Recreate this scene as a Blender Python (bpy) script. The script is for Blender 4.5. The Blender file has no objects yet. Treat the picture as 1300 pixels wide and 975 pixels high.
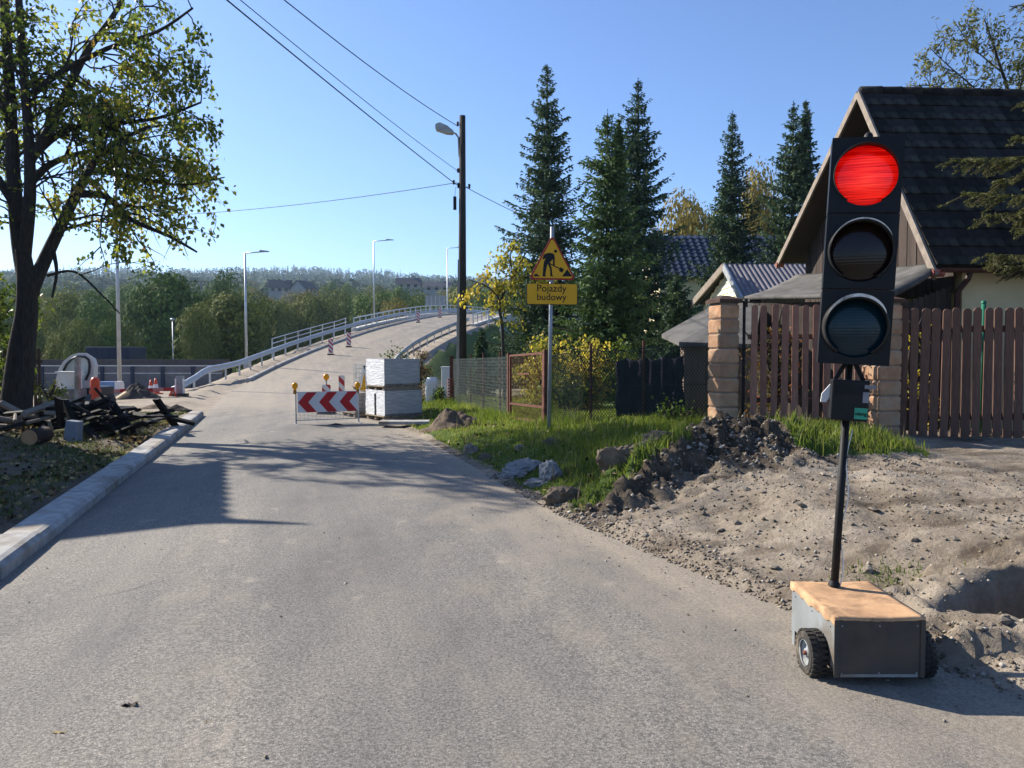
import bpy, math, random
import numpy as np
from mathutils import Vector, Matrix

# ------------------------------------------------------------------ camera, sky, sun, exposure
sc = bpy.context.scene
COL = sc.collection
F_PX, CX, CY, HZ = 980.0, 650.0, 487.5, 450.0
CAM_Z = 1.6
PITCH = math.atan((CY - HZ) / F_PX)
cam_d = bpy.data.cameras.new('camera')
cam = bpy.data.objects.new('camera', cam_d)
COL.objects.link(cam)
cam.location = (0, 0, CAM_Z)
cam.rotation_euler = (math.pi / 2 - PITCH, 0, 0)
cam_d.sensor_width = 36
cam_d.lens = 36 * F_PX / 1300
cam_d.clip_end = 12000
sc.camera = cam

SUN_AZ, SUN_EL = math.radians(58), math.radians(32)       # azimuth: from straight ahead towards the left
SD = Vector((-math.sin(SUN_AZ) * math.cos(SUN_EL), math.cos(SUN_AZ) * math.cos(SUN_EL), math.sin(SUN_EL)))
world = bpy.data.worlds.new('World')
sc.world = world
world.use_nodes = True
wn = world.node_tree
sky = wn.nodes.new('ShaderNodeTexSky')
sky.sky_type = 'NISHITA'
sky.sun_disc = False
sky.sun_elevation = SUN_EL
sky.sun_rotation = -SUN_AZ
sky.altitude = 300
sky.air_density = 1.0
sky.dust_density = 0.6
sky.ozone_density = 6.0
bg = wn.nodes['Background']
bg.inputs['Strength'].default_value = 0.085
tint = wn.nodes.new('ShaderNodeMix'); tint.data_type = 'RGBA'; tint.blend_type = 'MULTIPLY'; tint.inputs[0].default_value = 1.0
tint.inputs[7].default_value = (0.97, 0.99, 1.10, 1)        # clear autumn air
wn.links.new(sky.outputs[0], tint.inputs[6])
wn.links.new(tint.outputs[2], bg.inputs['Color'])
sun_d = bpy.data.lights.new('sun', 'SUN')
sun_d.energy = 5.0
sun_d.angle = math.radians(0.53)
sun_d.color = (1.0, 0.93, 0.82)
sun = bpy.data.objects.new('sun', sun_d)
COL.objects.link(sun)
sun.rotation_euler = SD.to_track_quat('Z', 'Y').to_euler()
sun.location = (-30, 20, 40)
sc.view_settings.view_transform = 'Standard'
sc.view_settings.look = 'None'
sc.view_settings.gamma = 1
sc.view_settings.use_curve_mapping = False
sc.view_settings.exposure = 1.07
sc.render.engine = 'CYCLES'
sc.cycles.use_denoising = True
sc.cycles.max_bounces = 5
sc.cycles.diffuse_bounces = 3
sc.cycles.glossy_bounces = 2
sc.cycles.transmission_bounces = 3
sc.cycles.transparent_max_bounces = 8
sc.cycles.volume_bounces = 0

RNG = np.random.default_rng(7)
random.seed(5)
TAU = 2 * math.pi

def P(px, py, d):
    """world point at forward distance d that the surveyed bearing (px, py) of the photograph gives"""
    c, s = math.cos(PITCH), math.sin(PITCH)
    rx, ru = (px - CX) / F_PX, -(py - CY) / F_PX
    y, z = c + ru * s, -s + ru * c
    k = d / y
    return Vector((rx * k, d, CAM_Z + z * k))

# ------------------------------------------------------------------ noise
def _h(ix, iy, s):
    n = (ix * 374761393 + iy * 668265263 + s * 144665) & 0xffffffff
    n = ((n ^ (n >> 13)) * 1274126177) & 0xffffffff
    return ((n ^ (n >> 16)) & 0xffff) / 65535.0
def vnoise(x, y, s=0):
    x = np.asarray(x, float); y = np.asarray(y, float)
    ix = np.floor(x).astype(np.int64); iy = np.floor(y).astype(np.int64)
    fx = x - ix; fy = y - iy
    fx = fx * fx * (3 - 2 * fx); fy = fy * fy * (3 - 2 * fy)
    a = _h(ix, iy, s); b = _h(ix + 1, iy, s); c = _h(ix, iy + 1, s); d = _h(ix + 1, iy + 1, s)
    return (a + (b - a) * fx) * (1 - fy) + (c + (d - c) * fx) * fy - 0.5
def fbm(x, y, o=4, s=0):
    r = 0; a = 1.0
    for k in range(o):
        r = r + a * vnoise(x, y, s + k * 17); x = x * 2.03 + 3.1; y = y * 2.03 + 1.7; a *= 0.5
    return r
def sst(a, b, x):
    t = np.clip((np.asarray(x, float) - a) / (b - a), 0, 1)
    return t * t * (3 - 2 * t)

# ------------------------------------------------------------------ materials
def _nt(name):
    m = bpy.data.materials.new(name); m.use_nodes = True
    nt = m.node_tree
    return m, nt, nt.nodes['Principled BSDF'], nt.nodes.new, nt.links.new
def c4(c): return (c[0], c[1], c[2], 1)
def ramp(nt, stops):
    r = nt.nodes.new('ShaderNodeValToRGB')
    e = r.color_ramp.elements
    e[0].position, e[0].color = stops[0][0], c4(stops[0][1])
    e[1].position, e[1].color = stops[-1][0], c4(stops[-1][1])
    for p, c in stops[1:-1]:
        k = e.new(p); k.color = c4(c)
    return r
def noise(nt, vec, scale, detail=4, rough=0.55):
    n = nt.nodes.new('ShaderNodeTexNoise')
    n.inputs['Scale'].default_value = scale; n.inputs['Detail'].default_value = detail
    n.inputs['Roughness'].default_value = rough
    if vec is not None: nt.links.new(vec, n.inputs['Vector'])
    return n
def coords(nt, stretch=(1, 1, 1)):
    tc = nt.nodes.new('ShaderNodeTexCoord'); mp = nt.nodes.new('ShaderNodeMapping')
    mp.inputs['Scale'].default_value = stretch
    nt.links.new(tc.outputs['Object'], mp.inputs['Vector'])
    return mp.outputs[0]
def bumpn(nt, h, strength, dist, b):
    k = nt.nodes.new('ShaderNodeBump'); k.inputs['Strength'].default_value = strength; k.inputs['Distance'].default_value = dist
    nt.links.new(h, k.inputs['Height']); nt.links.new(k.outputs[0], b.inputs['Normal'])
def mixc(nt, fac, a, b, mode='MIX'):
    m = nt.nodes.new('ShaderNodeMix'); m.data_type = 'RGBA'; m.blend_type = mode
    for s, v in ((m.inputs[0], fac), (m.inputs[6], a), (m.inputs[7], b)):
        if isinstance(v, (int, float)): s.default_value = v
        elif isinstance(v, tuple): s.default_value = c4(v)
        else: nt.links.new(v, s)
    return m.outputs[2]
def MAT(name, c1, c2=None, scale=6, rough=0.75, bump=0.0, metal=0.0, spec=0.2, detail=5, stretch=(1, 1, 1), bscale=None, bdist=0.01, vary=0.12, dirt=None, dscale=1.5):
    m, nt, b, N, L = _nt(name)
    v = coords(nt, stretch)
    n = noise(nt, v, scale, detail)
    c2 = c2 or tuple(x * 0.8 for x in c1)
    r = ramp(nt, [(0.32, c2), (0.68, c1)]); L(n.outputs['Fac'], r.inputs[0])
    col = r.outputs[0]
    if dirt:
        n2 = noise(nt, v, dscale, 6, 0.65); r2 = ramp(nt, [(0.48, (0, 0, 0)), (0.66, (1, 1, 1))]); L(n2.outputs['Fac'], r2.inputs[0])
        col = mixc(nt, r2.outputs[0], col, dirt)
    if vary:
        oi = N('ShaderNodeObjectInfo'); hs = N('ShaderNodeHueSaturation'); mr = N('ShaderNodeMapRange')
        mr.inputs[3].default_value = 1 - vary; mr.inputs[4].default_value = 1 + vary
        L(oi.outputs['Random'], mr.inputs[0]); L(mr.outputs[0], hs.inputs['Value']); L(col, hs.inputs['Color'])
        col = hs.outputs[0]
    L(col, b.inputs['Base Color'])
    b.inputs['Roughness'].default_value = rough; b.inputs['Metallic'].default_value = metal
    b.inputs['Specular IOR Level'].default_value = spec
    if bump:
        nb = noise(nt, v, bscale or scale * 3, 6, 0.6); bumpn(nt, nb.outputs['Fac'], bump, bdist, b)
    return m
def LEAF(name, stops, transl=0.35, rough=0.55, tgain=1.35):
    """leaf material: colour by the per-leaf attribute tint, some light passing through"""
    m, nt, b, N, L = _nt(name)
    at = N('ShaderNodeAttribute'); at.attribute_name = 'tint'
    oi = N('ShaderNodeObjectInfo')
    ad = N('ShaderNodeMath'); ad.operation = 'MULTIPLY_ADD'; ad.inputs[1].default_value = 0.22; 
    L(oi.outputs['Random'], ad.inputs[0]); L(at.outputs['Fac'], ad.inputs[2])
    sb = N('ShaderNodeMath'); sb.operation = 'SUBTRACT'; sb.inputs[1].default_value = 0.11; L(ad.outputs[0], sb.inputs[0])
    r = ramp(nt, stops); L(sb.outputs[0], r.inputs[0])
    L(r.outputs[0], b.inputs['Base Color']); b.inputs['Roughness'].default_value = rough
    b.inputs['Specular IOR Level'].default_value = 0.12
    if transl:
        t = N('ShaderNodeBsdfTranslucent'); g = mixc(nt, 1.0, r.outputs[0], (tgain, tgain * 1.05, tgain * 0.6), 'MULTIPLY'); L(g, t.inputs['Color'])
        mx = N('ShaderNodeMixShader'); mx.inputs[0].default_value = transl
        out = nt.nodes['Material Output']
        L(b.outputs[0], mx.inputs[1]); L(t.outputs[0], mx.inputs[2]); L(mx.outputs[0], out.inputs['Surface'])
    return m
def GLOW(name, col, strength):
    m, nt, b, N, L = _nt(name)
    b.inputs['Base Color'].default_value = c4(col); b.inputs['Emission Color'].default_value = c4(col)
    b.inputs['Emission Strength'].default_value = strength; b.inputs['Roughness'].default_value = 0.25
    return m

# ------------------------------------------------------------------ mesh helpers
def inv_parent(o, parent):
    o.parent = parent
    if parent is not None and parent.parent is None and parent.type == 'EMPTY':
        o.matrix_parent_inverse = Matrix.Translation(-Vector(parent.location))
def finish(name, me, mat, parent=None, smooth=False):
    o = bpy.data.objects.new(name, me)
    COL.objects.link(o)
    if mat is not None:
        for m in (mat if isinstance(mat, (list, tuple)) else [mat]): me.materials.append(m)
    if smooth: me.polygons.foreach_set('use_smooth', np.ones(len(me.polygons), bool))
    if parent is not None: inv_parent(o, parent)
    return o
def np_mesh(name, V, Fs, mat=None, parent=None, smooth=False, tint=None, link=True, attrs=None):
    V = np.asarray(V, np.float32).reshape(-1, 3)
    if not isinstance(Fs, list): Fs = [Fs]
    me = bpy.data.meshes.new(name)
    me.vertices.add(len(V)); me.vertices.foreach_set('co', V.ravel())
    loops = np.concatenate([np.asarray(f).ravel() for f in Fs]).astype(np.int32)
    tot = np.concatenate([np.full(len(f), np.asarray(f).shape[1]) for f in Fs]).astype(np.int32)
    st = np.concatenate([[0], np.cumsum(tot)[:-1]]).astype(np.int32)
    me.loops.add(len(loops)); me.loops.foreach_set('vertex_index', loops)
    me.polygons.add(len(tot)); me.polygons.foreach_set('loop_start', st); me.polygons.foreach_set('loop_total', tot)
    at = dict(attrs or {})
    if tint is not None: at['tint'] = tint
    for k, a in at.items():
        A = me.attributes.new(k, 'FLOAT', 'POINT'); A.data.foreach_set('value', np.asarray(a, np.float32).ravel())
    me.update(calc_edges=True); me.validate()
    if not link: 
        if mat is not None: me.materials.append(mat)
        if smooth: me.polygons.foreach_set('use_smooth', np.ones(len(me.polygons), bool))
        return me
    return finish(name, me, mat, parent, smooth)
def rotz(a):
    return Matrix.Rotation(a, 3, 'Z')
class MB:
    def __init__(s): s.v = []; s.f = []; s.mi = []
    def add(s, V, F, mi=0):
        n = len(s.v); s.v += [tuple(p) for p in V]
        for f in F: s.f.append(tuple(i + n for i in f)); s.mi.append(mi)
    def box(s, c, sz, R=None, mi=0, taper=1.0):
        hx, hy, hz = sz[0] / 2, sz[1] / 2, sz[2] / 2
        V = [Vector((a * hx * (taper if k > 0 else 1), b * hy * (taper if k > 0 else 1), k * hz)) for k in (-1, 1) for a, b in ((-1, -1), (1, -1), (1, 1), (-1, 1))]
        if R is not None: V = [R @ p for p in V]
        c = Vector(c)
        s.add([p + c for p in V], [(3, 2, 1, 0), (4, 5, 6, 7), (0, 1, 5, 4), (1, 2, 6, 5), (2, 3, 7, 6), (3, 0, 4, 7)], mi)
    def beam(s, p0, p1, w, h, up=(0, 0, 1), mi=0):
        p0, p1 = Vector(p0), Vector(p1); d = (p1 - p0); L = d.length; d.normalize()
        u = Vector(up); x = d.cross(u)
        if x.length < 1e-4: x = d.cross(Vector((1, 0, 0)))
        x.normalize(); u = x.cross(d)
        R = Matrix((x, d, u)).transposed()
        s.box((p0 + p1) / 2, (w, L, h), R, mi)
    def tube(s, pts, rad, n=8, caps=True, mi=0):
        pts = [Vector(p) for p in pts]
        if not isinstance(rad, (list, tuple)): rad = [rad] * len(pts)
        V = []; F = []; x = None
        for i, p in enumerate(pts):
            d = (pts[min(i + 1, len(pts) - 1)] - pts[max(i - 1, 0)]).normalized()
            if x is None:
                x = d.cross(Vector((0, 0, 1)))
                if x.length < 0.05: x = d.cross(Vector((0, 1, 0)))
            x = (x - d * x.dot(d)).normalized(); y = d.cross(x)
            V += [p + (x * math.cos(TAU * k / n) + y * math.sin(TAU * k / n)) * rad[i] for k in range(n)]
        for i in range(len(pts) - 1):
            for k in range(n):
                F.append((i * n + k, i * n + (k + 1) % n, (i + 1) * n + (k + 1) % n, (i + 1) * n + k))
        if caps:
            F.append(tuple(range(n - 1, -1, -1))); F.append(tuple(range((len(pts) - 1) * n, len(pts) * n)))
        s.add(V, F, mi)
    def prism(s, poly, o, ux, uy, depth, mi=0, side_mi=None):
        """extrude a 2-D outline (counter-clockwise seen from the side its normal ux x uy points to) backwards by depth"""
        o, ux, uy = Vector(o), Vector(ux), Vector(uy); nrm = ux.cross(uy).normalized()
        A = [o + ux * p[0] + uy * p[1] for p in poly]; B = [p - nrm * depth for p in A]; n = len(A)
        s.add(A, [tuple(range(n))], mi)
        s.add(B, [tuple(range(n - 1, -1, -1))], mi if side_mi is None else side_mi)
        s.add(A + B, [(i, i + n, (i + 1) % n + n, (i + 1) % n) for i in range(n)], mi if side_mi is None else side_mi)
    def lathe(s, prof, o, axis=(0, 0, 1), n=20, mi=0):
        """prof: list of (radius, height along axis)"""
        o, a = Vector(o), Vector(axis).normalized()
        x = a.cross(Vector((0, 0, 1)))
        if x.length < 0.05: x = a.cross(Vector((1, 0, 0)))
        x.normalize(); y = a.cross(x)
        V = [o + a * h + (x * math.cos(TAU * k / n) + y * math.sin(TAU * k / n)) * r for r, h in prof for k in range(n)]
        F = [(i * n + k, i * n + (k + 1) % n, (i + 1) * n + (k + 1) % n, (i + 1) * n + k) for i in range(len(prof) - 1) for k in range(n)]
        s.add(V, F, mi)
    def mesh(s, name):
        me = bpy.data.meshes.new(name); me.from_pydata([tuple(p) for p in s.v], [], s.f)
        if any(s.mi): me.polygons.foreach_set('material_index', s.mi)
        me.update(); return me
    def build(s, name, mat, parent=None, smooth=False, bevel=0.0):
        me = s.mesh(name)
        o = finish(name, me, mat, parent, smooth)
        if bevel:
            b = o.modifiers.new('bevel', 'BEVEL'); b.width = bevel; b.segments = 2; b.limit_method = 'ANGLE'; b.angle_limit = math.radians(40)
        return o
def tag(o, label, cat, group=None, kind=None):
    o['label'] = label; o['category'] = cat
    if group: o['group'] = group
    if kind: o['kind'] = kind
    return o
def thing(name, label, cat, loc=(0, 0, 0), group=None):
    e = bpy.data.objects.new(name, None); COL.objects.link(e); e.location = loc; e.empty_display_size = 0.1
    return tag(e, label, cat, group)
def struct(o):
    o['kind'] = 'structure'; return o
def stuff(o, label=None, cat=None):
    o['kind'] = 'stuff'
    if label: o['label'] = label; o['category'] = cat
    return o
def share(name, me, parent, loc=(0, 0, 0), rot=None, scale=None):
    """a piece that shares mesh data"""
    o = bpy.data.objects.new(name, me); COL.objects.link(o); inv_parent(o, parent)
    o.location = loc
    if rot is not None: o.rotation_euler = rot
    if scale is not None: o.scale = scale
    return o
def copy_tree(o, loc, label=None, rz=0, sc_=None):
    c = o.copy(); COL.objects.link(c); c.location = loc; c.rotation_euler = (0, 0, rz)
    if sc_: c.scale = sc_
    if label: c['label'] = label
    def rec(a, b):
        for ch in a.children:
            k = ch.copy(); COL.objects.link(k); k.parent = b; rec(ch, k)
    rec(o, c)
    return c

# ------------------------------------------------------------------ leaves
def leaf_quads(C, D, size, width=0.6, rng=RNG, bend=0.0, N=None):
    """one rhombic leaf per centre C along direction D"""
    n = len(C); C = np.asarray(C); D = np.asarray(D)
    D = D / (np.linalg.norm(D, axis=1, keepdims=True) + 1e-9)
    R = rng.normal(size=(n, 3))
    if N is not None: R = N + R * 0.38; D = np.cross(R, D); D = D / (np.linalg.norm(D, axis=1, keepdims=True) + 1e-9)
    S = np.cross(D, R); S /= (np.linalg.norm(S, axis=1, keepdims=True) + 1e-9)
    s = np.asarray(size).reshape(-1, 1) * np.ones((n, 1))
    w = s * width / 2
    V = np.stack([C - D * s * 0.5, C + S * w - D * s * 0.08, C + D * s * 0.5, C - S * w - D * s * 0.08], 1)
    if bend: V[:, 2, 2] -= (s * bend).ravel()
    Fq = np.arange(n * 4).reshape(n, 4)
    return V.reshape(-1, 3), Fq
def tint_rep(t): return np.repeat(t, 4)
HAZE = 0.00018
# ================================================================== terrain
LY = [-60, 5.5, 18.4, 30, 40, 45, 50, 57, 65, 73, 82, 90, 100, 110, 125, 150]
LX = [16.0, -3.65, -7.5, -11.2, -13.7, -14.5, -14.9, -14.8, -13.9, -12.6, -10.6, -8.4, -5.2, -1.6, 4.5, 15.0]
RY = [-60, 0, 2.6, 3.55, 4.1, 4.75, 5.5, 7.29, 9, 11.2, 14.25, 17, 20, 30, 40, 45, 50, 57, 65, 73, 82, 90, 100, 110, 125, 150]
RX = [22.0, 3.4, 2.7, 2.42, 2.1, 1.745, 1.43, 0.62, 0.05, -0.62, -1.55, -2.45, -3.3, -5.3, -6.9, -7.4, -7.8, -7.7, -6.8, -5.4, -3.4, -1.2, 2.0, 5.6, 11.5, 22]
ZY = [-60, 24, 32, 40, 45, 51, 57, 65, 73, 82, 90, 97, 104, 112, 150]
ZZ = [0, 0, 0.02, 0.14, 0.42, 1.0, 1.75, 2.85, 3.98, 5.15, 6.1, 6.65, 6.95, 7.05, 6.6]
_yy = np.arange(-60, 150.01, 0.25)
def _smooth(ys, xs, w=17, y0=20):
    a = np.interp(_yy, ys, xs); k = np.hanning(w + 2)[1:-1]; k /= k.sum()
    b = np.convolve(np.pad(a, w // 2, mode='edge'), k, 'valid')
    return np.where(_yy > y0, b, a) if y0 is not None else b
_L = _smooth(LY, LX, 41, 12); _R = _smooth(RY, RX, 41, 16); _Z = _smooth(ZY, ZZ, 41, None)
_R = np.where(_yy <= 16, _smooth(RY, RX, 5, None), _R)
def Lx(y): return np.interp(y, _yy, _L)
def Rx(y): return np.interp(y, _yy, _R)
def Zr(y): return np.interp(y, _yy, _Z)
def bank_h(y): return np.interp(y, [-20, 0, 3, 5, 8, 11, 12, 14, 17, 23, 34, 45, 80, 140], [0.15, 0.15, 0.17, 0.27, 0.43, 0.47, 0.40, 0.26, 0.18, 0.1, 0.0, -0.6, -2.5, -5.0])
PIT = (3.30, 4.40)
def land(x, y):
    """smooth height of the ground, road bed included"""
    x = np.asarray(x, float); y = np.asarray(y, float)
    l, r, zr = Lx(y), Rx(y), Zr(y)
    t = x - r
    hr = bank_h(y) * sst(0.0, 2.3, t) + 0.15 * sst(3, 9, t) * sst(12, 20, y) 
    hr = hr + 0.30 * np.exp(-(((x - 2.75) / 1.15) ** 2 + ((y - 9.25 - 0.2 * (x - 2.7)) / 0.62) ** 2))
    hr = hr + 0.16 * np.exp(-(((x - 1.45) / 0.75) ** 2 + ((y - 8.25 - 0.6 * (x - 1.45)) / 0.42) ** 2)) * sst(0.1, 0.6, t)
    u = l - x
    hl = 0.10 * sst(0.0, 0.3, u) * (1 - sst(19, 23, y)) + 0.12 * sst(0.5, 5, u) * (1 - sst(18, 24, y)) + np.interp(y, [0, 24, 34, 46, 60, 85, 140], [0, 0, -0.15, -0.7, -2.6, -5.0, -6.0]) * sst(0.5, 6, u)
    base = np.where(t > 0, hr, np.where(u > 0, hl, 0.0))
    dist = np.maximum(np.maximum(t, u), 0.0)
    ramp_z = zr - 0.02 - 0.62 * np.maximum(dist - 2.0, 0)
    flat = np.where((y > 24) & (y < 84), np.maximum(base, ramp_z), base)
    flat = np.where((y >= 84), np.maximum(base, ramp_z - 0.9 * (y - 84)), flat)
    inside = (dist <= 0)
    flat = np.where(inside & (y < 84), zr, flat)
    # valley and hills
    yy = np.maximum(y, 0)
    hill = np.interp(yy, [0, 140, 200, 400, 700, 1000, 1200, 1300, 1550, 2600], [-6, -6, -3, 19, 54, 88, 108, 115, 150, 150])
    hill = hill + fbm(x / 420.0, y / 420.0, 3, 5) * np.interp(yy, [0, 250, 800, 1600], [0, 2, 20, 26])
    side = sst(30, 160, np.abs(x)) 
    k = np.maximum(sst(105, 150, y), 0)
    return flat * (1 - k) + hill * k
def gz(x, y): return float(land(x, y))

dirt_c = [(0.0, (0.070, 0.053, 0.037)), (0.36, (0.195, 0.158, 0.117)), (0.66, (0.315, 0.265, 0.205)), (1.0, (0.43, 0.38, 0.31))]
def ground_material(name):
    m, nt, b, N, L = _nt(name)
    v = coords(nt)
    at = N('ShaderNodeAttribute'); at.attribute_name = 'grass'
    aw = N('ShaderNodeAttribute'); aw.attribute_name = 'dark'
    n1 = noise(nt, v, 1.3, 7, 0.65); n2 = noise(nt, v, 16, 6, 0.7)
    a = N('ShaderNodeMath'); a.operation = 'MULTIPLY_ADD'; a.inputs[1].default_value = 0.55; L(n2.outputs['Fac'], a.inputs[0])
    a2 = N('ShaderNodeMath'); a2.operation = 'MULTIPLY_ADD'; a2.inputs[1].default_value = 0.75; a2.inputs[2].default_value = -0.12; L(n1.outputs['Fac'], a2.inputs[0]); L(a2.outputs[0], a.inputs[2])
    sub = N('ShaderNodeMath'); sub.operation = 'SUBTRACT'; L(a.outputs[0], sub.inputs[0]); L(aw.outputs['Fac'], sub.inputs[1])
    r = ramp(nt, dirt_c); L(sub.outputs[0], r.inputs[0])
    g1 = noise(nt, v, 2.5, 6, 0.6); rg = ramp(nt, [(0.3, (0.035, 0.055, 0.012)), (0.6, (0.075, 0.115, 0.022)), (0.8, (0.12, 0.14, 0.04))]); L(g1.outputs['Fac'], rg.inputs[0])
    ga = N('ShaderNodeMath'); ga.operation = 'MULTIPLY_ADD'; ga.inputs[1].default_value = 0.9; L(n2.outputs['Fac'], ga.inputs[0]); L(at.outputs['Fac'], ga.inputs[2])
    gr = ramp(nt, [(0.78, (0, 0, 0)), (1.0, (1, 1, 1))]); L(ga.outputs[0], gr.inputs[0])
    L(mixc(nt, gr.outputs[0], r.outputs[0], rg.outputs[0]), b.inputs['Base Color'])
    b.inputs['Roughness'].default_value = 0.95; b.inputs['Specular IOR Level'].default_value = 0.15
    nb = noise(nt, v, 22, 8, 0.7); bumpn(nt, nb.outputs['Fac'], 0.7, 0.04, b)
    return m
GROUND = ground_material('earth and turf')

def grid_mesh(name, X, Y, Z, mat, attrs=None, smooth=True):
    ny, nx = X.shape
    i = np.arange(ny * nx).reshape(ny, nx)
    Fq = np.stack([i[:-1, :-1], i[:-1, 1:], i[1:, 1:], i[1:, :-1]], -1).reshape(-1, 4)
    return np_mesh(name, np.stack([X, Y, Z], -1), Fq, mat, None, smooth, attrs={k: a for k, a in (attrs or {}).items()})

def grow_axis(a0, a1, step, far, ratio):
    ax = list(np.arange(a0, a1 + 1e-6, step)); s = step
    while ax[-1] < far: s *= ratio; ax.append(ax[-1] + s)
    return ax
xs = np.array(sorted(set([-v for v in grow_axis(0, 26, 0.5, 1700, 1.16)] + grow_axis(0, 26, 0.5, 1700, 1.16))))
ys = np.array(sorted(set([-v for v in grow_axis(0, 2, 1.0, 120, 1.25)][::-1] + grow_axis(0, 110, 0.5, 1900, 1.06))))
GX, GY = np.meshgrid(xs, ys)
GZ = land(GX, GY)
near = (np.abs(GX) < 30) & (GY < 60)
GZ = GZ + np.where(near & (GX < Lx(GY) - 0.5), fbm(GX * 0.9, GY * 0.9, 3, 2) * 0.10, 0)
inroad = (GX > Lx(GY) - 0.9) & (GX < Rx(GY) + 0.6) & (GY < 140)
GZ = np.where(inroad, np.minimum(GZ, Zr(GY)) - 0.10, GZ)
GZ = np.where((GX > Lx(GY) - 0.9) & (GX < Rx(GY) + 0.6) & (GY > 84) & (GY < 150), np.minimum(GZ, Zr(GY) - 1.0), GZ)
fine = (GX > Rx(GY) + 0.15) & (GX < 10.2) & (GY > 2.2) & (GY < 27.5)
GZ = np.where(fine, GZ - 0.5, GZ)
pitm = (np.abs(GX - PIT[0]) < 1.6) & (np.abs(GY - PIT[1]) < 1.6)
GZ = np.where(pitm & fine, GZ - 1.0, GZ)
ggrass = np.where(GX < Lx(GY), np.where(GY < 19, 0.30 + fbm(GX, GY, 3, 9) * 0.5, np.where(GY < 46, -0.2, 0.6)), 0.45)
ggrass = np.where(GY > 30, np.where((GX > Lx(GY) - 3.2) & (GX < Rx(GY) + 2.0), -0.15, np.where(GY > 48, 0.7, ggrass)), ggrass)
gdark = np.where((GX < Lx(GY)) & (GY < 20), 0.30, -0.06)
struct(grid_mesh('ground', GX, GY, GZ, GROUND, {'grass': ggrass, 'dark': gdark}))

# ------------------------------------------------------------------ right bank, finely modelled: dirt slope, heap, pit and turf
vy = np.concatenate([np.arange(2.0, 11.6, 0.045), np.arange(11.6, 28, 0.16)])
ut = np.concatenate([np.arange(0, 4.6, 0.045), np.arange(4.6, 14.5, 0.25)])
UT, BY = np.meshgrid(ut, vy)
BX = Rx(BY) - 0.03 + UT
BX = np.minimum(BX, 11 + 0.001 * UT)
def dirt_mask(x, y):
    """1 where the bank is bare soil, 0 where it is turf"""
    e = 0.35 * fbm(x * 1.1, y * 1.1, 3, 31)
    a = 7.5 + 0.62 * (x - 0.55) + e
    lim = np.where(x < 2.0, np.minimum(a, 8.7), np.where(x < 3.2, 9.9 + e * 0.6, np.where(x < 4.75 + 0.2 * e, 8.75 + e * 0.7, 14.0)))
    m = 1 - sst(-0.12, 0.12, y - lim)
    return np.maximum(m, 1 - sst(0.05, 0.30 + 0.25 * np.maximum(e, 0), x - Rx(y)))
def heap_mask(x, y): return np.maximum(np.exp(-(((x - 2.5) / 1.5) ** 2 + ((y - 9.1 - 0.2 * (x - 2.7)) / 0.9) ** 2)), 0.9 * np.exp(-(((x - 1.35) / 0.95) ** 2 + ((y - 8.05 - 0.6 * (x - 1.35)) / 0.55) ** 2)))
BZ = land(BX, BY)
dm = dirt_mask(BX, BY); hm = heap_mask(BX, BY)
edge = sst(0.0, 0.35, UT)
clod = fbm(BX * 9, BY * 9, 4, 3); big = fbm(BX * 1.6, BY * 1.6, 4, 4)
rid = 1 - np.abs(fbm(BX * 4.5, BY * 4.5, 4, 8)) * 2.6
fine_ = fbm(BX * 19, BY * 19, 3, 14)
BZ = BZ + edge * (dm * (0.060 * big + 0.016 * clod + 0.011 * rid + 0.008 * fine_ + 0.030 * np.maximum(0, clod) * np.exp(-UT / 0.5)) + hm * (0.20 * rid - 0.09 + 0.16 * clod + 0.05 * fine_))
BZ = BZ + edge * (1 - dm) * (0.05 * big + 0.02 * clod + 0.07 * sst(0.15, 0.6, UT))
# wheel ruts and loose spoil thrown up along the asphalt
BZ = BZ + dm * 0.05 * np.exp(-((UT - 0.28) / 0.16) ** 2) * (0.6 + 1.6 * np.abs(fbm(BX * 3, BY * 3, 3, 12)))
BZ = BZ - dm * 0.035 * np.exp(-((BX - 3.2 - 0.30 * np.sin(BY * 0.9)) / 0.16) ** 2) * sst(5, 6, BY)
px_, py_ = BX - PIT[0], BY - PIT[1]
pr = np.sqrt((px_ / 0.66) ** 2 + (py_ / 0.46) ** 2) * (1 + 0.55 * fbm(BX * 4.0, BY * 4.0, 4, 21))
BZ = BZ - 0.80 * (1 - sst(0.74, 0.98, pr)) * (1 + 0.25 * fbm(BX * 8, BY * 8, 3, 88)) + 0.10 * np.exp(-((pr - 1.25) / 0.25) ** 2)
# far and right border dives under the coarse ground so that no seam floats
bord = np.maximum(sst(26.5, 27.6, BY), sst(10.2, 11.0, BX))
BZ = BZ - 0.6 * bord
BZ = np.where(UT < 0.02, -0.012, BZ)
bank_dark = 0.46 * sst(0.12, 0.75, hm) + 0.10 * sst(0.05, -0.3, clod) * dm + 0.26 * sst(0.06, 0.34, fbm(BX * 1.5, BY * 3.2, 4, 55)) * dm + 0.10 * sst(0.1, -0.2, big) * dm - 0.13 * np.exp(-(((BX - 3.75) / 1.1) ** 2 + ((BY - 7.6 + 0.5 * (BX - 3.7)) / 0.35) ** 2)) * (dm > 0.5)
struct(grid_mesh('bank', BX, BY, BZ, GROUND, {'grass': np.where(dm > 0.5, -0.35 + 0.3 * (fbm(BX * 1.2, BY * 1.2, 4, 40) > 0.38), 0.62), 'dark': bank_dark}, smooth=True))
from mathutils.bvhtree import BVHTree
_i = np.arange(BX.size).reshape(BX.shape)
_bv = BVHTree.FromPolygons(np.stack([BX, BY, BZ], -1).reshape(-1, 3).tolist(), np.stack([_i[:-1, :-1], _i[:-1, 1:], _i[1:, 1:], _i[1:, :-1]], -1).reshape(-1, 4).tolist())
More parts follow.
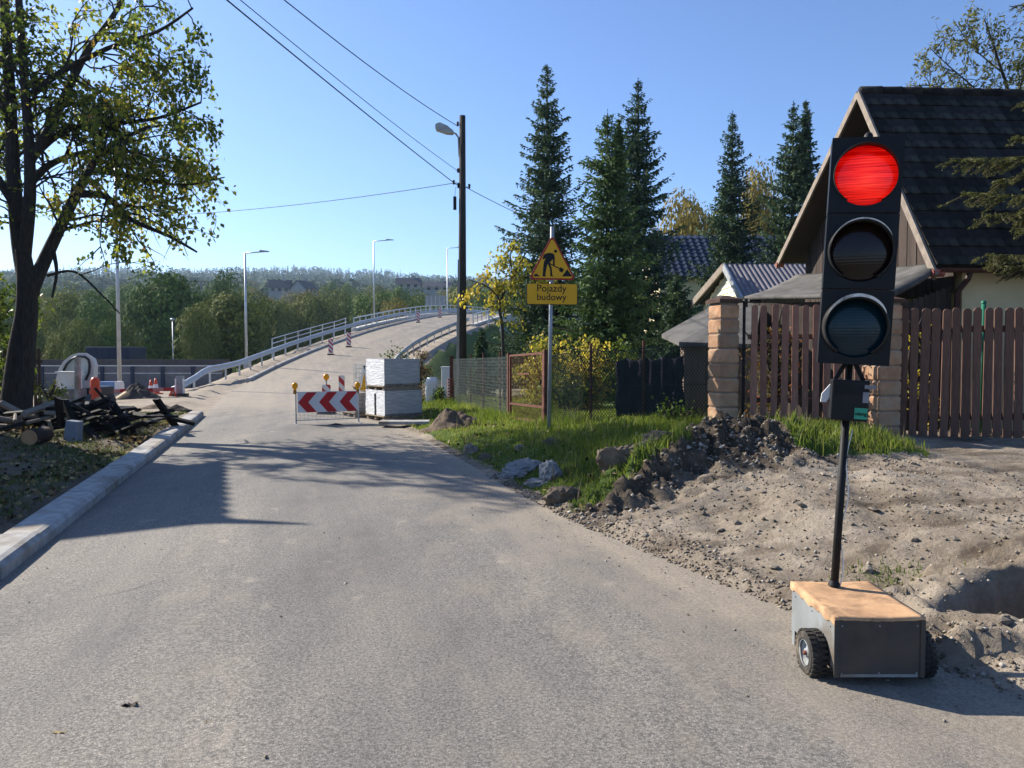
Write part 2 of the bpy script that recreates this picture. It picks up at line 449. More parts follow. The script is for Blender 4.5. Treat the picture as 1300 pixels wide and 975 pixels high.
def top(x, y):
    """height of whatever ground surface lies at x, y"""
    if Rx(y) < x < 10.0 and 2.1 < y < 26.3:
        h = _bv.ray_cast(Vector((x, y, 9)), Vector((0, 0, -1)))
        if h[0] is not None: return h[0].z
    if Lx(y) <= x <= Rx(y): return float(Zr(y))
    return gz(x, y)

# ------------------------------------------------------------------ road
def road_material():
    m, nt, b, N, L = _nt('dusty asphalt')
    v = coords(nt)
    at = N('ShaderNodeAttribute'); at.attribute_name = 'dust'
    sp = noise(nt, v, 170, 3, 0.7); r = ramp(nt, [(0.30, (0.070, 0.069, 0.067)), (0.5, (0.172, 0.161, 0.143)), (0.66, (0.325, 0.305, 0.272)), (0.8, (0.52, 0.49, 0.44))]); L(sp.outputs['Fac'], r.inputs[0])
    lay = coords(nt, (0.5, 0.16, 1)); n2 = noise(nt, lay, 1.6, 6, 0.6); rr = ramp(nt, [(0.33, (0.70, 0.70, 0.72)), (0.66, (1.16, 1.13, 1.08))]); L(n2.outputs['Fac'], rr.inputs[0])
    sp2 = noise(nt, v, 62, 2, 0.6); rsp = ramp(nt, [(0.34, (0.62, 0.62, 0.63)), (0.5, (1.0, 1.0, 1.0)), (0.68, (1.42, 1.40, 1.36))]); L(sp2.outputs['Fac'], rsp.inputs[0])
    base = mixc(nt, 1.0, mixc(nt, 1.0, r.outputs[0], rsp.outputs[0], 'MULTIPLY'), rr.outputs[0], 'MULTIPLY')
    n3 = noise(nt, coords(nt, (1, 0.55, 1)), 2.4, 7, 0.7)
    ad = N('ShaderNodeMath'); ad.operation = 'ADD'; L(n3.outputs['Fac'], ad.inputs[0]); L(at.outputs['Fac'], ad.inputs[1])
    r3 = ramp(nt, [(0.50, (0, 0, 0)), (0.92, (1, 1, 1))]); L(ad.outputs[0], r3.inputs[0])
    sn = noise(nt, v, 60, 4, 0.7); rs = ramp(nt, [(0.3, (0.15, 0.125, 0.095)), (0.7, (0.38, 0.325, 0.25))]); L(sn.outputs['Fac'], rs.inputs[0])
    c = mixc(nt, r3.outputs[0], base, rs.outputs[0])
    # pale, dried mud splashes
    n5 = noise(nt, coords(nt, (1.0, 0.75, 1)), 3.6, 5, 0.55); r5 = ramp(nt, [(0.645, (0, 0, 0)), (0.76, (0.55, 0.55, 0.55))]); L(n5.outputs['Fac'], r5.inputs[0])
    c = mixc(nt, r5.outputs[0], c, (0.37, 0.325, 0.255))
    # dark bitumen patches and scuffs
    n6 = noise(nt, coords(nt, (0.9, 0.35, 1)), 1.1, 7, 0.7); r6 = ramp(nt, [(0.57, (0, 0, 0)), (0.72, (0.5, 0.5, 0.5))]); L(n6.outputs['Fac'], r6.inputs[0])
    c = mixc(nt, r6.outputs[0], c, (0.095, 0.093, 0.094))
    # tyre tracks along the lane, cracks
    rot = N('ShaderNodeMapping'); rot.inputs['Rotation'].default_value = (0, 0, -0.292); tcc = N('ShaderNodeTexCoord'); L(tcc.outputs['Object'], rot.inputs['Vector'])
    mp2 = N('ShaderNodeMapping'); mp2.inputs['Scale'].default_value = (3.2, 0.10, 1); L(rot.outputs[0], mp2.inputs['Vector'])
    n7 = noise(nt, mp2.outputs[0], 1.0, 5, 0.65); r7 = ramp(nt, [(0.36, (0.91, 0.91, 0.92)), (0.64, (1.07, 1.06, 1.05))]); L(n7.outputs['Fac'], r7.inputs[0])
    c = mixc(nt, 1.0, c, r7.outputs[0], 'MULTIPLY')
    vc = N('ShaderNodeTexVoronoi'); vc.feature = 'DISTANCE_TO_EDGE'; vc.inputs['Scale'].default_value = 0.34
    wv_ = noise(nt, v, 1.8, 5, 0.6); dsp = mixc(nt, 0.22, v, wv_.outputs['Color']); L(dsp, vc.inputs['Vector'])
    r8 = ramp(nt, [(0.0, (0.8, 0.8, 0.8)), (0.0028, (0, 0, 0))]); L(vc.outputs['Distance'], r8.inputs[0]); n9 = noise(nt, v, 0.5, 3, 0.5); r9 = ramp(nt, [(0.56, (0, 0, 0)), (0.66, (1, 1, 1))]); L(n9.outputs['Fac'], r9.inputs[0])
    ck = mixc(nt, 1.0, r8.outputs[0], r9.outputs[0], 'MULTIPLY'); c = mixc(nt, ck, c, (0.045, 0.043, 0.04))
    L(c, b.inputs['Base Color']); b.inputs['Roughness'].default_value = 0.85; b.inputs['Specular IOR Level'].default_value = 0.25
    bumpn(nt, sp.outputs['Fac'], 0.55, 0.006, b)
    return m
ASPHALT = road_material()
ry = np.concatenate([np.arange(-40, 2, 1.0), np.arange(2, 30, 0.2), np.arange(30, 150, 1.0)])
rs_ = np.linspace(0, 1, 26)
RS, RYg = np.meshgrid(rs_, ry)
wob = 0.05 * fbm(RYg * 1.6, RYg * 0 + 3.3, 3, 61) * sst(0.9, 1.0, RS) * (RYg < 24)
RXg = Lx(RYg) + (Rx(RYg) - Lx(RYg)) * RS + wob
camber = 0.03 * (1 - (2 * RS - 1) ** 2)
RZg = Zr(RYg) + camber * (RYg > -40)
dr = (Rx(RYg) - RXg); dl = RXg - Lx(RYg)
dust = 0.42 * np.exp(-dr / 0.45) + 0.30 * np.exp(-dr / 1.5) - 0.10 + 0.10 * np.exp(-dl / 0.25)
tr = RS
dust += 0.10 * np.exp(-((tr - 0.30) / 0.07) ** 2) + 0.06 * np.exp(-((tr - 0.5) / 0.05) ** 2) - 0.10 * np.exp(-((tr - 0.40) / 0.05) ** 2)
dust += 0.34 * sst(17, 26, RYg) * (1 - 0.5 * sst(60, 90, RYg)) * np.where(RYg > 17, 0.55 + 0.9 * (1 - RS), 1)
struct(grid_mesh('road', RXg, RYg, RZg, ASPHALT, {'dust': dust}))

CONC = MAT('kerb concrete', (0.40, 0.39, 0.37), (0.26, 0.255, 0.245), 9, 0.85, 0.35, dirt=(0.20, 0.17, 0.135), dscale=2.2, vary=0.1)
def kerb_run(name, f, y0, y1, w, h, step, label, side=-1, prof_round=True):
    e = bpy.data.objects.new(name, None); COL.objects.link(e); e['kind'] = 'structure'
    y = y0
    while y < y1:
        p0 = Vector((f(y), y, Zr(y))); yn = y + step; p1 = Vector((f(yn), yn, Zr(yn)))
        d = (p1 - p0).normalized(); n = Vector((d.y, -d.x, 0)).normalized() * (-side)
        m = MB()
        j = random.uniform(-0.006, 0.006); k = random.uniform(-0.008, 0.008)
        prof = [(0.0, -0.1), (0.0, h * 0.62), (-0.035, h * 0.90), (-0.075, h), (-w, h * 0.97), (-w, -0.1)] if prof_round else [(0, -0.1), (0, h), (-w, h), (-w, -0.1)]
        a = p0 + d * 0.006; b_ = p1 - d * 0.006
        A = [a + n * (q[0] + j) + Vector((0, 0, q[1] + k)) for q in prof]; B = [b_ + n * (q[0] + j * 0.5) + Vector((0, 0, q[1] + k * 0.4)) for q in prof]
        n_ = len(prof)
        F = [(i, (i + 1) % n_, (i + 1) % n_ + n_, i + n_) for i in range(n_)] + [tuple(range(n_ - 1, -1, -1)), tuple(range(n_, 2 * n_))]
        m.add(A + B, F); m.build('kerbstone', CONC, e)
        y = yn
    return e
kerb_run('kerb', lambda y: float(Lx(y)) - 0.0, 1.5, 19.8, 0.31, 0.125, 0.98, 'near', -1)
kerb_run('kerb', lambda y: float(Lx(y)) - 0.0, 40.5, 112, 0.22, 0.16, 2.0, 'ramp', -1)

# ------------------------------------------------------------------ ramp rails, bridge
GALV = MAT('galvanised steel', (0.52, 0.54, 0.56), (0.40, 0.42, 0.44), 5, 0.45, metal=0.65, vary=0.05)
DGALV = MAT('dull galvanised steel', (0.34, 0.36, 0.38), (0.24, 0.25, 0.27), 7, 0.55, metal=0.5)
PCONC = MAT('pale concrete', (0.55, 0.54, 0.51), (0.43, 0.42, 0.40), 3, 0.85, 0.2)
def path_pts(f, y0, y1, n, zoff):
    return [Vector((f(y), y, float(Zr(y)) + zoff)) for y in np.linspace(y0, y1, n)]
def sweep(mb, pts, prof):
    n = len(prof); V = []; F = []
    for i, p in enumerate(pts):
        d = pts[min(i + 1, len(pts) - 1)] - pts[max(i - 1, 0)]; d.z = 0; d.normalize()
        s = Vector((d.y, -d.x, 0))
        V += [p + s * q[0] + Vector((0, 0, q[1])) for q in prof]
    for i in range(len(pts) - 1):
        F += [(i * n + k, i * n + (k + 1) % n, (i + 1) * n + (k + 1) % n, (i + 1) * n + k) for k in range(n)]
    F += [tuple(range(n - 1, -1, -1)), tuple(range((len(pts) - 1) * n, len(pts) * n))]
    mb.add(V, F)
WB = [(0.03, -0.16), (0.09, -0.12), (0.09, -0.06), (0.03, -0.01), (0.03, 0.01), (0.09, 0.06), (0.09, 0.12), (0.03, 0.16), (0.0, 0.16), (0.0, -0.16)]
def guardrail(label, f, y0, y1, side, dip=True, n=40, step=2.6, hgt=0.72):
    ys_ = np.linspace(y0, y1, n)
    pts = []
    for i, y in enumerate(ys_):
        g = max(gz(f(y), y), float(Zr(y)) - 0.25)
        z = g + hgt
        if dip: z = g + 0.10 + (hgt - 0.10) * float(sst(0, 7.0, y - y0))
        pts.append(Vector((f(y), y, z)))
    t = thing('guardrail', label, 'guardrail', (pts[0].x, pts[0].y, gz(pts[0].x, pts[0].y)))
    m = MB(); sweep(m, pts, [(side * q[0], q[1]) for q in WB]); m.build('rail_beam', GALV if side > 0 else DGALV, t, True)
    for y in np.arange(y0 + 2.0, y1, step):
        z = np.interp(y, ys_, [p.z for p in pts]); x = f(y); g = gz(x, y)
        m = MB(); m.box((x - side * 0.05, y, (g - 0.15 + z + 0.1) / 2), (0.07, 0.11, z + 0.1 - g + 0.15)); m.build('post', GALV, t)
    return t
guardrail('long galvanised guardrail climbing the left side of the ramp from the sand', lambda y: float(Lx(y)) - 1.35 - 1.2 * float(sst(46, 33, y)), 32.5, 112, 1, n=70)
guardrail('dark galvanised guardrail along the right edge of the ramp above the pallets', lambda y: float(Rx(y)) + 0.55, 38, 76, -1, n=40)
def parapet(label, f, y0, y1, n):
    a = Vector((f(y0), y0, float(Zr(y0))))
    t = thing('bridge_railing', label, 'railing', a)
    pts = path_pts(f, y0, y1, 40, 1.12)
    m = MB(); sweep(m, pts, [(-0.06, -0.05), (0.06, -0.05), (0.06, 0.05), (-0.06, 0.05)]); m.build('handrail', GALV, t)
    m = MB(); sweep(m, path_pts(f, y0, y1, 40, 0.72), [(-0.03, -0.03), (0.03, -0.03), (0.03, 0.03), (-0.03, 0.03)]); m.build('middle_rail', GALV, t)
    m = MB(); sweep(m, path_pts(f, y0, y1, 40, 0.12), [(-0.25, -0.3), (0.25, -0.3), (0.25, 0.1), (-0.25, 0.1)]); m.build('plinth', PCONC, t)
    for y in np.linspace(y0 + 0.05, y1 - 0.05, n):
        m = MB(); m.box((f(y), y, float(Zr(y)) + 0.64), (0.10, 0.16, 0.90)); m.build('baluster', GALV, t)
parapet('galvanised bridge railing with close uprights on the far left side', lambda y: float(Lx(y)) - 2.0, 72, 140, 48)
parapet('galvanised bridge railing on the right side of the bridge behind utility pole', lambda y: float(Rx(y)) + 0.9, 76, 140, 40)
m = MB()
for k in range(60):
    y0 = 84 + k; 
    a0, a1 = Lx(y0) - 2.3, Rx(y0) + 1.3; b0, b1 = Lx(y0 + 1) - 2.3, Rx(y0 + 1) + 1.3
    z0, z1 = Zr(y0) - 0.03, Zr(y0 + 1) - 0.03
    V = [(a0, y0, z0), (a1, y0, z0), (b1, y0 + 1, z1), (b0, y0 + 1, z1)] + [(a0, y0, z0 - 1.1), (a1, y0, z0 - 1.1), (b1, y0 + 1, z1 - 1.1), (b0, y0 + 1, z1 - 1.1)]
    m.add(V, [(0, 1, 2, 3), (7, 6, 5, 4), (3, 7, 4, 0), (1, 5, 6, 2)])
bridge = thing('bridge', 'concrete road bridge the ramp climbs onto', 'bridge', (Lx(84), 84, gz(-10, 84)))
m.build('deck', PCONC, bridge)
for y in (87.5, 112, 136):
    for s in (0.2, 0.8):
        x = float(Lx(y) + (Rx(y) - Lx(y)) * s); m = MB(); m.tube([(x, y, -8), (x, y, Zr(y) - 1.0)], 0.6, 12); m.build('pier', PCONC, bridge)
# stair railing on the left of the ramp
rt = thing('stair_railing', 'three-bar galvanised railing behind the left guardrail at the bridge end', 'railing', (Lx(62) - 3, 62, gz(Lx(62) - 3, 62)))
f_ = lambda y: float(Lx(y)) - 2.6
for h in (0.45, 0.8, 1.15):
    m = MB(); m.tube([Vector((f_(y), y, float(Zr(y)) + h - 0.05)) for y in np.linspace(56, 70, 12)] + [Vector((f_(72) - 0.0, 71.8, float(Zr(72)) + h))], 0.035, 6); m.build('bar', GALV, rt)
for y in np.linspace(56, 71.6, 7):
    m = MB(); m.tube([(f_(y), y, Zr(y) - 0.5), (f_(y), y, Zr(y) + 1.12)], 0.04, 6); m.build('post', GALV, rt)
RED = MAT('red-brown paving', (0.33, 0.115, 0.085), (0.22, 0.08, 0.06), 8, 0.85, 0.2)
st = thing('stair_flight', 'red-brown steps going down the embankment beside the bridge', 'stairs', (1.2, 79, 1.0))
for k in range(12):
    x = float(Rx(79)) + 1.7 + 0.33 * k; z = float(Zr(79)) - 0.15 - 0.30 * k
    m = MB(); m.box((x, 79, z - 1.0), (0.33, 3.4, 2.0)); m.build('step', RED, st)
for yy in (77.2, 80.8):
    m = MB(); x0 = float(Rx(79)) + 1.7; z0 = float(Zr(79))
    m.tube([(x0, yy, z0 + 0.9), (x0 + 3.9, yy, z0 - 2.7)], 0.05, 6)
    for k in range(4): m.tube([(x0 + k * 1.2, yy, z0 - 1.0 - k * 1.1), (x0 + k * 1.2, yy, z0 + 0.9 - k * 1.108)], 0.05, 6)
    m.build('handrail', GALV, st)
# back of a traffic board on the bridge
sb = thing('board_sign', 'grey back of a wide sign board at the bridge railing', 'sign', (P(553, 388, 99).x, 99, float(Zr(99))))
m = MB(); q = P(553, 383, 99); m.box((q.x, 99, q.z + 0.15), (2.6, 0.05, 1.3)); m.build('panel', DGALV, sb)
for k in range(5):
    m = MB(); m.box((q.x - 1.1 + 0.55 * k, 98.95, q.z + 0.15), (0.06, 0.04, 1.25)); m.build('rib', GALV, sb)
for s in (-0.8, 0.8):
    m = MB(); m.tube([(q.x + s, 99.08, Zr(99) - 0.1), (q.x + s, 99.08, q.z + 0.7)], 0.05, 8); m.build('post', GALV, sb)
# ================================================================== portable traffic signal
BLK = MAT('black plastic housing', (0.007, 0.0075, 0.010), (0.005, 0.005, 0.006), 4, 0.45, spec=0.25, vary=0, dirt=(0.014, 0.0138, 0.0135), dscale=3)
BLKM = MAT('matt black paint', (0.014, 0.014, 0.015), (0.009, 0.009, 0.009), 12, 0.6, 0.1, vary=0)
ZINC = MAT('weathered zinc sheet', (0.30, 0.32, 0.325), (0.20, 0.215, 0.22), 3, 0.55, 0.05, metal=0.35, vary=0, dirt=(0.16, 0.125, 0.09), dscale=2.2)
ZINC_SHADE = MAT('soiled zinc sheet with painted shade', (0.075, 0.070, 0.064), (0.048, 0.045, 0.042), 3, 0.6, 0.05, metal=0.2, vary=0, dirt=(0.10, 0.082, 0.062), dscale=2.0)  # darker copy of the zinc: the front's shade put into the colour, plus soiling
LID = MAT('orange weathered cover board', (0.55, 0.335, 0.18), (0.40, 0.235, 0.125), 9, 0.8, 0.5, vary=0, dirt=(0.20, 0.125, 0.075), dscale=5.0, bscale=40, bdist=0.004)
RUB = MAT('worn dusty tyre rubber', (0.05, 0.046, 0.04), (0.028, 0.026, 0.024), 14, 0.9, 0.3, dirt=(0.15, 0.125, 0.095), dscale=6, vary=0)
RIM = MAT('pale blue grey rim paint', (0.30, 0.345, 0.375), (0.21, 0.235, 0.25), 8, 0.6, vary=0, dirt=(0.17, 0.145, 0.115), dscale=9)
WHITE = MAT('white plastic', (0.78, 0.78, 0.76), (0.68, 0.68, 0.66), 3, 0.5, vary=0.03)
RUST = MAT('rusty brown steel', (0.15, 0.055, 0.035), (0.075, 0.032, 0.024), 12, 0.8, 0.3, vary=0.1)

sig = thing('traffic_signal', 'portable traffic signal showing red on a mast above a two-wheeled box cart', 'traffic light', (1.76, 3.9, 0))
bx0, bx1, by0, by1, bz0, bz1 = 1.545, 1.965, 3.64, 4.20, 0.055, 0.335
m = MB()
t_ = 0.006
m.box(((bx0 + bx1) / 2, by0, (bz0 + bz1) / 2), (bx1 - bx0, t_, bz1 - bz0)); m.build('front_panel', ZINC_SHADE, sig)
m = MB(); m.box((bx0, (by0 + by1) / 2, (bz0 + bz1) / 2 + 0.02), (t_, by1 - by0 - t_, bz1 - bz0 - 0.04)); 
m.box((bx0, by1 - 0.02, 0.075), (t_ - 0.002, 0.04, 0.15)); m.build('side_panel', ZINC, sig)
m = MB(); m.box((bx1, (by0 + by1) / 2, (bz0 + bz1) / 2), (t_, by1 - by0 - t_, bz1 - bz0)); m.build('side_panel', ZINC, sig)
m = MB(); m.box(((bx0 + bx1) / 2, by1, (bz0 + bz1) / 2), (bx1 - bx0 + t_, t_, bz1 - bz0)); m.build('back_panel', ZINC, sig)
m = MB(); m.box(((bx0 + bx1) / 2, (by0 + by1) / 2, bz0 + 0.02), (bx1 - bx0 - 0.02, by1 - by0 - 0.02, 0.01)); m.build('floor_panel', ZINC, sig)
# sagging lid with folded, ragged rim
nx_, ny_ = 18, 20
U, W = np.meshgrid(np.linspace(-0.02, 1.02, nx_), np.linspace(-0.01, 1.03, ny_))
lx = bx0 + U * (bx1 - bx0); ly = by0 + W * (by1 - by0)
lz = bz1 + 0.010 + 0.004 * fbm(U * 2, W * 2, 2, 77) + 0.010 * np.exp(-((U - 0.2) / 0.25) ** 2 - ((W - 0.85) / 0.12) ** 2) + 0.004 * np.cos(U * 6)
i = np.arange(nx_ * ny_).reshape(ny_, nx_)
V = np.stack([lx, ly, lz], -1).reshape(-1, 3)
Fq = np.stack([i[:-1, :-1], i[:-1, 1:], i[1:, 1:], i[1:, :-1]], -1).reshape(-1, 4)
rim_i = list(i[0, :]) + list(i[1:, -1]) + list(i[-1, -2::-1]) + list(i[-2:0:-1, 0])
Vr = V[rim_i].copy(); nR = len(rim_i)
drop = 0.012 + 0.005 * np.random.default_rng(3).random(nR) + np.where(Vr[:, 0] < bx0, 0.016 + 0.016 * np.random.default_rng(4).random(nR), 0)
Vr[:, 2] -= drop
k0 = len(V)
Fr = np.array([(rim_i[k], k0 + k, k0 + (k + 1) % nR, rim_i[(k + 1) % nR]) for k in range(nR)])
np_mesh('lid', np.concatenate([V, Vr]), [Fq, Fr], LID, sig, False)
for wx, sgn in ((1.495, -1), (2.03, 1)):
    w = MB(); o = Vector((wx, 3.80, 0.112))
    hw = 0.040
    prof = [(0.058, -hw * 0.8), (0.075, -hw), (0.098, -hw), (0.108, -hw * 0.8), (0.112, -hw * 0.35), (0.112, hw * 0.35), (0.108, hw * 0.8), (0.098, hw), (0.075, hw), (0.058, hw * 0.8)]
    w.lathe(prof, o, (1, 0, 0), 40)
    for k in range(26):
        a = TAU * k / 26
        for q in (-1, 1):
            aa = a + q * 0.06
            c = o + Vector((q * hw * 0.55, math.cos(aa) * 0.113, math.sin(aa) * 0.113))
            R = Matrix.Rotation(aa, 3, 'X')
            w.box(c, (hw * 0.75, 0.010, 0.016), R @ Matrix.Rotation(math.pi / 2, 3, 'X') if False else Matrix.Rotation(aa, 3, 'X'))
    ty = w.build('wheel', RUB, sig)
    w = MB(); w.lathe([(0.0, sgn * hw * 0.55), (0.022, sgn * hw * 0.75), (0.024, sgn * hw * 0.5), (0.045, sgn * hw * 0.25), (0.056, sgn * hw * 0.55), (0.064, sgn * hw * 0.95), (0.060, sgn * hw * 0.2)], o, (1, 0, 0), 28); w.build('rim', RIM, ty, True)
    w = MB(); w.lathe([(0.0, sgn * hw * 1.0), (0.011, sgn * hw * 0.98), (0.012, sgn * hw * 0.6)], o, (1, 0, 0), 12); w.build('hub_cap', RUST, ty, True)
w = MB(); w.tube([(1.50, 3.80, 0.112), (2.03, 3.80, 0.112)], 0.012, 10); w.build('axle', BLKM, sig)
for xx in (bx0 + 0.02, bx1 - 0.02):
    w = MB(); w.beam((xx, 4.15, 0.0), (xx, 4.15, 0.2), 0.03, 0.03); w.build('leg', BLKM, sig)
for xx in (bx0 + 0.004, bx1 - 0.004):
    w = MB(); w.box((xx, by0 - 0.006, (bz0 + bz1) / 2), (0.022, 0.005, bz1 - bz0 - 0.004)); w.build('corner_strip', ZINC_SHADE, sig)
for xx in (bx0 + 0.03, (bx0 + bx1) / 2, bx1 - 0.03):
    for zz in (bz0 + 0.022, bz1 - 0.03):
        w = MB(); w.lathe([(0.0, 0.005), (0.004, 0.004), (0.0055, 0.0)], (xx, by0 - 0.003, zz), (0, -1, 0), 8); w.build('rivet', ZINC, sig)
for yy in (by0 + 0.05, (by0 + by1) / 2, by1 - 0.05):
    w = MB(); w.lathe([(0.0, 0.005), (0.004, 0.004), (0.0055, 0.0)], (bx0 - 0.003, yy, bz1 - 0.05), (-1, 0, 0), 8); w.build('rivet', ZINC, sig)
w = MB(); w.box(((bx0 + bx1) / 2, by0 - 0.002, bz0 + 0.010), (bx1 - bx0 - 0.05, 0.006, 0.014)); w.build('bottom_flange', ZINC, sig)
w = MB(); w.lathe([(0.034, 0.0), (0.030, 0.012), (0.024, 0.02), (0.021, 0.03)], (1.742, 4.13, bz1 + 0.018), (0, 0, 1), 14); w.build('mast_collar', BLKM, sig, True)
# mast, leaning a little to the right
mb_ = Vector((1.742, 4.13, 0.33)); lean = math.radians(3.0)
AX = Vector((math.sin(lean), 0, math.cos(lean))); SX = Vector((math.cos(lean), 0, -math.sin(lean)))
TURN = math.radians(17)
FV = Vector((-math.sin(TURN), -math.cos(TURN), 0)); SX = AX.cross(FV).normalized(); FV = SX.cross(AX).normalized() * 1.0
FV = FV if FV.y < 0 else -FV
def on_mast(h, s=0, f=0): return mb_ + AX * h + SX * s + FV * f
HB = 1.215                       # lower edge of the head above the lid
w = MB(); w.tube([on_mast(-0.25), on_mast(1.05)], 0.021, 14); w.tube([on_mast(0.80), on_mast(1.24)], 0.017, 12); w.build('mast', BLKM, sig, True)
w = MB(); w.tube([on_mast(0.02 + 0.05 * k, 0.026 + 0.012 * math.sin(k * 0.8), 0.012 * math.cos(k * .5)) for k in range(18)], 0.0035, 6); w.build('cable', WHITE, sig, True)
w = MB()
for s in (-1, 1): w.beam(on_mast(1.135, s * 0.070, 0.03), on_mast(1.235, s * 0.018, 0.03), 0.022, 0.02, tuple(FV))
w.box(on_mast(1.175, 0, 0.0), (0.03, 0.03, 0.12), Matrix((SX, -FV, AX)).transposed()); w.build('bracket', BLKM, sig)
RM = Matrix((SX, -FV, AX)).transposed()
w = MB(); w.box(on_mast(1.03, 0.0, 0.06), (0.182, 0.13, 0.212), RM); cb = w.build('control_box', BLK, sig, bevel=0.006)
w = MB(); w.box(on_mast(1.085, 0.0, 0.1275), (0.172, 0.006, 0.045), RM); w.build('cover_strip', BLKM, cb)
w = MB(); w.box(on_mast(0.965, 0.055, 0.1275), (0.062, 0.004, 0.058), RM)
GRN = MAT('green sticker', (0.05, 0.32, 0.20), (0.04, 0.27, 0.17), 10, 0.5, vary=0); w.build('sticker', GRN, cb)
TAPE = MAT('grey adhesive tape', (0.25, 0.25, 0.27), (0.18, 0.18, 0.19), 10, 0.5, vary=0)
w = MB(); w.box(on_mast(1.105, 0.092, 0.128), (0.055, 0.006, 0.020), RM); w.box(on_mast(1.05, 0.074, 0.1285), (0.03, 0.005, 0.055), RM); w.build('tape', TAPE, cb)
w = MB(); w.prism([(0.004, 0.10), (-0.036, 0.045), (-0.040, 0.0), (-0.012, 0.0), (0.004, 0.03)], on_mast(1.01, -0.0935, 0.02), SX, AX, 0.02); w.build('flap', WHITE, cb)
# head: three chambers with hoods
MH, MW, MD = 0.394, 0.345, 0.15
def disc_hood(o, r, depth, taper, n=40):
    """open-bottomed visor shell around a lens, its axis towards -Y"""
    h = MB(); V = []; F = []
    a0, a1 = math.radians(-58), math.radians(238)
    for j, (rr, dep) in enumerate(((r, 0.0), (r + taper, 0.0), (r + 0.003, 1.0), (r - 0.002, 1.0))):
        for k in range(n + 1):
            a = a0 + (a1 - a0) * k / n
            cut = depth * (0.30 + 0.70 * max(0.0, math.sin(a)) ** 0.8)
            if dep == 0: cut = 0
            V.append(o + SX * (math.cos(a) * rr) + AX * (math.sin(a) * rr) + FV * cut)
    N1 = n + 1
    for j in range(3):
        for k in range(n): F.append((j * N1 + k, j * N1 + k + 1, (j + 1) * N1 + k + 1, (j + 1) * N1 + k))
    for k in range(n): F.append((3 * N1 + k, 3 * N1 + k + 1, k + 1, k))
    h.add(V, F); return h
def lens_mat(name, dark, em=None, strength=0):
    m_, nt, b, N, L = _nt(name)
    tc = N('ShaderNodeTexCoord'); sep = N('ShaderNodeSeparateXYZ'); L(tc.outputs['Object'], sep.inputs[0])
    wv = N('ShaderNodeMath'); wv.operation = 'MULTIPLY'; wv.inputs[1].default_value = 420.0; L(sep.outputs['Z'], wv.inputs[0])
    sn = N('ShaderNodeMath'); sn.operation = 'SINE'; L(wv.outputs[0], sn.inputs[0])
    b.inputs['Base Color'].default_value = c4(dark); b.inputs['Roughness'].default_value = 0.16; b.inputs['Specular IOR Level'].default_value = 0.35
    bumpn(nt, sn.outputs[0], 0.10, 0.0012, b)
    if em:
        n_ = noise(nt, coords(nt, (1.5, 1.5, 70)), 3.0, 3, 0.5)
        ad = N('ShaderNodeMath'); ad.operation = 'MULTIPLY_ADD'; ad.inputs[1].default_value = 0.045; L(sn.outputs[0], ad.inputs[0]); L(n_.outputs['Fac'], ad.inputs[2])
        ds = N('ShaderNodeVectorMath'); ds.operation = 'DISTANCE'; L(tc.outputs['Object'], ds.inputs[0]); ds.inputs[1].default_value = tuple(on_mast(HB + MH * 2.47, 0.012, 0.10))
        mr_ = N('ShaderNodeMapRange'); mr_.inputs[1].default_value = 0.02; mr_.inputs[2].default_value = 0.165; mr_.inputs[3].default_value = 0.20; mr_.inputs[4].default_value = -0.16; L(ds.outputs['Value'], mr_.inputs[0])
        a3 = N('ShaderNodeMath'); a3.operation = 'ADD'; L(ad.outputs[0], a3.inputs[0]); L(mr_.outputs[0], a3.inputs[1]); ad = a3
        r = ramp(nt, [(0.28, (0.30, 0.0, 0.0)), (0.46, (0.62, 0.006, 0.004)), (0.62, (0.92, 0.016, 0.008)), (0.80, (1.0, 0.06, 0.025))]); L(ad.outputs[0], r.inputs[0])
        L(r.outputs[0], b.inputs['Emission Color']); b.inputs['Emission Strength'].default_value = strength
    return m_
LRED = lens_mat('lit red lens', (0.25, 0.0, 0.0), (0.80, 0.006, 0.004), 0.46)
LAMB = lens_mat('unlit amber lens', (0.014, 0.007, 0.005))
LGRN = lens_mat('unlit green lens', (0.003, 0.020, 0.030))
RIMW = MAT('faded grey hood plastic', (0.026, 0.025, 0.024), (0.018, 0.0175, 0.017), 5, 0.6, spec=0.2, vary=0)
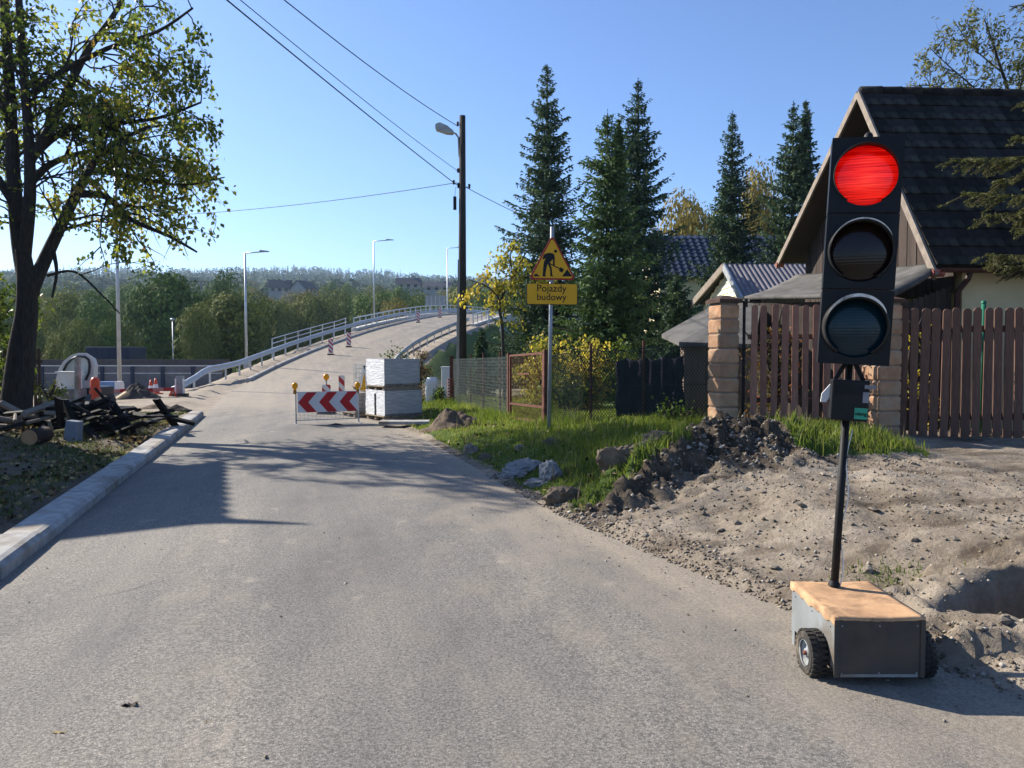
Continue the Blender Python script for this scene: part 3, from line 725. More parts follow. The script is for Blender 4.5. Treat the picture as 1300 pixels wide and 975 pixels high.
for k, (lm, nm) in enumerate(((LGRN, 'green'), (LAMB, 'amber'), (LRED, 'red'))):
    c = on_mast(HB + MH * (k + 0.5), 0.004, 0.03)
    w = MB(); 
    # chamber front plate with round opening: ring of quads from square to circle
    n = 48; fy = -(MD / 2); ac = math.atan2(MH / 2 - 0.003, MW / 2); cs_ = [ac, math.pi - ac, math.pi + ac, TAU - ac, TAU + ac]; AN = [cs_[i_] + (cs_[i_ + 1] - cs_[i_]) * k_ / 12 for i_ in range(4) for k_ in range(12)]
    V = []; F = []
    for j in range(n):
        a = AN[j]; ca, sa = math.cos(a), math.sin(a); q = 1 / max(abs(ca) / (MW / 2), abs(sa) / (MH / 2 - 0.003))
        V.append(c + SX * ca * q + AX * sa * q - FV * fy)
    for j in range(n):
        a = AN[j]; V.append(c + (SX * math.cos(a) + AX * math.sin(a)) * 0.158 - FV * fy)
    for j in range(n):
        a = AN[j]; V.append(c + (SX * math.cos(a) + AX * math.sin(a)) * 0.154 - FV * (fy + 0.03))
    for j in range(n):
        F.append((j, (j + 1) % n, n + (j + 1) % n, n + j)); F.append((n + j, n + (j + 1) % n, 2 * n + (j + 1) % n, 2 * n + j))
    for j in range(n):
        a = AN[j]; ca, sa = math.cos(a), math.sin(a); q = 0.97 / max(abs(ca) / (MW / 2), abs(sa) / (MH / 2 - 0.003))
        V.append(c + SX * ca * q + AX * sa * q - FV * (MD / 2))
    for j in range(n): F.append((3 * n + j, 3 * n + (j + 1) % n, (j + 1) % n, j))
    F.append(tuple(range(4 * n - 1, 3 * n - 1, -1)))
    w.add(V, F); ch = w.build('signal_chamber', BLK, sig)
    w = MB(); cl = c - FV * (fy + 0.018)
    w.lathe([(0.0, 0.020), (0.05, 0.018), (0.10, 0.012), (0.135, 0.004), (0.156, -0.004)], cl, FV, 40)
    ln = w.build('lens', lm, ch, True); ln['label'] = nm + (' signal lens, lit' if nm == 'red' else ' signal lens, unlit')
    disc_hood(c - FV * (fy + 0.004), *{'green': (0.148, 0.09, 0.020), 'amber': (0.151, 0.08, 0.012), 'red': (0.154, 0.06, 0.004)}[nm]).build('hood', RIMW, ch, True)
SUNLIT_ARC = MAT('pale sunlit visor arc', (0.78, 0.77, 0.72), (0.66, 0.65, 0.60), 8, 0.6, vary=0, dirt=(0.2, 0.19, 0.17), dscale=9)  # added pale arcs: sunlight on the hood tops painted as colour
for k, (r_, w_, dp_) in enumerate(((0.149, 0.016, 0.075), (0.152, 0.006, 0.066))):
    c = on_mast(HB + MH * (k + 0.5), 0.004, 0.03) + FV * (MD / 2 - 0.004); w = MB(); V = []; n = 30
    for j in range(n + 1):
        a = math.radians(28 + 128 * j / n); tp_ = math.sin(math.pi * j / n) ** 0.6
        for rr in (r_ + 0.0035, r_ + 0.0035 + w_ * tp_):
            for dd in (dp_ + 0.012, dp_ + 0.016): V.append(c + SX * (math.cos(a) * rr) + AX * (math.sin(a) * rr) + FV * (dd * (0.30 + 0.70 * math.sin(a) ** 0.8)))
    w.add(V, [f for j in range(n) for f in ((4 * j + 1, 4 * j + 5, 4 * j + 7, 4 * j + 3), (4 * j, 4 * j + 2, 4 * j + 6, 4 * j + 4), (4 * j + 2, 4 * j + 3, 4 * j + 7, 4 * j + 6), (4 * j, 4 * j + 4, 4 * j + 5, 4 * j + 1))]); w.build('sunlit_visor_arc', SUNLIT_ARC, sig)
w = MB(); w.lathe([(0.0, 0.045), (0.014, 0.042), (0.022, 0.03), (0.024, 0.0)], on_mast(HB + 3 * MH - 0.004, 0.012, 0.03), AX, 16); w.build('top_knob', BLKM, sig, True)

# ================================================================== road-works sign
YEL = MAT('amber yellow sign sheet', (0.78, 0.40, 0.018), (0.70, 0.355, 0.016), 3, 0.5, vary=0.02)
SRED = MAT('sign red border', (0.36, 0.035, 0.020), (0.30, 0.03, 0.02), 4, 0.5, vary=0)
SBLK = MAT('sign black print', (0.012, 0.012, 0.012), None, 4, 0.5, vary=0)
PGREY = MAT('grey post paint', (0.36, 0.38, 0.40), (0.27, 0.29, 0.31), 6, 0.5, metal=0.4, vary=0)
SY = 12.4
ub = P(699, 557, SY); base_z = top(ub.x, SY)
sign = thing('road_sign', 'yellow triangular road works sign with text plate on grey post in the grass', 'sign', (ub.x - 0.02, SY, base_z))
fx = Vector((0.985, 0.17, 0)).normalized(); fz = Vector((0, 0, 1)); fn = fx.cross(fz)
top_z = P(701, 288, SY).z
w = MB(); w.tube([(ub.x - 0.03, SY, base_z - 0.15), (ub.x + 0.02, SY, top_z)], 0.031, 14); w.build('post', PGREY, sign, True)
s_px = SY / F_PX
so = P(700, 330, SY) + fn * 0.045
def zpt(x, y): return ((x - 350) * (100 / 696.0) * s_px, -(y - 360) * (100 / 696.0) * s_px)   # coordinates surveyed on the sign face
so = Vector(P(650 + 350 * 100 / 696.0, 280 + 360 * 140 / 975.0, SY)) + fn * 0.045
def rounded_tri(pts, r, n=6):
    out = []
    for i, p in enumerate(pts):
        a, c = Vector(pts[i - 1]), Vector(pts[(i + 1) % 3]); p = Vector(p)
        u, v = (a - p).normalized(), (c - p).normalized(); h = u.angle(v) / 2; d = r / math.tan(h)
        cen = p + (u + v).normalized() * (r / math.sin(h)); s, e = p + u * d, p + v * d
        a0 = math.atan2(s.y - cen.y, s.x - cen.x); a1 = math.atan2(e.y - cen.y, e.x - cen.x)
        da = (a1 - a0 + math.pi) % TAU - math.pi
        out += [(cen.x + r * math.cos(a0 + da * k / n), cen.y + r * math.sin(a0 + da * k / n)) for k in range(n + 1)]
    return out
tri = [zpt(140, 525), zpt(566, 525), zpt(350, 128)]
w = MB(); w.prism(rounded_tri(tri, 0.045), so, fx, fz, 0.012); tp = w.build('warning_triangle', SRED, sign)
cen = (sum(p[0] for p in tri) / 3, sum(p[1] for p in tri) / 3)
tri2 = [(cen[0] + (p[0] - cen[0]) * 0.885, cen[1] + (p[1] - cen[1]) * 0.885) for p in tri]
w = MB(); w.prism(rounded_tri(tri2, 0.03), so + fn * 0.003, fx, fz, 0.003); w.build('yellow_field', YEL, tp)
w = MB()
wk = [(285, 300), (315, 291), (350, 292), (368, 305), (372, 330), (372, 402), (357, 402), (355, 345), (325, 378), (345, 420), (350, 485), (365, 495), (333, 495), (330, 430), (308, 385), (298, 425), (288, 480), (292, 497), (263, 497), (268, 425), (275, 370), (290, 340), (262, 350), (270, 315)]
polys = [wk, [(316, 372), (420, 424), (418, 434), (314, 382)], [(420, 412), (455, 430), (440, 462), (410, 445)], [(437, 493), (485, 430), (530, 493)], [(178, 497), (205, 470), (240, 497)], [(380 + 14 * math.cos(TAU * k / 14), 275 + 14 * math.sin(TAU * k / 14)) for k in range(14)]]
for pl in polys:
    q = [zpt(*p) for p in pl]
    ar = sum(q[i - 1][0] * q[i][1] - q[i][0] * q[i - 1][1] for i in range(len(q)))
    if ar < 0: q = q[::-1]
    w.prism(q, so + fn * 0.006, fx, fz, 0.002)
w.build('digging_worker_symbol', SBLK, tp)
def rrect(x0, y0, x1, y1, r, n=4):
    o = []
    for cx_, cy_, a in ((x1 - r, y0 + r, -90), (x1 - r, y1 - r, 0), (x0 + r, y1 - r, 90), (x0 + r, y0 + r, 180)):
        o += [(cx_ + r * math.cos(math.radians(a + 90 * k / n)), cy_ + r * math.sin(math.radians(a + 90 * k / n))) for k in range(n + 1)]
    return o
x0, y0 = zpt(122, 742); x1, y1 = zpt(578, 556)
w = MB(); w.prism(rrect(x0, y0, x1, y1, 0.03), so, fx, fz, 0.012); pp = w.build('text_plate', SBLK, sign)
w = MB(); w.prism(rrect(x0 + 0.008, y0 + 0.008, x1 - 0.008, y1 - 0.008, 0.024), so + fn * 0.003, fx, fz, 0.003); w.build('yellow_field', YEL, pp)
def text_mesh(name, body, origin, ux, uz, width, mat, parent, off=0.0):
    cu = bpy.data.curves.new('t', 'FONT'); cu.body = body; cu.align_x = 'CENTER'; cu.size = 1; cu.offset = off; cu.extrude = 0.002
    o = bpy.data.objects.new('t', cu); COL.objects.link(o)
    bpy.context.view_layer.update(); dg = bpy.context.evaluated_depsgraph_get()
    me = bpy.data.meshes.new_from_object(o.evaluated_get(dg)); bpy.data.objects.remove(o)
    V = np.zeros(len(me.vertices) * 3, np.float32); me.vertices.foreach_get('co', V); V = V.reshape(-1, 3)
    s = width / (V[:, 0].max() - V[:, 0].min()); ctr = (V[:, 0].max() + V[:, 0].min()) / 2
    ux, uz = Vector(ux), Vector(uz); un = ux.cross(uz)
    W = [Vector(origin) + ux * float((v[0] - ctr) * s) + uz * float(v[1] * s) + un * float(v[2]) for v in V]
    me.vertices.foreach_set('co', np.array([tuple(p) for p in W], np.float32).ravel()); me.update(); me.materials.clear()
    me.name = name
    return finish(name, me, mat, parent)
for body, yl, xa, xb in (('Pojazdy', 628, 215, 478), ('budowy', 702, 215, 478)):
    q = zpt((xa + xb) / 2, yl); text_mesh('lettering', body, so + fx * q[0] + fz * q[1] + fn * 0.004, fx, fz, zpt(xb, 0)[0] - zpt(xa, 0)[0], SBLK, pp, 0.006)
for zz in (0.15, -0.02, -0.30, -0.40):
    w = MB(); w.box(Vector((ub.x, SY, so.z + zz)) + fn * 0.015, (0.10, 0.05, 0.025), None); w.build('clamp', PGREY, sign)

text_mesh('sticker_lettering', 'oleng', on_mast(0.956, 0.055, 0.1305), SX, AX, 0.056, SBLK, cb, 0.004)

# ================================================================== arrow barrier board and warning lamps
CHW = MAT('grey-white reflective sheet', (0.60, 0.61, 0.63), (0.52, 0.53, 0.55), 3, 0.45, vary=0)
CHR = MAT('red reflective sheet', (0.42, 0.018, 0.022), (0.36, 0.015, 0.018), 3, 0.45, vary=0)
AMB = MAT('amber lamp plastic', (0.85, 0.36, 0.01), (0.70, 0.28, 0.008), 3, 0.25, vary=0)
A = Vector((P(376, 540, 17.3).x, 17.3, 0.02)); B = Vector((P(455.5, 537, 17.9).x, 17.9, 0.02))
bu = (B - A); bu.z = 0; bl = bu.length; bu.normalize(); bn = bu.cross(Vector((0, 0, 1)))
brd = thing('barrier_board', 'red and white chevron barrier board on a wire frame in front of the pallets', 'barrier', A)
z_of = lambda py: P(415, py, 17.6).z
zb, zt = z_of(522.8), z_of(497.3)
def on_b(s, z, f=0): return A + bu * s + Vector((0, 0, z - A.z)) + bn * f
w = MB()
for s in (0, bl): w.tube([on_b(s, 0.03), on_b(s, z_of(496) + 0.02)], 0.016, 8)
w.tube([on_b(0, 0.12), on_b(bl, 0.12)], 0.011, 8); w.tube([on_b(0, zt), on_b(bl, zt)], 0.011, 8)
for s in (0, bl): w.beam(on_b(s, 0.025) - bn * 0.25, on_b(s, 0.025) + bn * 0.25, 0.04, 0.02)
w.build('frame', DGALV, brd)
w = MB()
for k in range(1, 16): w.tube([on_b(bl * k / 16, 0.12), on_b(bl * k / 16, zb)], 0.003, 4)
for k in range(1, 5): w.tube([on_b(0, 0.12 + (zb - 0.12) * k / 5), on_b(bl, 0.12 + (zb - 0.12) * k / 5)], 0.003, 4)
w.build('wire_grid', DGALV, brd)
w = MB(); w.prism([(0.03, zb), (bl - 0.03, zb), (bl - 0.03, zt), (0.03, zt)], A + bn * 0.03 - Vector((0, 0, A.z)), bu, Vector((0, 0, 1)), 0.01); pn = w.build('panel', CHW, brd)
H = zt - zb
for k in range(3):
    s0 = 0.035 + bl * (0.327 * k + 0.005); tip = s0; ww = bl * 0.158; run = bl * 0.135
    q = [(tip, zb + H / 2), (tip + run, zb + 0.004), (tip + run + ww, zb + 0.004), (tip + ww, zb + H / 2), (tip + run + ww, zt - 0.004), (tip + run, zt - 0.004)]
    q = [(min(a, bl - 0.034), b) for a, b in q]
    w = MB(); w.prism(q, A + bn * 0.034 - Vector((0, 0, A.z)), bu, Vector((0, 0, 1)), 0.003); w.build('chevron', CHR, pn)
def lamp_head(p, parent, r=0.068):
    m_ = MB(); m_.lathe([(0.0, r * 1.15), (r * 0.5, r * 1.02), (r * 0.9, r * 0.55), (r, 0), (r * 0.9, -r * 0.55), (r * 0.45, -r * 1.1), (r * 0.35, -r * 1.7)], p, (0, 0, 1), 16)
    a = m_.build('warning_lamp', AMB, parent, True)
    m_ = MB(); m_.box(Vector(p) + Vector((0, 0, -r * 2.1)), (0.06, 0.05, 0.09)); m_.build('lamp_base', MAT('ochre lamp base', (0.35, 0.17, 0.02), None, 5, 0.6, vary=0), a)
lamp_head(on_b(-0.02, z_of(489)), brd); lamp_head(on_b(bl - 0.02, z_of(489.5)), brd)

def stripes_mat():
    m_, nt, b, N, L = _nt('red and white slanting stripes')
    tc = N('ShaderNodeTexCoord'); sep = N('ShaderNodeSeparateXYZ'); L(tc.outputs['Object'], sep.inputs[0])
    a = N('ShaderNodeMath'); a.operation = 'ADD'; L(sep.outputs['X'], a.inputs[0]); L(sep.outputs['Z'], a.inputs[1])
    k = N('ShaderNodeMath'); k.operation = 'MULTIPLY'; k.inputs[1].default_value = 3.2; L(a.outputs[0], k.inputs[0])
    f = N('ShaderNodeMath'); f.operation = 'FRACT'; L(k.outputs[0], f.inputs[0])
    g = N('ShaderNodeMath'); g.operation = 'GREATER_THAN'; g.inputs[1].default_value = 0.5; L(f.outputs[0], g.inputs[0])
    L(mixc(nt, g.outputs[0], (0.62, 0.62, 0.62), (0.40, 0.02, 0.022)), b.inputs['Base Color']); b.inputs['Roughness'].default_value = 0.5
    return m_
STRIPE = stripes_mat()
def delineator(px, py, d, label, h=1.0, wd=0.25, lamp=False):
    q = P(px, py, d); z = top(q.x, d)
    t = thing('delineator_board', label, 'road marker', (q.x, d, z))
    m_ = MB(); m_.box((0, 0, 0.05), (0.42, 0.6, 0.10), None, 0, 0.8); o = m_.build('foot', MAT('rubber foot', (0.03, 0.03, 0.03), None, 5, 0.8, vary=0), t); o.matrix_parent_inverse = Matrix()
    m_ = MB(); m_.prism(rrect(-wd / 2, 0.14, wd / 2, h, 0.04), (0, -0.02, 0), (1, 0, 0), (0, 0, 1), 0.04); o = m_.build('striped_panel', STRIPE, t); o.matrix_parent_inverse = Matrix()
    if lamp:
        m_ = MB(); m_.tube([(0, 0, h - 0.1), (0, 0, h + 0.12)], 0.02, 6); o = m_.build('lamp_stem', DGALV, t); o.matrix_parent_inverse = Matrix()
        m_ = MB(); m_.lathe([(0.0, 0.09), (0.05, 0.08), (0.08, 0.03), (0.075, -0.03), (0.03, -0.09)], (0, 0, h + 0.2), (0, 0, 1), 14); o = m_.build('warning_lamp', AMB, t, True); o.matrix_parent_inverse = Matrix()
delineator(414.5, 520, 20.5, 'low red and white marker board topped by an amber lamp', 0.80, 0.22, True)
delineator(434, 520, 21.5, 'red and white marker board standing beside the white stand by the pallets', 1.02, 0.16)
for px, py, d, l in ((420, 450, 55.5, 'lower of the striped marker boards on the left edge of the ramp'), (443, 445, 60, 'second striped marker board up the left edge of the ramp'), (531, 416, 80, 'third striped marker board, on the bridge before the crest'), (558.5, 408, 87, 'topmost striped marker board at the crest of the bridge')):
    delineator(px, py, d, l, 1.15, 0.34)

# ================================================================== pallets of paving blocks
def wrap_mat(name, c, c2, st=(2, 2, 14), sheen=0.25):
    m_ = MAT(name, c, c2, 2.2, 0.22, 0.5, spec=0.7, stretch=st, bscale=3.0, bdist=0.05, vary=0.05)
    return m_
WRAP_LIT = wrap_mat('sunlit creased clear wrap over blocks', (0.80, 0.80, 0.80), (0.55, 0.56, 0.57))  # wrap on the sunward face, its sunlight put into the pale colour
WRAP_SHADE = wrap_mat('shaded clear wrap over grey blocks', (0.46, 0.465, 0.47), (0.28, 0.285, 0.29), (2, 2, 26))  # same wrap on the other faces, greyed in colour for their shade
BLOCK = MAT('grey concrete block', (0.27, 0.27, 0.27), (0.19, 0.19, 0.19), 10, 0.85, 0.3, vary=0.15)
PALW = MAT('grey-brown pallet wood', (0.34, 0.27, 0.19), (0.22, 0.175, 0.125), 10, 0.85, 0.3, stretch=(1, 8, 8))
def pallet(cx, cy, z, wx, wy, h, rz, label, wrap=True, rows=5):
    t = thing('pallet_load', label, 'pallet', (cx, cy, z)); t.rotation_euler = (0, 0, rz)
    def pt(m_, nm, mat): o = m_.build(nm, mat, t); o.matrix_parent_inverse = Matrix(); return o
    for yy in (-0.42, 0, 0.42):
        m_ = MB(); m_.box((0, yy * wy, 0.045), (wx, 0.10, 0.075)); pt(m_, 'runner', PALW)
    for k in range(5):
        m_ = MB(); m_.box(((k - 2) * wx * 0.225, 0, 0.097), (wx * 0.17, wy, 0.022)); pt(m_, 'deck_board', PALW)
    nx, ny = 4, 4; bw, bd, bh = wx * 0.97 / nx, wy * 0.97 / ny, (h - 0.12) / rows
    blk = MB(); blk.box((0, 0, 0), (bw - 0.008, bd - 0.008, bh - 0.007)); bm_ = blk.mesh('block'); bm_.materials.append(BLOCK)
    for r in range(rows):
        for a in range(nx):
            for b_ in range(ny):
                if 0 < a < nx - 1 and 0 < b_ < ny - 1 and r < rows - 1: continue
                o = share('block', bm_, t, ((a - (nx - 1) / 2) * bw + random.uniform(-.004, .004), (b_ - (ny - 1) / 2) * bd + random.uniform(-.004, .004), 0.112 + bh * (r + 0.5))); o.matrix_parent_inverse = Matrix()
    if wrap:
        n_ = 28; hz = 14; V = []; rg = np.random.default_rng(int(cx * 100) % 99 + 5)
        for j in range(hz + 1):
            for k in range(n_ * 4):
                s, u = k // n_, (k % n_) / n_
                a = [(-1 + 2 * u, -1), (1, -1 + 2 * u), (1 - 2 * u, 1), (-1, 1 - 2 * u)][s]
                f = 1.012 + 0.018 * float(fbm(k * 0.35, j * 1.1, 3, 6)) + 0.01 * rg.random()
                V.append((a[0] * wx / 2 * f, a[1] * wy / 2 * f, 0.115 + (h - 0.10) * j / hz * (1 + 0.004 * rg.random())))
        N4 = n_ * 4
        for nm, mt, sides in (('sunlit_wrap', WRAP_LIT, (3,)), ('shaded_wrap', WRAP_SHADE, (0, 1, 2))):
            F = [(j * N4 + k, j * N4 + (k + 1) % N4, (j + 1) * N4 + (k + 1) % N4, (j + 1) * N4 + k) for j in range(hz) for k in range(N4) if k // n_ in sides and s_keep(k // n_, (k % n_) / n_, j / hz, wrap)]
            o = np_mesh(nm, np.array(V), np.array(F), mt, t); o.matrix_parent_inverse = Matrix()
    return t
def s_keep(side, u, v, mode):
    if side in (0, 1, 2): return v > 0.03
    if mode == 2: return not (0.46 < u < 0.56 and v < 0.80)
    return True
z_g = 0.03
rzp = math.radians(35)
pallet(P(500, 537, 18.9).x, 18.9, z_g, 0.98, 1.05, 0.70, rzp, 'lower pallet of grey blocks with torn plastic wrap', 2)
pallet(P(499, 537, 18.95).x, 18.95, z_g + 0.71, 0.93, 1.0, 0.74, rzp, 'upper pallet of blocks in glossy clear plastic wrap', 1, 6)
pallet(P(462, 535, 19.9).x, 19.9, z_g, 0.85, 0.85, 0.62, rzp, 'bare pallet of dark grey blocks between chevron board and wrapped pallets', False)
pallet(P(474, 535, 20.2).x, 20.35, z_g + 0.63, 0.85, 0.85, 0.70, rzp, 'half-hidden bare blocks behind the upper wrapped pallet', False, 5)
w_ = thing('folding_sign', 'white folding sign stand with yellow panel leaning left of the pallets', 'sign', (P(460, 500, 19.2).x, 19.2, 0.65))
q0 = P(455, 497, 19.2); q1 = P(463, 464, 19.2); q2 = P(467, 497, 19.2)
m = MB(); m.beam(q0, q1, 0.05, 0.05, (0, 1, 0)); m.beam(q1, q2, 0.05, 0.05, (0, 1, 0)); m.build('frame', WHITE, w_)
m = MB(); m.prism([(q0.x + 0.06, q0.z + 0.02), (q2.x - 0.05, q0.z + 0.02), (q1.x, q1.z - 0.12)], (0, 19.18, 0), (1, 0, 0), (0, 0, 1), 0.01); m.build('panel', YEL, w_)

# ================================================================== cabinets by the far fence
m = MB(); q = P(568, 510, 23.8); g = gz(q.x, 23.8)
cb2 = thing('utility_cabinet', 'white utility cabinet beside the end of the wire fence', 'cabinet', (q.x, 23.8, g))
m.box((q.x, 23.8, g + 0.55), (0.34, 0.30, 1.1)); m.build('body', WHITE, cb2, bevel=0.015)
m = MB(); m.box((q.x + 0.02, 23.63, g + 0.62), (0.24, 0.02, 0.8)); m.build('door', WHITE, cb2)
m = MB(); m.box((q.x, 23.8, g + 1.12), (0.38, 0.34, 0.04)); m.build('cap', WHITE, cb2)
q = P(548.5, 505, 22.8); g = gz(q.x, 22.8)
m = MB(); n_ = 16; V = []; 
for j in range(8):
    v = j / 7; r = 0.20 * (1 - 0.10 * abs(v - .4)) * (1.0 if v < 0.9 else 0.75)
    for k in range(n_):
        a = TAU * k / n_; f = 1 + 0.12 * float(fbm(k * 0.7, j * 0.8, 3, 9)); ca, sa = math.cos(a), math.sin(a); e = 1 / max(abs(ca), abs(sa)) ** 0.6
        V.append((q.x + ca * r * e * f, 22.8 + sa * r * e * f, g + 0.85 * v))
m.add(V, [(j * n_ + k, j * n_ + (k + 1) % n_, (j + 1) * n_ + (k + 1) % n_, (j + 1) * n_ + k) for j in range(7) for k in range(n_)] + [tuple(range(7 * n_, 8 * n_))])
tag(m.build('bulk_bag', WHITE, None, True), 'crumpled white sack left of the white utility cabinet', 'bag')

# ================================================================== street lamps, poles, wires
def street_lamp(px, py, d, ptop, arm_px, label, base_z=None):
    q = P(px, py, d); z = gz(q.x, d) if base_z is None else base_z; zt = P(px, ptop, d).z
    t = thing('street_lamp', label, 'street lamp', (q.x, d, z)); al = arm_px / F_PX * d
    m_ = MB(); m_.tube([(q.x, d, z - 0.2), (q.x, d, (z + zt) / 2), (q.x, d, zt)], [0.10, 0.08, 0.055], 10); m_.build('pole', GALV, t, True)
    m_ = MB(); m_.tube([(q.x, d, zt - 0.02), (q.x + al * 0.7, d, zt + 0.04 * al)], 0.04, 8); m_.build('arm', GALV, t, True)
    m_ = MB(); m_.prism([(0, -0.05), (al * 0.36, -0.03), (al * 0.36, 0.02), (0.05, 0.08), (0, 0.06)], (q.x + al * 0.66, d - 0.12, zt + 0.04 * al), (1, 0, 0), (0, 0, 1), -0.24); m_.build('lantern', DGALV, t)
    m_ = MB(); m_.box((q.x, d, z + 0.25), (0.30, 0.30, 0.5)); m_.build('base', GALV, t)
street_lamp(313, 470, 50, 321, 31, 'grey street lamp with angled arm beside the guardrail foot')
street_lamp(475, 400, 78, 306, 25, 'grey street lamp at the left end of the bridge railing')
street_lamp(568, 388, 100, 315, 20, 'grey street lamp just left of the utility pole on the bridge')
street_lamp(152, 492, 37, 205, 40, 'tall grey lamp pole in front of the noise wall, head hidden by leaves')
street_lamp(628, 395, 112, 345, 12, 'faint far lamp pole behind the yellow tree')
q = P(220, 455, 62); g = gz(q.x, 62)
pl = thing('park_lamp', 'short lamp post with small round head beyond the noise wall', 'lamp post', (q.x, 62, g)); zt = P(220, 407, 62).z
m = MB(); m.tube([(q.x, 62, g - 0.2), (q.x, 62, zt)], 0.05, 8); m.build('pole', GALV, pl, True)
m = MB(); m.lathe([(0, 0.12), (0.16, 0.08), (0.18, 0.0), (0.1, -0.1)], (q.x, 62, zt + 0.08), (0, 0, 1), 12); m.build('lamp_head', GALV, pl, True)

POLE = MAT('dark weathered pole', (0.055, 0.045, 0.038), (0.032, 0.028, 0.025), 8, 0.9, 0.3, stretch=(6, 6, 0.6), vary=0)
PYD = 25.0
pb = P(588, 520, PYD); g = gz(pb.x, PYD); ptz = P(588, 147, PYD).z
pole = thing('utility_pole', 'dark wooden utility pole with lamp and wires behind the wire fence', 'utility pole', (pb.x, PYD, g))
m = MB(); m.tube([(pb.x - 0.03, PYD, g - 0.3), (pb.x, PYD, ptz)], [0.15, 0.095], 14); m.build('shaft', POLE, pole, True)
CPOST = MAT('concrete stub', (0.34, 0.32, 0.29), (0.26, 0.25, 0.23), 6, 0.9, 0.2, vary=0)
m = MB(); m.beam((pb.x - 0.19, PYD - 0.02, g - 0.3), (pb.x - 0.10, PYD - 0.02, P(586, 330, PYD).z), 0.11, 0.16, (0, 1, 0)); m.build('concrete_stub', CPOST, pole)
p2 = P(582, 175, PYD)
m = MB(); m.tube([p2 + Vector((0.03, 0, -0.6)), p2, p2 + Vector((-0.08, -0.02, 0.12)), P(572, 167, PYD)], 0.03, 8); m.build('lamp_arm', DGALV, pole, True)
lh = P(569, 169, PYD); lu = Vector((0.93, 0, -0.37)).normalized(); lv = Vector((0.37, 0, 0.93))
m = MB(); m.prism([(-0.36, 0.02), (-0.30, -0.12), (0.05, -0.10), (0.24, -0.04), (0.26, 0.04), (0.02, 0.12), (-0.25, 0.13)], lh + Vector((-0.05, -0.13, 0.02)), lu, lv, -0.26); m.build('lantern', MAT('lantern shell', (0.42, 0.43, 0.42), (0.3, 0.3, 0.3), 6, 0.5, vary=0), pole, bevel=0.03)
def insul(p, nm='insulator'):
    m_ = MB(); m_.lathe([(0.0, 0.08), (0.035, 0.07), (0.045, 0.03), (0.03, 0.0), (0.045, -0.03), (0.02, -0.07)], p, (0, 0, 1), 10); m_.build(nm, SBLK, pole, True)
for py, sx in ((158, -0.17), (236, -0.15), (232, -0.30), (237, 0.2), (217, -0.16)):
    q = P(588, py, PYD); insul(q + Vector((sx, -0.05, 0)))
    m = MB(); m.tube([q, q + Vector((sx, -0.05, -0.03))], 0.014, 6); m.build('bracket', DGALV, pole)
m = MB(); hq = P(577.5, 258, PYD); m.box(hq, (0.10, 0.08, 0.42)); m.tube([hq + Vector((0, 0, 0.2)), hq + Vector((0.02, 0, 0.5)), P(588, 240, PYD)], 0.008, 5); m.build('hanging_cable_box', SBLK, pole)
WIRE = MAT('wire', (0.03, 0.03, 0.032), None, 4, 0.6, vary=0)
# the next poles, outside the picture or hidden by the lime tree
def plain_pole(x, y, h, label):
    z = gz(x, y); t = thing('utility_pole', label, 'utility pole', (x, y, z))
    m_ = MB(); m_.tube([(x, y, z - 0.2), (x, y, z + h)], [0.15, 0.1], 12); m_.build('shaft', POLE, t, True)
    for k in range(4):
        m_ = MB(); m_.tube([(x, y, z + h - 0.3 - 0.5 * k), (x + 0.2, y, z + h - 0.25 - 0.5 * k)], 0.02, 6); m_.build('bracket', DGALV, t)
    return z + h
h2 = plain_pole(-10.3, -14.0, 9.4, 'dark utility pole on the left verge behind the viewpoint')
h3 = plain_pole(P(28, 400, 38).x, 38, 9.0, 'far utility pole hidden behind the lime tree')
def wire(a, b, sag, label, r=0.011):
    a, b = Vector(a), Vector(b); pts = []
    for k in range(33):
        t = k / 32; p = a.lerp(b, t); p.z -= sag * 4 * t * (1 - t); pts.append(p)
    m_ = MB(); m_.tube(pts, r, 5, False); tag(m_.build('overhead_wire', WIRE, None, True), label, 'wire')
wa = P(581, 160, PYD); wire(wa, (-10.1, -14, h2 - 0.25), 1.35, 'highest overhead wire, running from the pole top to the upper left')
wa = P(581, 217, PYD); wire(wa, (-10.1, -14, h2 - 0.75), 0.7, 'middle thin overhead wire running from the pole to the upper left', 0.008)
wa = P(580, 235, PYD); wire(wa, (-10.1, -14, h2 - 1.25), 0.35, 'lowest thick overhead wire running from the pole to the upper left', 0.013)
wa = P(579, 232, PYD); wire(wa, (P(28, 400, 38).x, 38, h3 - 0.3), 0.45, 'flat overhead wire running left from the pole behind the lime tree')
wa = P(590, 237, PYD); wire(wa, (8.2, 39.4, 6.4), 0.5, 'short wire running right from the pole into the spruces')

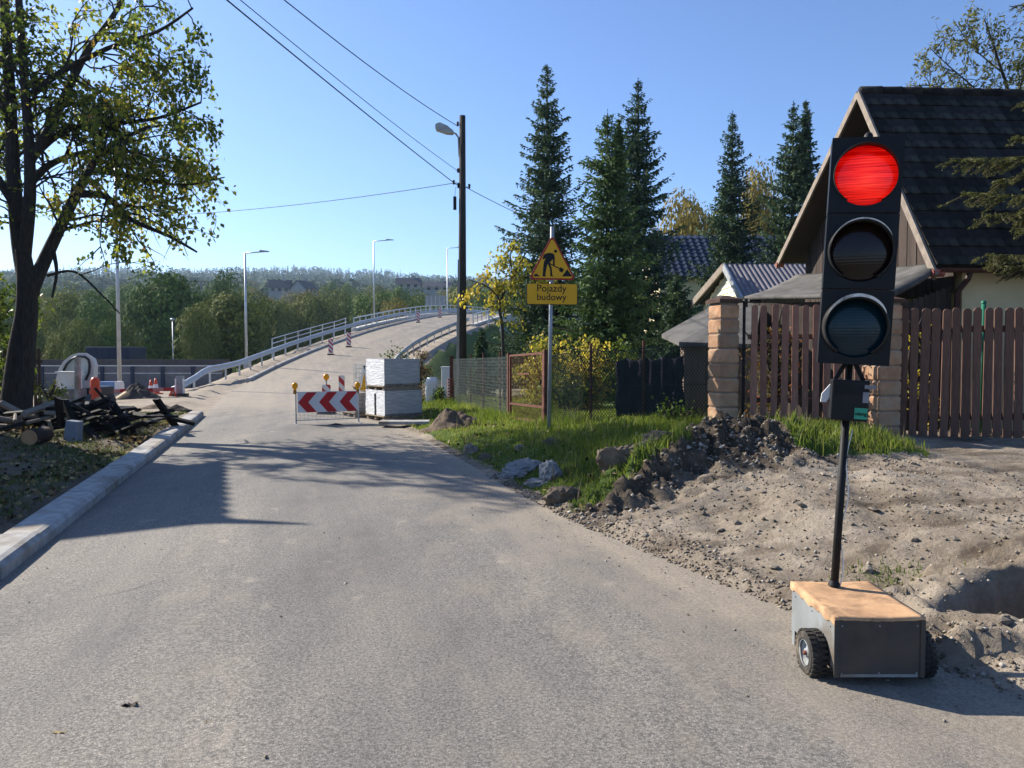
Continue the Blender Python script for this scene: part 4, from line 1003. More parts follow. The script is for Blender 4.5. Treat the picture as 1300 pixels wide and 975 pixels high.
# ================================================================== noise wall and works beyond the left verge
PANEL = MAT('grey wall panel', (0.165, 0.155, 0.165), (0.125, 0.12, 0.13), 5, 0.8, 0.15, vary=0.06)
PTOP = MAT('brown-grey coping', (0.095, 0.08, 0.075), (0.07, 0.06, 0.055), 5, 0.8)
NAVY = MAT('dark blue steel post', (0.03, 0.04, 0.075), None, 5, 0.5, vary=0)
wl = thing('noise_wall', 'long grey panelled noise wall below the woods', 'wall', (P(140, 495, 45).x, 45, -0.8))
wx0 = P(-60, 480, 47).x; wx1 = P(284, 480, 47).x; wy_ = 47.0; nwp = 9
ztop = P(150, 465, 47).z
for k in range(nwp):
    a = wx0 + (wx1 - wx0) * k / nwp; b_ = wx0 + (wx1 - wx0) * (k + 1) / nwp
    m = MB(); m.box(((a + b_) / 2, wy_, (ztop - 2.6) / 2), (b_ - a - 0.16, 0.12, ztop + 2.6)); m.build('panel', PANEL, wl)
    m = MB(); m.box(((a + b_) / 2, wy_ - 0.07, ztop - 0.42), (b_ - a - 0.18, 0.04, 0.05)); m.build('batten', GALV, wl)
    m = MB(); m.box((a, wy_ - 0.06, (ztop - 2.6) / 2), (0.2, 0.2, ztop + 2.6)); m.build('post', NAVY, wl)
m = MB(); m.box(((wx0 + wx1) / 2, wy_ - 0.02, ztop + 0.03), (wx1 - wx0, 0.2, 0.06)); m.build('capping_rail', GALV, wl)
m = MB(); m.box(((wx0 + wx1) / 2, wy_ + 0.9, ztop + 0.20), (wx1 - wx0, 0.3, 0.42)); m.build('rear_coping', PTOP, wl)
m = MB(); q = P(148, 452, 52); m.box((q.x, 52, q.z - 1.1), (2.9, 2.4, 3.4)); 
ct = thing('container', 'dark blue container roof showing above the noise wall', 'container', (q.x, 52, gz(q.x, 52)))
m.build('body', NAVY, ct, bevel=0.04)
for k in range(7):
    m = MB(); m.box((q.x - 1.2 + 0.4 * k, 50.78, q.z - 1.1), (0.12, 0.05, 3.2)); m.build('rib', NAVY, ct)

# small excavator cab seen from behind, with white equipment boxes
EXD = 23.0
CABG = MAT('pale grey machine paint', (0.62, 0.63, 0.64), (0.50, 0.51, 0.52), 4, 0.4, vary=0)
CABD = MAT('dark machine paint', (0.045, 0.047, 0.05), (0.03, 0.03, 0.033), 4, 0.5, vary=0)
GLASS = MAT('hazy cab glass', (0.45, 0.53, 0.58), (0.38, 0.47, 0.53), 3, 0.12, spec=0.8, vary=0)
def px2(x, y): return (P(x, y, EXD).x, P(x, y, EXD).z)
ex = thing('mini_excavator', 'small grey rounded machine cab standing behind the charred timber', 'construction vehicle', (P(95, 505, EXD).x, EXD, gz(P(95, 505, EXD).x, EXD)))
zc = lambda X, Y, D=EXD: (P(40 + X * 100 / 1083.0, 430 + Y * 90 / 975.0, D).x, P(40 + X * 100 / 1083.0, 430 + Y * 90 / 975.0, D).z)
outer = [(320, 700), (335, 560), (370, 420), (440, 310), (540, 230), (640, 195), (760, 195), (830, 240), (858, 330), (855, 480), (830, 640), (760, 760), (660, 790)]
innr = [(420, 690), (425, 560), (445, 440), (490, 350), (560, 280), (640, 245), (740, 250), (790, 290), (805, 370), (795, 470), (750, 570), (700, 620), (640, 690)]
m = MB(); O = [Vector((zc(*p, EXD - 0.55)[0], EXD - 0.55, zc(*p, EXD - 0.55)[1])) for p in outer]; I = [Vector((zc(*p, EXD - 0.55)[0], EXD - 0.55, zc(*p, EXD - 0.55)[1])) for p in innr]; Ob = [p + Vector((-0.42, 1.0, -0.08)) for p in O]
n = len(O); Ib = [p + Vector((0, 0.1, 0)) for p in I]
m.add(O + I, [(k, k + n, k + n + 1, k + 1) for k in range(n - 1)]); m.add(O + Ob, [(k, k + 1, k + 1 + n, k + n) for k in range(n - 1)]); m.add(I + Ib, [(k, k + n, k + n + 1, k + 1) for k in range(n - 1)])
m.add(Ob, [tuple(range(n))])
cabo = m.build('cab', CABG, ex, False)
m = MB(); m.tube([p + Vector((0, -0.02, 0)) for p in I[2:11]], 0.035, 6); m.build('window_seal', CABD, cabo, True)
m = MB(); m.add([p + Vector((0, 0.06, 0)) for p in I], [tuple(range(n))]); m.build('rear_window', GLASS, cabo)
m = MB(); bx_ = P(96, 505, EXD); m.box((bx_.x + 0.15, EXD + 0.1, gz(bx_.x, EXD) + 0.42), (1.25, 1.35, 0.42)); m.build('undercarriage', CABD, ex, bevel=0.06)
for s in (-1, 1):
    m = MB(); tq = [(0.75 * math.cos(a) if abs(math.cos(a)) < 0.5 else 0.6 * math.copysign(1, math.cos(a)) + 0.2 * math.cos(a), 0.2 * math.sin(a)) for a in [TAU * k / 20 for k in range(20)]]
    m.prism(tq, (bx_.x + 0.15, EXD + 0.1 + s * 0.55 - 0.14, gz(bx_.x, EXD) + 0.2), (1, 0, 0), (0, 0, 1), -0.28); m.build('track', RUB, ex)
m = MB(); a = zc(372, 470, EXD - 1.2); b_ = zc(600, 700, EXD - 1.2); m.box(((a[0] + b_[0]) / 2, EXD - 1.0, (a[1] + b_[1]) / 2), (b_[0] - a[0], 0.35, a[1] - b_[1])); 
wb = thing('equipment_box', 'white box in front of the rounded machine cab', 'box', ((a[0] + b_[0]) / 2, EXD - 1.0, b_[1])); m.build('body', WHITE, wb, bevel=0.01)
m = MB(); m.box(((a[0] + b_[0]) / 2 - 0.04, EXD - 1.0, a[1] + 0.02), (b_[0] - a[0] + 0.14, 0.40, 0.03)); m.build('lid', WHITE, wb)
m = MB(); a = zc(628, 255, EXD - 1.25); b_ = zc(700, 790, EXD - 1.25); m.prism([(a[0], a[1]), (b_[0] - 0.02, a[1]), (b_[0] - 0.05, b_[1] - 0.4), (a[0] - 0.03, b_[1] - 0.4)][::-1], (0, EXD - 1.25, 0), (1, 0, 0), (0, 0, 1), -0.14)
tag(m.build('concrete_post', CONC, None, bevel=0.01), 'upright grey concrete slab post in front of the rounded cab', 'post')
m = MB(); a = zc(155, 690, EXD - 1.3); b_ = zc(620, 900, EXD - 1.3); gq = gz(a[0], EXD - 1.0); m.box(((a[0] + b_[0]) / 2, EXD - 1.05, (a[1] - 0.01 + gq) / 2), (b_[0] - a[0], 0.6, a[1] - 0.01 - gq)); 
tag(m.build('concrete_block', MAT('grey-brown concrete', (0.25, 0.235, 0.23), (0.18, 0.17, 0.165), 6, 0.9, 0.3, vary=0), None, bevel=0.02), 'low grey concrete block under the white box', 'block')
ORG = MAT('orange plastic', (0.75, 0.10, 0.035), (0.62, 0.08, 0.03), 4, 0.45, vary=0.05)
def cone(px, py, d, h, label, r=None):
    q_ = P(px, py, d); g_ = gz(q_.x, d); r = r or h * 0.26; t = thing('traffic_cone', label, 'cone', (q_.x, d, g_))
    m_ = MB(); m_.lathe([(r * 1.0, 0.03), (r * 0.62, h * 0.35), (r * 0.42, h * 0.66), (r * 0.2, h), (0, h)], (q_.x, d, g_), (0, 0, 1), 16); m_.build('body', ORG, t, True)
    m_ = MB(); m_.lathe([(r * 0.66, h * 0.35), (r * 0.46, h * 0.62)], (q_.x, d, g_), (0, 0, 1), 16); m_.build('reflective_band', WHITE, t, True)
    m_ = MB(); m_.box((q_.x, d, g_ + 0.02), (r * 2.6, r * 2.6, 0.04)); m_.build('base', ORG, t)
q = P(121, 500, 21.6); g = gz(q.x, 21.6); zt = P(121, 479, 21.6).z
dr_ = thing('channelizer_drum', 'tall orange plastic drum right of the rounded machine cab', 'drum', (q.x, 21.6, g))
m = MB(); hh = zt - g; m.lathe([(0.17, 0), (0.17, hh * 0.3), (0.15, hh * 0.32), (0.15, hh * 0.6), (0.13, hh * 0.62), (0.12, hh * 0.9), (0.07, hh), (0, hh)], (q.x, 21.6, g), (0, 0, 1), 18); m.build('body', ORG, dr_, True)
m = MB(); m.lathe([(0.175, hh * 0.12), (0.172, hh * 0.24)], (q.x, 21.6, g), (0, 0, 1), 18); m.build('ring', CHR, dr_, True)
m = MB(); m.box((q.x, 21.6, g + 0.02), (0.45, 0.45, 0.04)); m.build('base', RUB, dr_)
cone(192, 512, 31.5, 0.62, 'small orange cone on the sand under the red barrier beam')
cone(198, 508, 32.6, 0.66, 'small orange cone beside the twig heap, right of the other cone')
q = P(138, 492, 31); g = gz(q.x, 31)
m = MB(); m.box((q.x, 31, P(138, 490, 31).z), (0.65, 0.35, 0.36)); cb_ = thing('cooler_box', 'blue and white crate behind the red barrier beam', 'box', (q.x, 31, g))
m.build('body', MAT('blue crate', (0.16, 0.27, 0.48), (0.13, 0.22, 0.4), 3, 0.5, vary=0), cb_, bevel=0.02)
m = MB(); m.box((q.x + 0.42, 31, P(138, 490, 31).z), (0.18, 0.36, 0.38)); m.build('end_panel', WHITE, cb_)
m = MB(); m.box((q.x + 0.05, 31.02, (P(138, 490, 31).z - 0.18 + g) / 2), (0.9, 0.3, max(0.05, P(138, 490, 31).z - 0.18 - g))); m.build('stand', CONC, cb_)
# red barrier beam with posts
a = P(124, 497, 28.5); b_ = P(221, 494, 29.5)
rb = thing('barrier_beam', 'long red beam barrier across the sand in front of the noise wall', 'barrier', (a.x, 29, gz(a.x, 29)))
nseg = 7
for k in range(nseg):
    m = MB(); m.beam(a.lerp(b_, k / nseg), a.lerp(b_, (k + 1) / nseg), 0.04, 0.13); m.build('beam_section', CHR if k % 2 == 0 else MAT('pale pink-red paint', (0.55, 0.22, 0.2), None, 4, 0.5, vary=0), rb)
for f in (0.02, 0.98):
    p = a.lerp(b_, f); g = gz(p.x, p.y); m = MB(); m.beam((p.x - 0.16, p.y, g - 0.05), p, 0.05, 0.05, (0, 1, 0)); m.beam((p.x + 0.16, p.y, g - 0.05), p, 0.05, 0.05, (0, 1, 0)); m.build('trestle', ORG, rb)
m = MB(); q = P(229, 506, 29.8); g = gz(q.x, 29.8); m.box((q.x, 29.8, g + 0.38), (0.30, 0.12, 0.78)); wp = thing('marker_stand', 'grey two-legged marker stand at the right end of the red beam', 'stand', (q.x, 29.8, g)); m.build('panel', DGALV, wp)
for s in (-0.15, 0.15):
    m = MB(); m.box((q.x + s, 29.75, g + 0.3), (0.05, 0.05, 0.75)); m.build('leg', WHITE, wp)
m = MB(); m.box((q.x, 29.75, g + 0.05), (0.55, 0.4, 0.1)); m.build('foot', RUB, wp)
m = MB(); a = P(140, 511, 26.5); b_ = P(160, 498, 27.2); m.beam(a, b_, 0.12, 0.06); tag(m.build('timber_plank', MAT('fresh pale timber', (0.60, 0.47, 0.30), (0.5, 0.38, 0.24), 6, 0.8, 0.2, stretch=(6, 1, 6), vary=0), None), 'pale plank propped on the dark trench edge', 'plank')
m = MB(); a = P(172, 501, 28.3); b_ = P(188, 501, 28.3); m.beam(a, b_, 0.14, 0.06); tag(m.build('timber_plank', MAT('fresh pale timber', (0.60, 0.47, 0.30), (0.5, 0.38, 0.24), 6, 0.8, 0.2, stretch=(1, 6, 6), vary=0), None), 'short pale plank lying flat on the brown spoil heap', 'plank')
# ================================================================== soil heaps, rocks, clods
SOIL = MAT('loose brown soil', (0.17, 0.125, 0.085), (0.085, 0.062, 0.045), 14, 0.95, 0.9, bscale=30, bdist=0.03, vary=0.1)
SOILD = MAT('dark damp soil', (0.085, 0.068, 0.055), (0.042, 0.035, 0.03), 12, 0.95, 0.9, bscale=30, bdist=0.03, vary=0.15)
STONE = MAT('grey rubble stone', (0.33, 0.29, 0.235), (0.20, 0.17, 0.135), 7, 0.9, 0.6, bscale=20, bdist=0.02, vary=0.3, dirt=(0.17, 0.13, 0.09), dscale=4)
def mound(name, cx, cy, rx, ry, h, mat, label, cat, seed, rough=0.35, n=46, zb=None):
    g = top(cx, cy) if zb is None else zb
    V = []; F = []
    rings = 16
    for j in range(rings + 1):
        t = j / rings
        for k in range(n):
            a = TAU * k / n; ca, sa = math.cos(a), math.sin(a)
            e = 1 + 0.25 * float(fbm(ca * 1.5 + seed, sa * 1.5, 3, seed))
            x, y = cx + ca * rx * t * e, cy + sa * ry * t * e
            zz = h * (1 - t) ** 1.15 * (1 + 0.25 * float(vnoise(x * 3, y * 3, seed))) + rough * h * float(fbm(x * 7, y * 7, 4, seed + 2)) * (1 - t * t * 0.7)
            base = top(x, y) if zb is None else zb
            V.append((x, y, base + max(zz, 0) * (1 if t < 0.95 else 0) - (0.06 if t >= 0.95 else 0)))
    F = [(j * n + k, j * n + (k + 1) % n, (j + 1) * n + (k + 1) % n, (j + 1) * n + k) for j in range(rings) for k in range(n)]
    o = np_mesh(name, np.array(V)[:, :], np.array([f[::-1] for f in F])[:, ::-1], mat, None, False)
    tag(o, label, cat); return o
q = P(567, 548, 15.6); mound('soil_heap', q.x + 0.03, 15.7, 0.62, 0.5, 0.42, SOIL, 'small brown soil heap in the grass right of the pallets', 'soil heap', 3)
q = P(168, 515, 28); mound('spoil_heap', q.x, 28.4, 1.0, 0.7, 0.55, SOILD, 'dark spoil heap under the red barrier beam', 'soil heap', 8)
q = P(196, 527, 22.5); mound('soil_heap', q.x, 22.8, 0.7, 0.35, 0.16, SOIL, 'flat brown soil lump on sand past the kerb end, left one', 'soil heap', 12)
q = P(216, 530, 21.5); mound('soil_heap', q.x, 21.9, 0.45, 0.22, 0.14, SOILD, 'flat dark soil lump on sand past the kerb end, right one', 'soil heap', 15)
q = P(425, 541, 17.2); mound('soil_heap', q.x, 17.25, 0.34, 0.14, 0.06, SOILD, 'black sandbag-like lump at the right foot of the chevron board', 'soil heap', 18)
def rock_mesh(seed, sub=2, rough=0.45, flat=0.75):
    import bmesh
    from mathutils import noise as mn
    bm = bmesh.new(); bmesh.ops.create_icosphere(bm, subdivisions=sub, radius=0.5)
    rg_ = np.random.default_rng(seed); o = Vector(rg_.random(3) * 20)
    cuts = [(Vector(rg_.normal(size=3)).normalized(), rg_.uniform(0.26, 0.44)) for _ in range(9)]
    for v in bm.verts:
        c = v.co.copy()
        for n_, d_ in cuts:                      # broken faces
            k = c.dot(n_) - d_
            if k > 0: c -= n_ * k * 0.85
        if sub > 2:
            c *= 1 + rough * (0.16 * mn.noise(c * 4 + o) + 0.16 * mn.noise(c * 9 + o) + 0.10 * mn.noise(c * 21 + o))
        else: c *= 1 + rough * 0.4 * mn.noise(c * 3 + o)
        v.co = Vector((c.x, c.y, c.z * flat)) * 1.18
    me = bpy.data.meshes.new('stone'); bm.to_mesh(me); bm.free(); return me
ROCKS = [rock_mesh(40 + k, 1) for k in range(6)]
for r_ in ROCKS: r_.materials.append(STONE)
# the larger single lumps along the road edge
def boulder(name, px, py, d, sx, sy, sz, mat, label, cat, seed, rz=0, sink=0.42, sub=4, rough=1.1):
    q_ = P(px, py, d); me = rock_mesh(seed, sub, rough, 0.85); me.materials.append(mat)
    o = bpy.data.objects.new(name, me); COL.objects.link(o); o.location = (q_.x, d, top(q_.x, d) + sz * (0.5 - sink)); o.scale = (sx, sy, sz); o.rotation_euler = (0, 0, rz)
    return tag(o, label, cat)
CLOD = MAT('dry brown clod', (0.235, 0.185, 0.135), (0.12, 0.092, 0.068), 5, 0.95, 0.9, bscale=14, bdist=0.05, vary=0)
CEM = MAT('spilled grey concrete', (0.31, 0.305, 0.30), (0.20, 0.197, 0.195), 5, 0.9, 0.6, bscale=18, bdist=0.02, vary=0.08)
boulder('earth_clod', 788, 604, 8.45, 0.56, 0.44, 0.56, CLOD, 'big dry brown clod tipped up between grass and dirt heap', 'clod', 71, 0.3, 0.40, 4, 1.2)
boulder('earth_clod', 838, 612, 8.75, 0.40, 0.32, 0.24, CLOD, 'flat brown clod right of the big tipped clod', 'clod', 72, 0.9)
boulder('earth_clod', 716, 642, 8.15, 0.38, 0.26, 0.28, CLOD, 'brown turf clod at the asphalt edge under the grass', 'clod', 76, 0.4)
boulder('concrete_lump', 668, 612, 9.9, 0.50, 0.34, 0.27, CEM, 'rounded pale grey concrete lump at the road edge, largest', 'rubble', 73, 0.5)
boulder('concrete_lump', 652, 618, 9.9, 0.36, 0.3, 0.18, CEM, 'grey concrete lump touching the asphalt left of the largest lump', 'rubble', 74, 1.4)
boulder('concrete_lump', 697, 612, 9.3, 0.32, 0.26, 0.34, CEM, 'upright grey concrete lump nearest the grass tuft', 'rubble', 75, 2.0)
boulder('concrete_lump', 686, 628, 9.2, 0.34, 0.24, 0.15, CEM, 'low crumbly grey concrete lump in front of the largest', 'rubble', 77, 2.6)
boulder('field_stone', 598, 574, 12.2, 0.24, 0.2, 0.28, STONE, 'grey stone standing at the grass edge nearest the road bend', 'stone', 78, 0.2)
boulder('field_stone', 662, 577, 11.5, 0.2, 0.18, 0.16, STONE, 'pale stone half buried in the grass bank', 'stone', 79, 0.8)
boulder('field_stone', 700, 578, 11.0, 0.2, 0.2, 0.17, CLOD, 'brown clod half buried in the grass bank', 'clod', 80, 1.1)
boulder('field_stone', 615, 590, 11.5, 0.28, 0.2, 0.18, CLOD, 'dark earthy stone in shade of the bank edge', 'stone', 81, 1.9)
# slabs by the pallets
m = MB(); q = P(513, 540, 16.9); m.box((q.x, 17.0, top(q.x, 17.0) + 0.09), (1.1, 0.45, 0.07), rotz(0.05)); tag(m.build('concrete_slab', CONC, None, bevel=0.01), 'flat concrete slab lying at the foot of the pallets', 'slab')

# pebbles and rubble of the dirt slope: the largest single, the rest as one loose mass
rg = np.random.default_rng(11)
spots = []
while len(spots) < 150:
    y = rg.uniform(3.0, 9.9); x = float(Rx(y)) + abs(rg.normal(0, 1.0)) + 0.02
    if rg.random() < 0.45: x, y = rg.normal(2.3, 0.8), rg.normal(8.7, 0.6)
    if x < Rx(y) + 0.02 or x > 5.2 or float(dirt_mask(x, y)) < 0.6: continue
    if (1.4 < x < 2.15 and 3.5 < y < 4.3): continue
    spots.append((x, y))
for k, (x, y) in enumerate(spots):
    s = 0.035 + 0.075 * rg.random() ** 2.6
    o = bpy.data.objects.new('stone', ROCKS[k % 6]); COL.objects.link(o)
    o.location = (x, y, top(x, y) + s * 0.12); o.scale = (s, s * rg.uniform(0.7, 1.2), s * rg.uniform(0.5, 0.9)); o.rotation_euler = (rg.uniform(-.4, .4), rg.uniform(-.4, .4), rg.uniform(0, 6.3))
    tag(o, 'small rubble stone lying loose on the dirt slope or heap', 'stone', 'loose stones on the dirt slope')
def scatter_tetra(name, pts, sizes, mat, label, cat, seed):
    rg_ = np.random.default_rng(seed); n = len(pts); B_ = np.array([[1, 0, 0], [-.5, .87, 0], [-.5, -.87, 0.1], [0, 0, .8], [.1, .2, -.5]])
    fc = np.array([[0, 1, 3], [1, 2, 3], [2, 0, 3], [1, 0, 4], [2, 1, 4], [0, 2, 4]])
    a = rg_.uniform(0, TAU, n); c, s = np.cos(a), np.sin(a)
    J = B_[None] * (1 + 0.5 * rg_.normal(size=(n, 5, 1)) * 0.5) * np.asarray(sizes).reshape(-1, 1, 1)
    X = J[..., 0] * c[:, None] - J[..., 1] * s[:, None]; Y = J[..., 0] * s[:, None] + J[..., 1] * c[:, None]
    V = np.stack([X + pts[:, :1], Y + pts[:, 1:2], J[..., 2] + pts[:, 2:3]], -1).reshape(-1, 3)
    Fq = (fc[None] + (np.arange(n) * 5)[:, None, None]).reshape(-1, 3)
    return stuff(np_mesh(name, V, Fq, mat, None, False, tint=np.repeat(rg_.random(n), 5)), label, cat)
GRAV = LEAF('mixed gravel', [(0.0, (0.09, 0.07, 0.05)), (0.5, (0.20, 0.162, 0.12)), (0.85, (0.31, 0.275, 0.23)), (1.0, (0.45, 0.43, 0.40))], 0, 0.9)
pts = []; sz = []
while len(pts) < 9500:
    y = rg.uniform(2.6, 10.2); x = float(Rx(y)) + rg.uniform(0, 4.6) ** 1.0
    if rg.random() < 0.3: x = float(Rx(y)) + abs(rg.normal(0, 0.25)) - 0.05
    hmx = float(heap_mask(x, y))
    if rg.random() < 0.30: x, y = rg.normal(2.4, 0.8), rg.normal(8.9, 0.55); hmx = float(heap_mask(x, y))
    if x < Rx(y) - 0.1 or float(dirt_mask(x, y)) < 0.5: continue
    pts.append((x, y, top(x, y) + 0.003)); sz.append(0.006 + (0.034 if hmx > 0.25 else 0.017) * rg.random() ** 2.8)
scatter_tetra('gravel', np.array(pts), np.array(sz), GRAV, 'gravel and crumbs strewn over the dirt slope', 'gravel', 5)
pts = []; sz = []
while len(pts) < 900:
    y = rg.uniform(2.6, 17); x = float(Rx(y)) - abs(rg.normal(0, 0.5)) - 0.02
    if rg.random() < 0.35: x = rg.uniform(float(Lx(y)), float(Rx(y)))
    u = (x - Lx(y)) / (Rx(y) - Lx(y)); pts.append((x, y, float(Zr(y)) + 0.03 * (1 - (2 * u - 1) ** 2) + 0.003)); sz.append(0.003 + 0.008 * rg.random() ** 3)
scatter_tetra('grit', np.array(pts), np.array(sz), GRAV, 'fine grit strewn over the asphalt', 'grit', 6)

# fallen leaves on the asphalt
DRY = LEAF('dry leaf', [(0.0, (0.02, 0.015, 0.012)), (0.35, (0.09, 0.055, 0.03)), (0.7, (0.24, 0.16, 0.085)), (1.0, (0.42, 0.33, 0.17))], 0.15, 0.7)
def road_leaf(px, py, s, tint, label, seed):
    d = CAM_Z * F_PX / (py - HZ); q_ = P(px, py, d); rg_ = np.random.default_rng(seed); n = 9; V = [(0, 0, 0.12 * s)]
    for k in range(n * 2):
        a = TAU * k / (n * 2); r = s * (1 if k % 2 == 0 else 0.62) * rg_.uniform(0.7, 1.1); V.append((math.cos(a) * r, math.sin(a) * r * 0.6, 0.003 + s * 0.45 * rg_.random() ** 2 * abs(math.cos(a))))
    u_ = (q_.x - Lx(d)) / (Rx(d) - Lx(d)); V = np.array(V) + np.array([q_.x, d, 0.03 * (1 - (2 * u_ - 1) ** 2) - 0.004]); m_ = n * 2
    o = np_mesh('fallen_leaf', V, np.array([(0, 1 + k, 1 + (k + 1) % m_) for k in range(m_)]), DRY, None, False, tint=np.full(len(V), tint)); tag(o, label, 'leaf')
road_leaf(166, 909, 0.045, 0.05, 'curled black leaf on the asphalt at lower left', 1)
road_leaf(76, 944, 0.034, 0.8, 'tan crumpled leaf on the asphalt near the lower left corner', 2)
road_leaf(265, 932, 0.020, 0.98, 'small pale leaf on the asphalt right of the tan leaf', 3)
road_leaf(256, 894, 0.010, 0.05, 'tiny dark leaf scrap above the pale leaf', 4)
road_leaf(606, 821, 0.016, 0.3, 'brown leaf scrap in the middle of the asphalt', 5)

# ================================================================== wire fence with rusty gate
MESHW = MAT('dull green-grey fence wire', (0.030, 0.050, 0.045), (0.018, 0.030, 0.028), 5, 0.8, spec=0.05, vary=0)
def fence_mesh(mb, a, b, h, cell, wr=0.0052):
    """chain-link: two sets of diagonal wires, clipped to the panel"""
    a, b = Vector(a), Vector(b); d = b - a; L_ = Vector((d.x, d.y, 0)).length; u = Vector((d.x, d.y, 0)).normalized(); n = Vector((u.y, -u.x, 0)); sl = d.z / L_
    k = -h
    sv, sf = [], []
    def seg(s0, z0, s1, z1, off):
        p0 = a + u * s0 + Vector((0, 0, z0 + sl * s0)) + n * off; p1 = a + u * s1 + Vector((0, 0, z1 + sl * s1)) + n * off
        mb.tube([p0, p1], wr, 3, False)
    s = -h * 0.75
    asp = 0.75
    while s < L_:
        lo, hi = max(0.0, -s), min(h * asp, L_ - s)
        if hi > lo: seg(s + lo, lo / asp, s + hi, hi / asp, 0.003); seg(s + lo, h - lo / asp, s + hi, h - hi / asp, -0.003)
        s += cell
FLINE = [Vector(p) for p in ((2.98, 11.55, 0), (0.72, 13.2, 0), (0.0, 15.4, 0), (-1.68, 22.0, 0))]
FA, FB = FLINE[0], FLINE[-1]; _fl = [0.0]
for _a, _b in zip(FLINE[:-1], FLINE[1:]): _fl.append(_fl[-1] + (_b - _a).length)
def FP(t):
    s = min(max(t, 0.0), 1.0) * _fl[-1]
    for k in range(3):
        if s <= _fl[k + 1] or k == 2: return FLINE[k].lerp(FLINE[k + 1], (s - _fl[k]) / (_fl[k + 1] - _fl[k]))
def fpt(t): p = FP(t); return Vector((p.x, p.y, gz(p.x, p.y)))
def t_at_px(px):
    r = (px - 650) / F_PX; lo, hi = 0.0, 1.0
    for _ in range(40):
        m_ = (lo + hi) / 2; p = FP(m_)
        if p.x / p.y > r: lo = m_
        else: hi = m_
    return (lo + hi) / 2
def wire_fence(label, t0, t1, h, posts, cell=0.052, wr=0.0052, wm=None):
    wm = wm or MESHW
    a, b = fpt(t0), fpt(t1); t = thing('wire_fence', label, 'fence', a)
    nn = max(1, int(round((b - a).length / 1.2))); m_ = MB()
    for k in range(nn): fence_mesh(m_, fpt(t0 + (t1 - t0) * k / nn) + Vector((0, 0, 0.06)), fpt(t0 + (t1 - t0) * (k + 1) / nn) + Vector((0, 0, 0.06)), h - 0.06, cell, wr)
    stuff(m_.build('wire_mesh', wm, t))
    for hh in (0.12, h * 0.55, h):
        m_ = MB(); m_.tube([fpt(t0 + (t1 - t0) * k / (nn * 2)) + Vector((0, 0, hh - (0.03 if k % 2 else 0) * (hh == h))) for k in range(nn * 2 + 1)], 0.005, 5, False); m_.build('line_wire', MESHW, t)
    for tt in posts:
        p = fpt(tt); m_ = MB(); m_.tube([p + Vector((0.03, 0.03, -0.2)), p + Vector((0.03, 0.03, h + 0.12))], 0.022, 8); m_.build('post', RUST, t)
tg0, tg1 = t_at_px(690), t_at_px(648)
wire_fence('near stretch of wire fence from the brick pillar to the sign post', t_at_px(900), tg0, 1.32, [t_at_px(x) for x in (815, 748)])
wire_fence('far stretch of wire fence between the rusty gate and the white cabinet', tg1, 1.0, 1.36, [t_at_px(x) for x in (633, 612, 596)], 0.11, 0.0042, MAT('grey galvanised fence wire', (0.20, 0.22, 0.21), (0.13, 0.145, 0.14), 5, 0.7, spec=0.1, vary=0))
p = fpt(t_at_px(904)); rp = thing('fence_post', 'thick rusty angle-iron post at the near end of the wire fence', 'post', p)
m = MB(); m.box(p + Vector((0, 0, 0.66)), (0.035, 0.10, 1.75), rotz(0.3)); m.box(p + Vector((0.05, 0, 0.66)), (0.07, 0.012, 1.75), rotz(0.3)); m.build('angle_iron', RUST, rp)
m = MB()
for z_ in (0.3, 0.75, 1.2): m.box(p + Vector((0, -0.04, z_)), (0.12, 0.03, 0.02))
m.build('tie_wire', MESHW, rp)
ga, gb = fpt(tg0), fpt(tg1); gt = thing('garden_gate', 'narrow rusty steel frame gate in the wire fence left of the sign', 'gate', ga)
gd = (gb - ga); gd.z = 0; gd.normalize()
m = MB(); zt0 = 1.36; m.beam(ga + Vector((0, 0, 0.1)), ga + Vector((0, 0, zt0)), 0.045, 0.045, gd); m.beam(gb + Vector((0, 0, 0.1)), gb + Vector((0, 0, zt0 + 0.02)), 0.045, 0.045, gd)
for hh in (0.12, 0.40, zt0): m.beam(ga + Vector((0, 0, hh)) + gd * 0.023, gb + Vector((0, 0, hh + 0.01)) - gd * 0.023, 0.04, 0.04)
m.beam(gb.lerp(ga, 0.25) + Vector((0, 0, 1.0)), gb.lerp(ga, 0.62) + Vector((0, 0, 1.0)), 0.03, 0.03); m.build('gate_frame', RUST, gt)
m = MB(); fence_mesh(m, ga + Vector((0, 0, 0.14)), gb + Vector((0, 0, 0.14)), zt0 - 0.16, 0.09, 0.003); stuff(m.build('wire_infill', RUST, gt))
for pp_, s in ((ga, -1), (gb, 1)):
    m = MB(); c = pp_ + gd * (0.09 * s); m.beam(c + Vector((0, 0, -0.2)), c + Vector((0, 0, 1.42)), 0.07, 0.07, gd); m.build('gate_post', RUST, gt)
m = MB(); m.box(ga.lerp(gb, 0.08) + Vector((0, -0.03, 0.85)), (0.03, 0.05, 0.09)); m.build('lock_case', BLKM, gt)
# stacked brown boards as end post
p = fpt(1.0); ep = thing('fence_end_stack', 'dark red-brown end post with stacked tile edges beside the white cabinet', 'post', p)
m = MB(); m.box(p + Vector((-0.04, 0.1, 0.7)), (0.12, 0.14, 1.5)); m.build('post', RUST, ep)
for k in range(9):
    m = MB(); m.box(p + Vector((-0.05, -0.01, 0.10 + 0.085 * k)), (0.22, 0.10, 0.045), rotz(0.25)); m.build('tile', RED, ep)
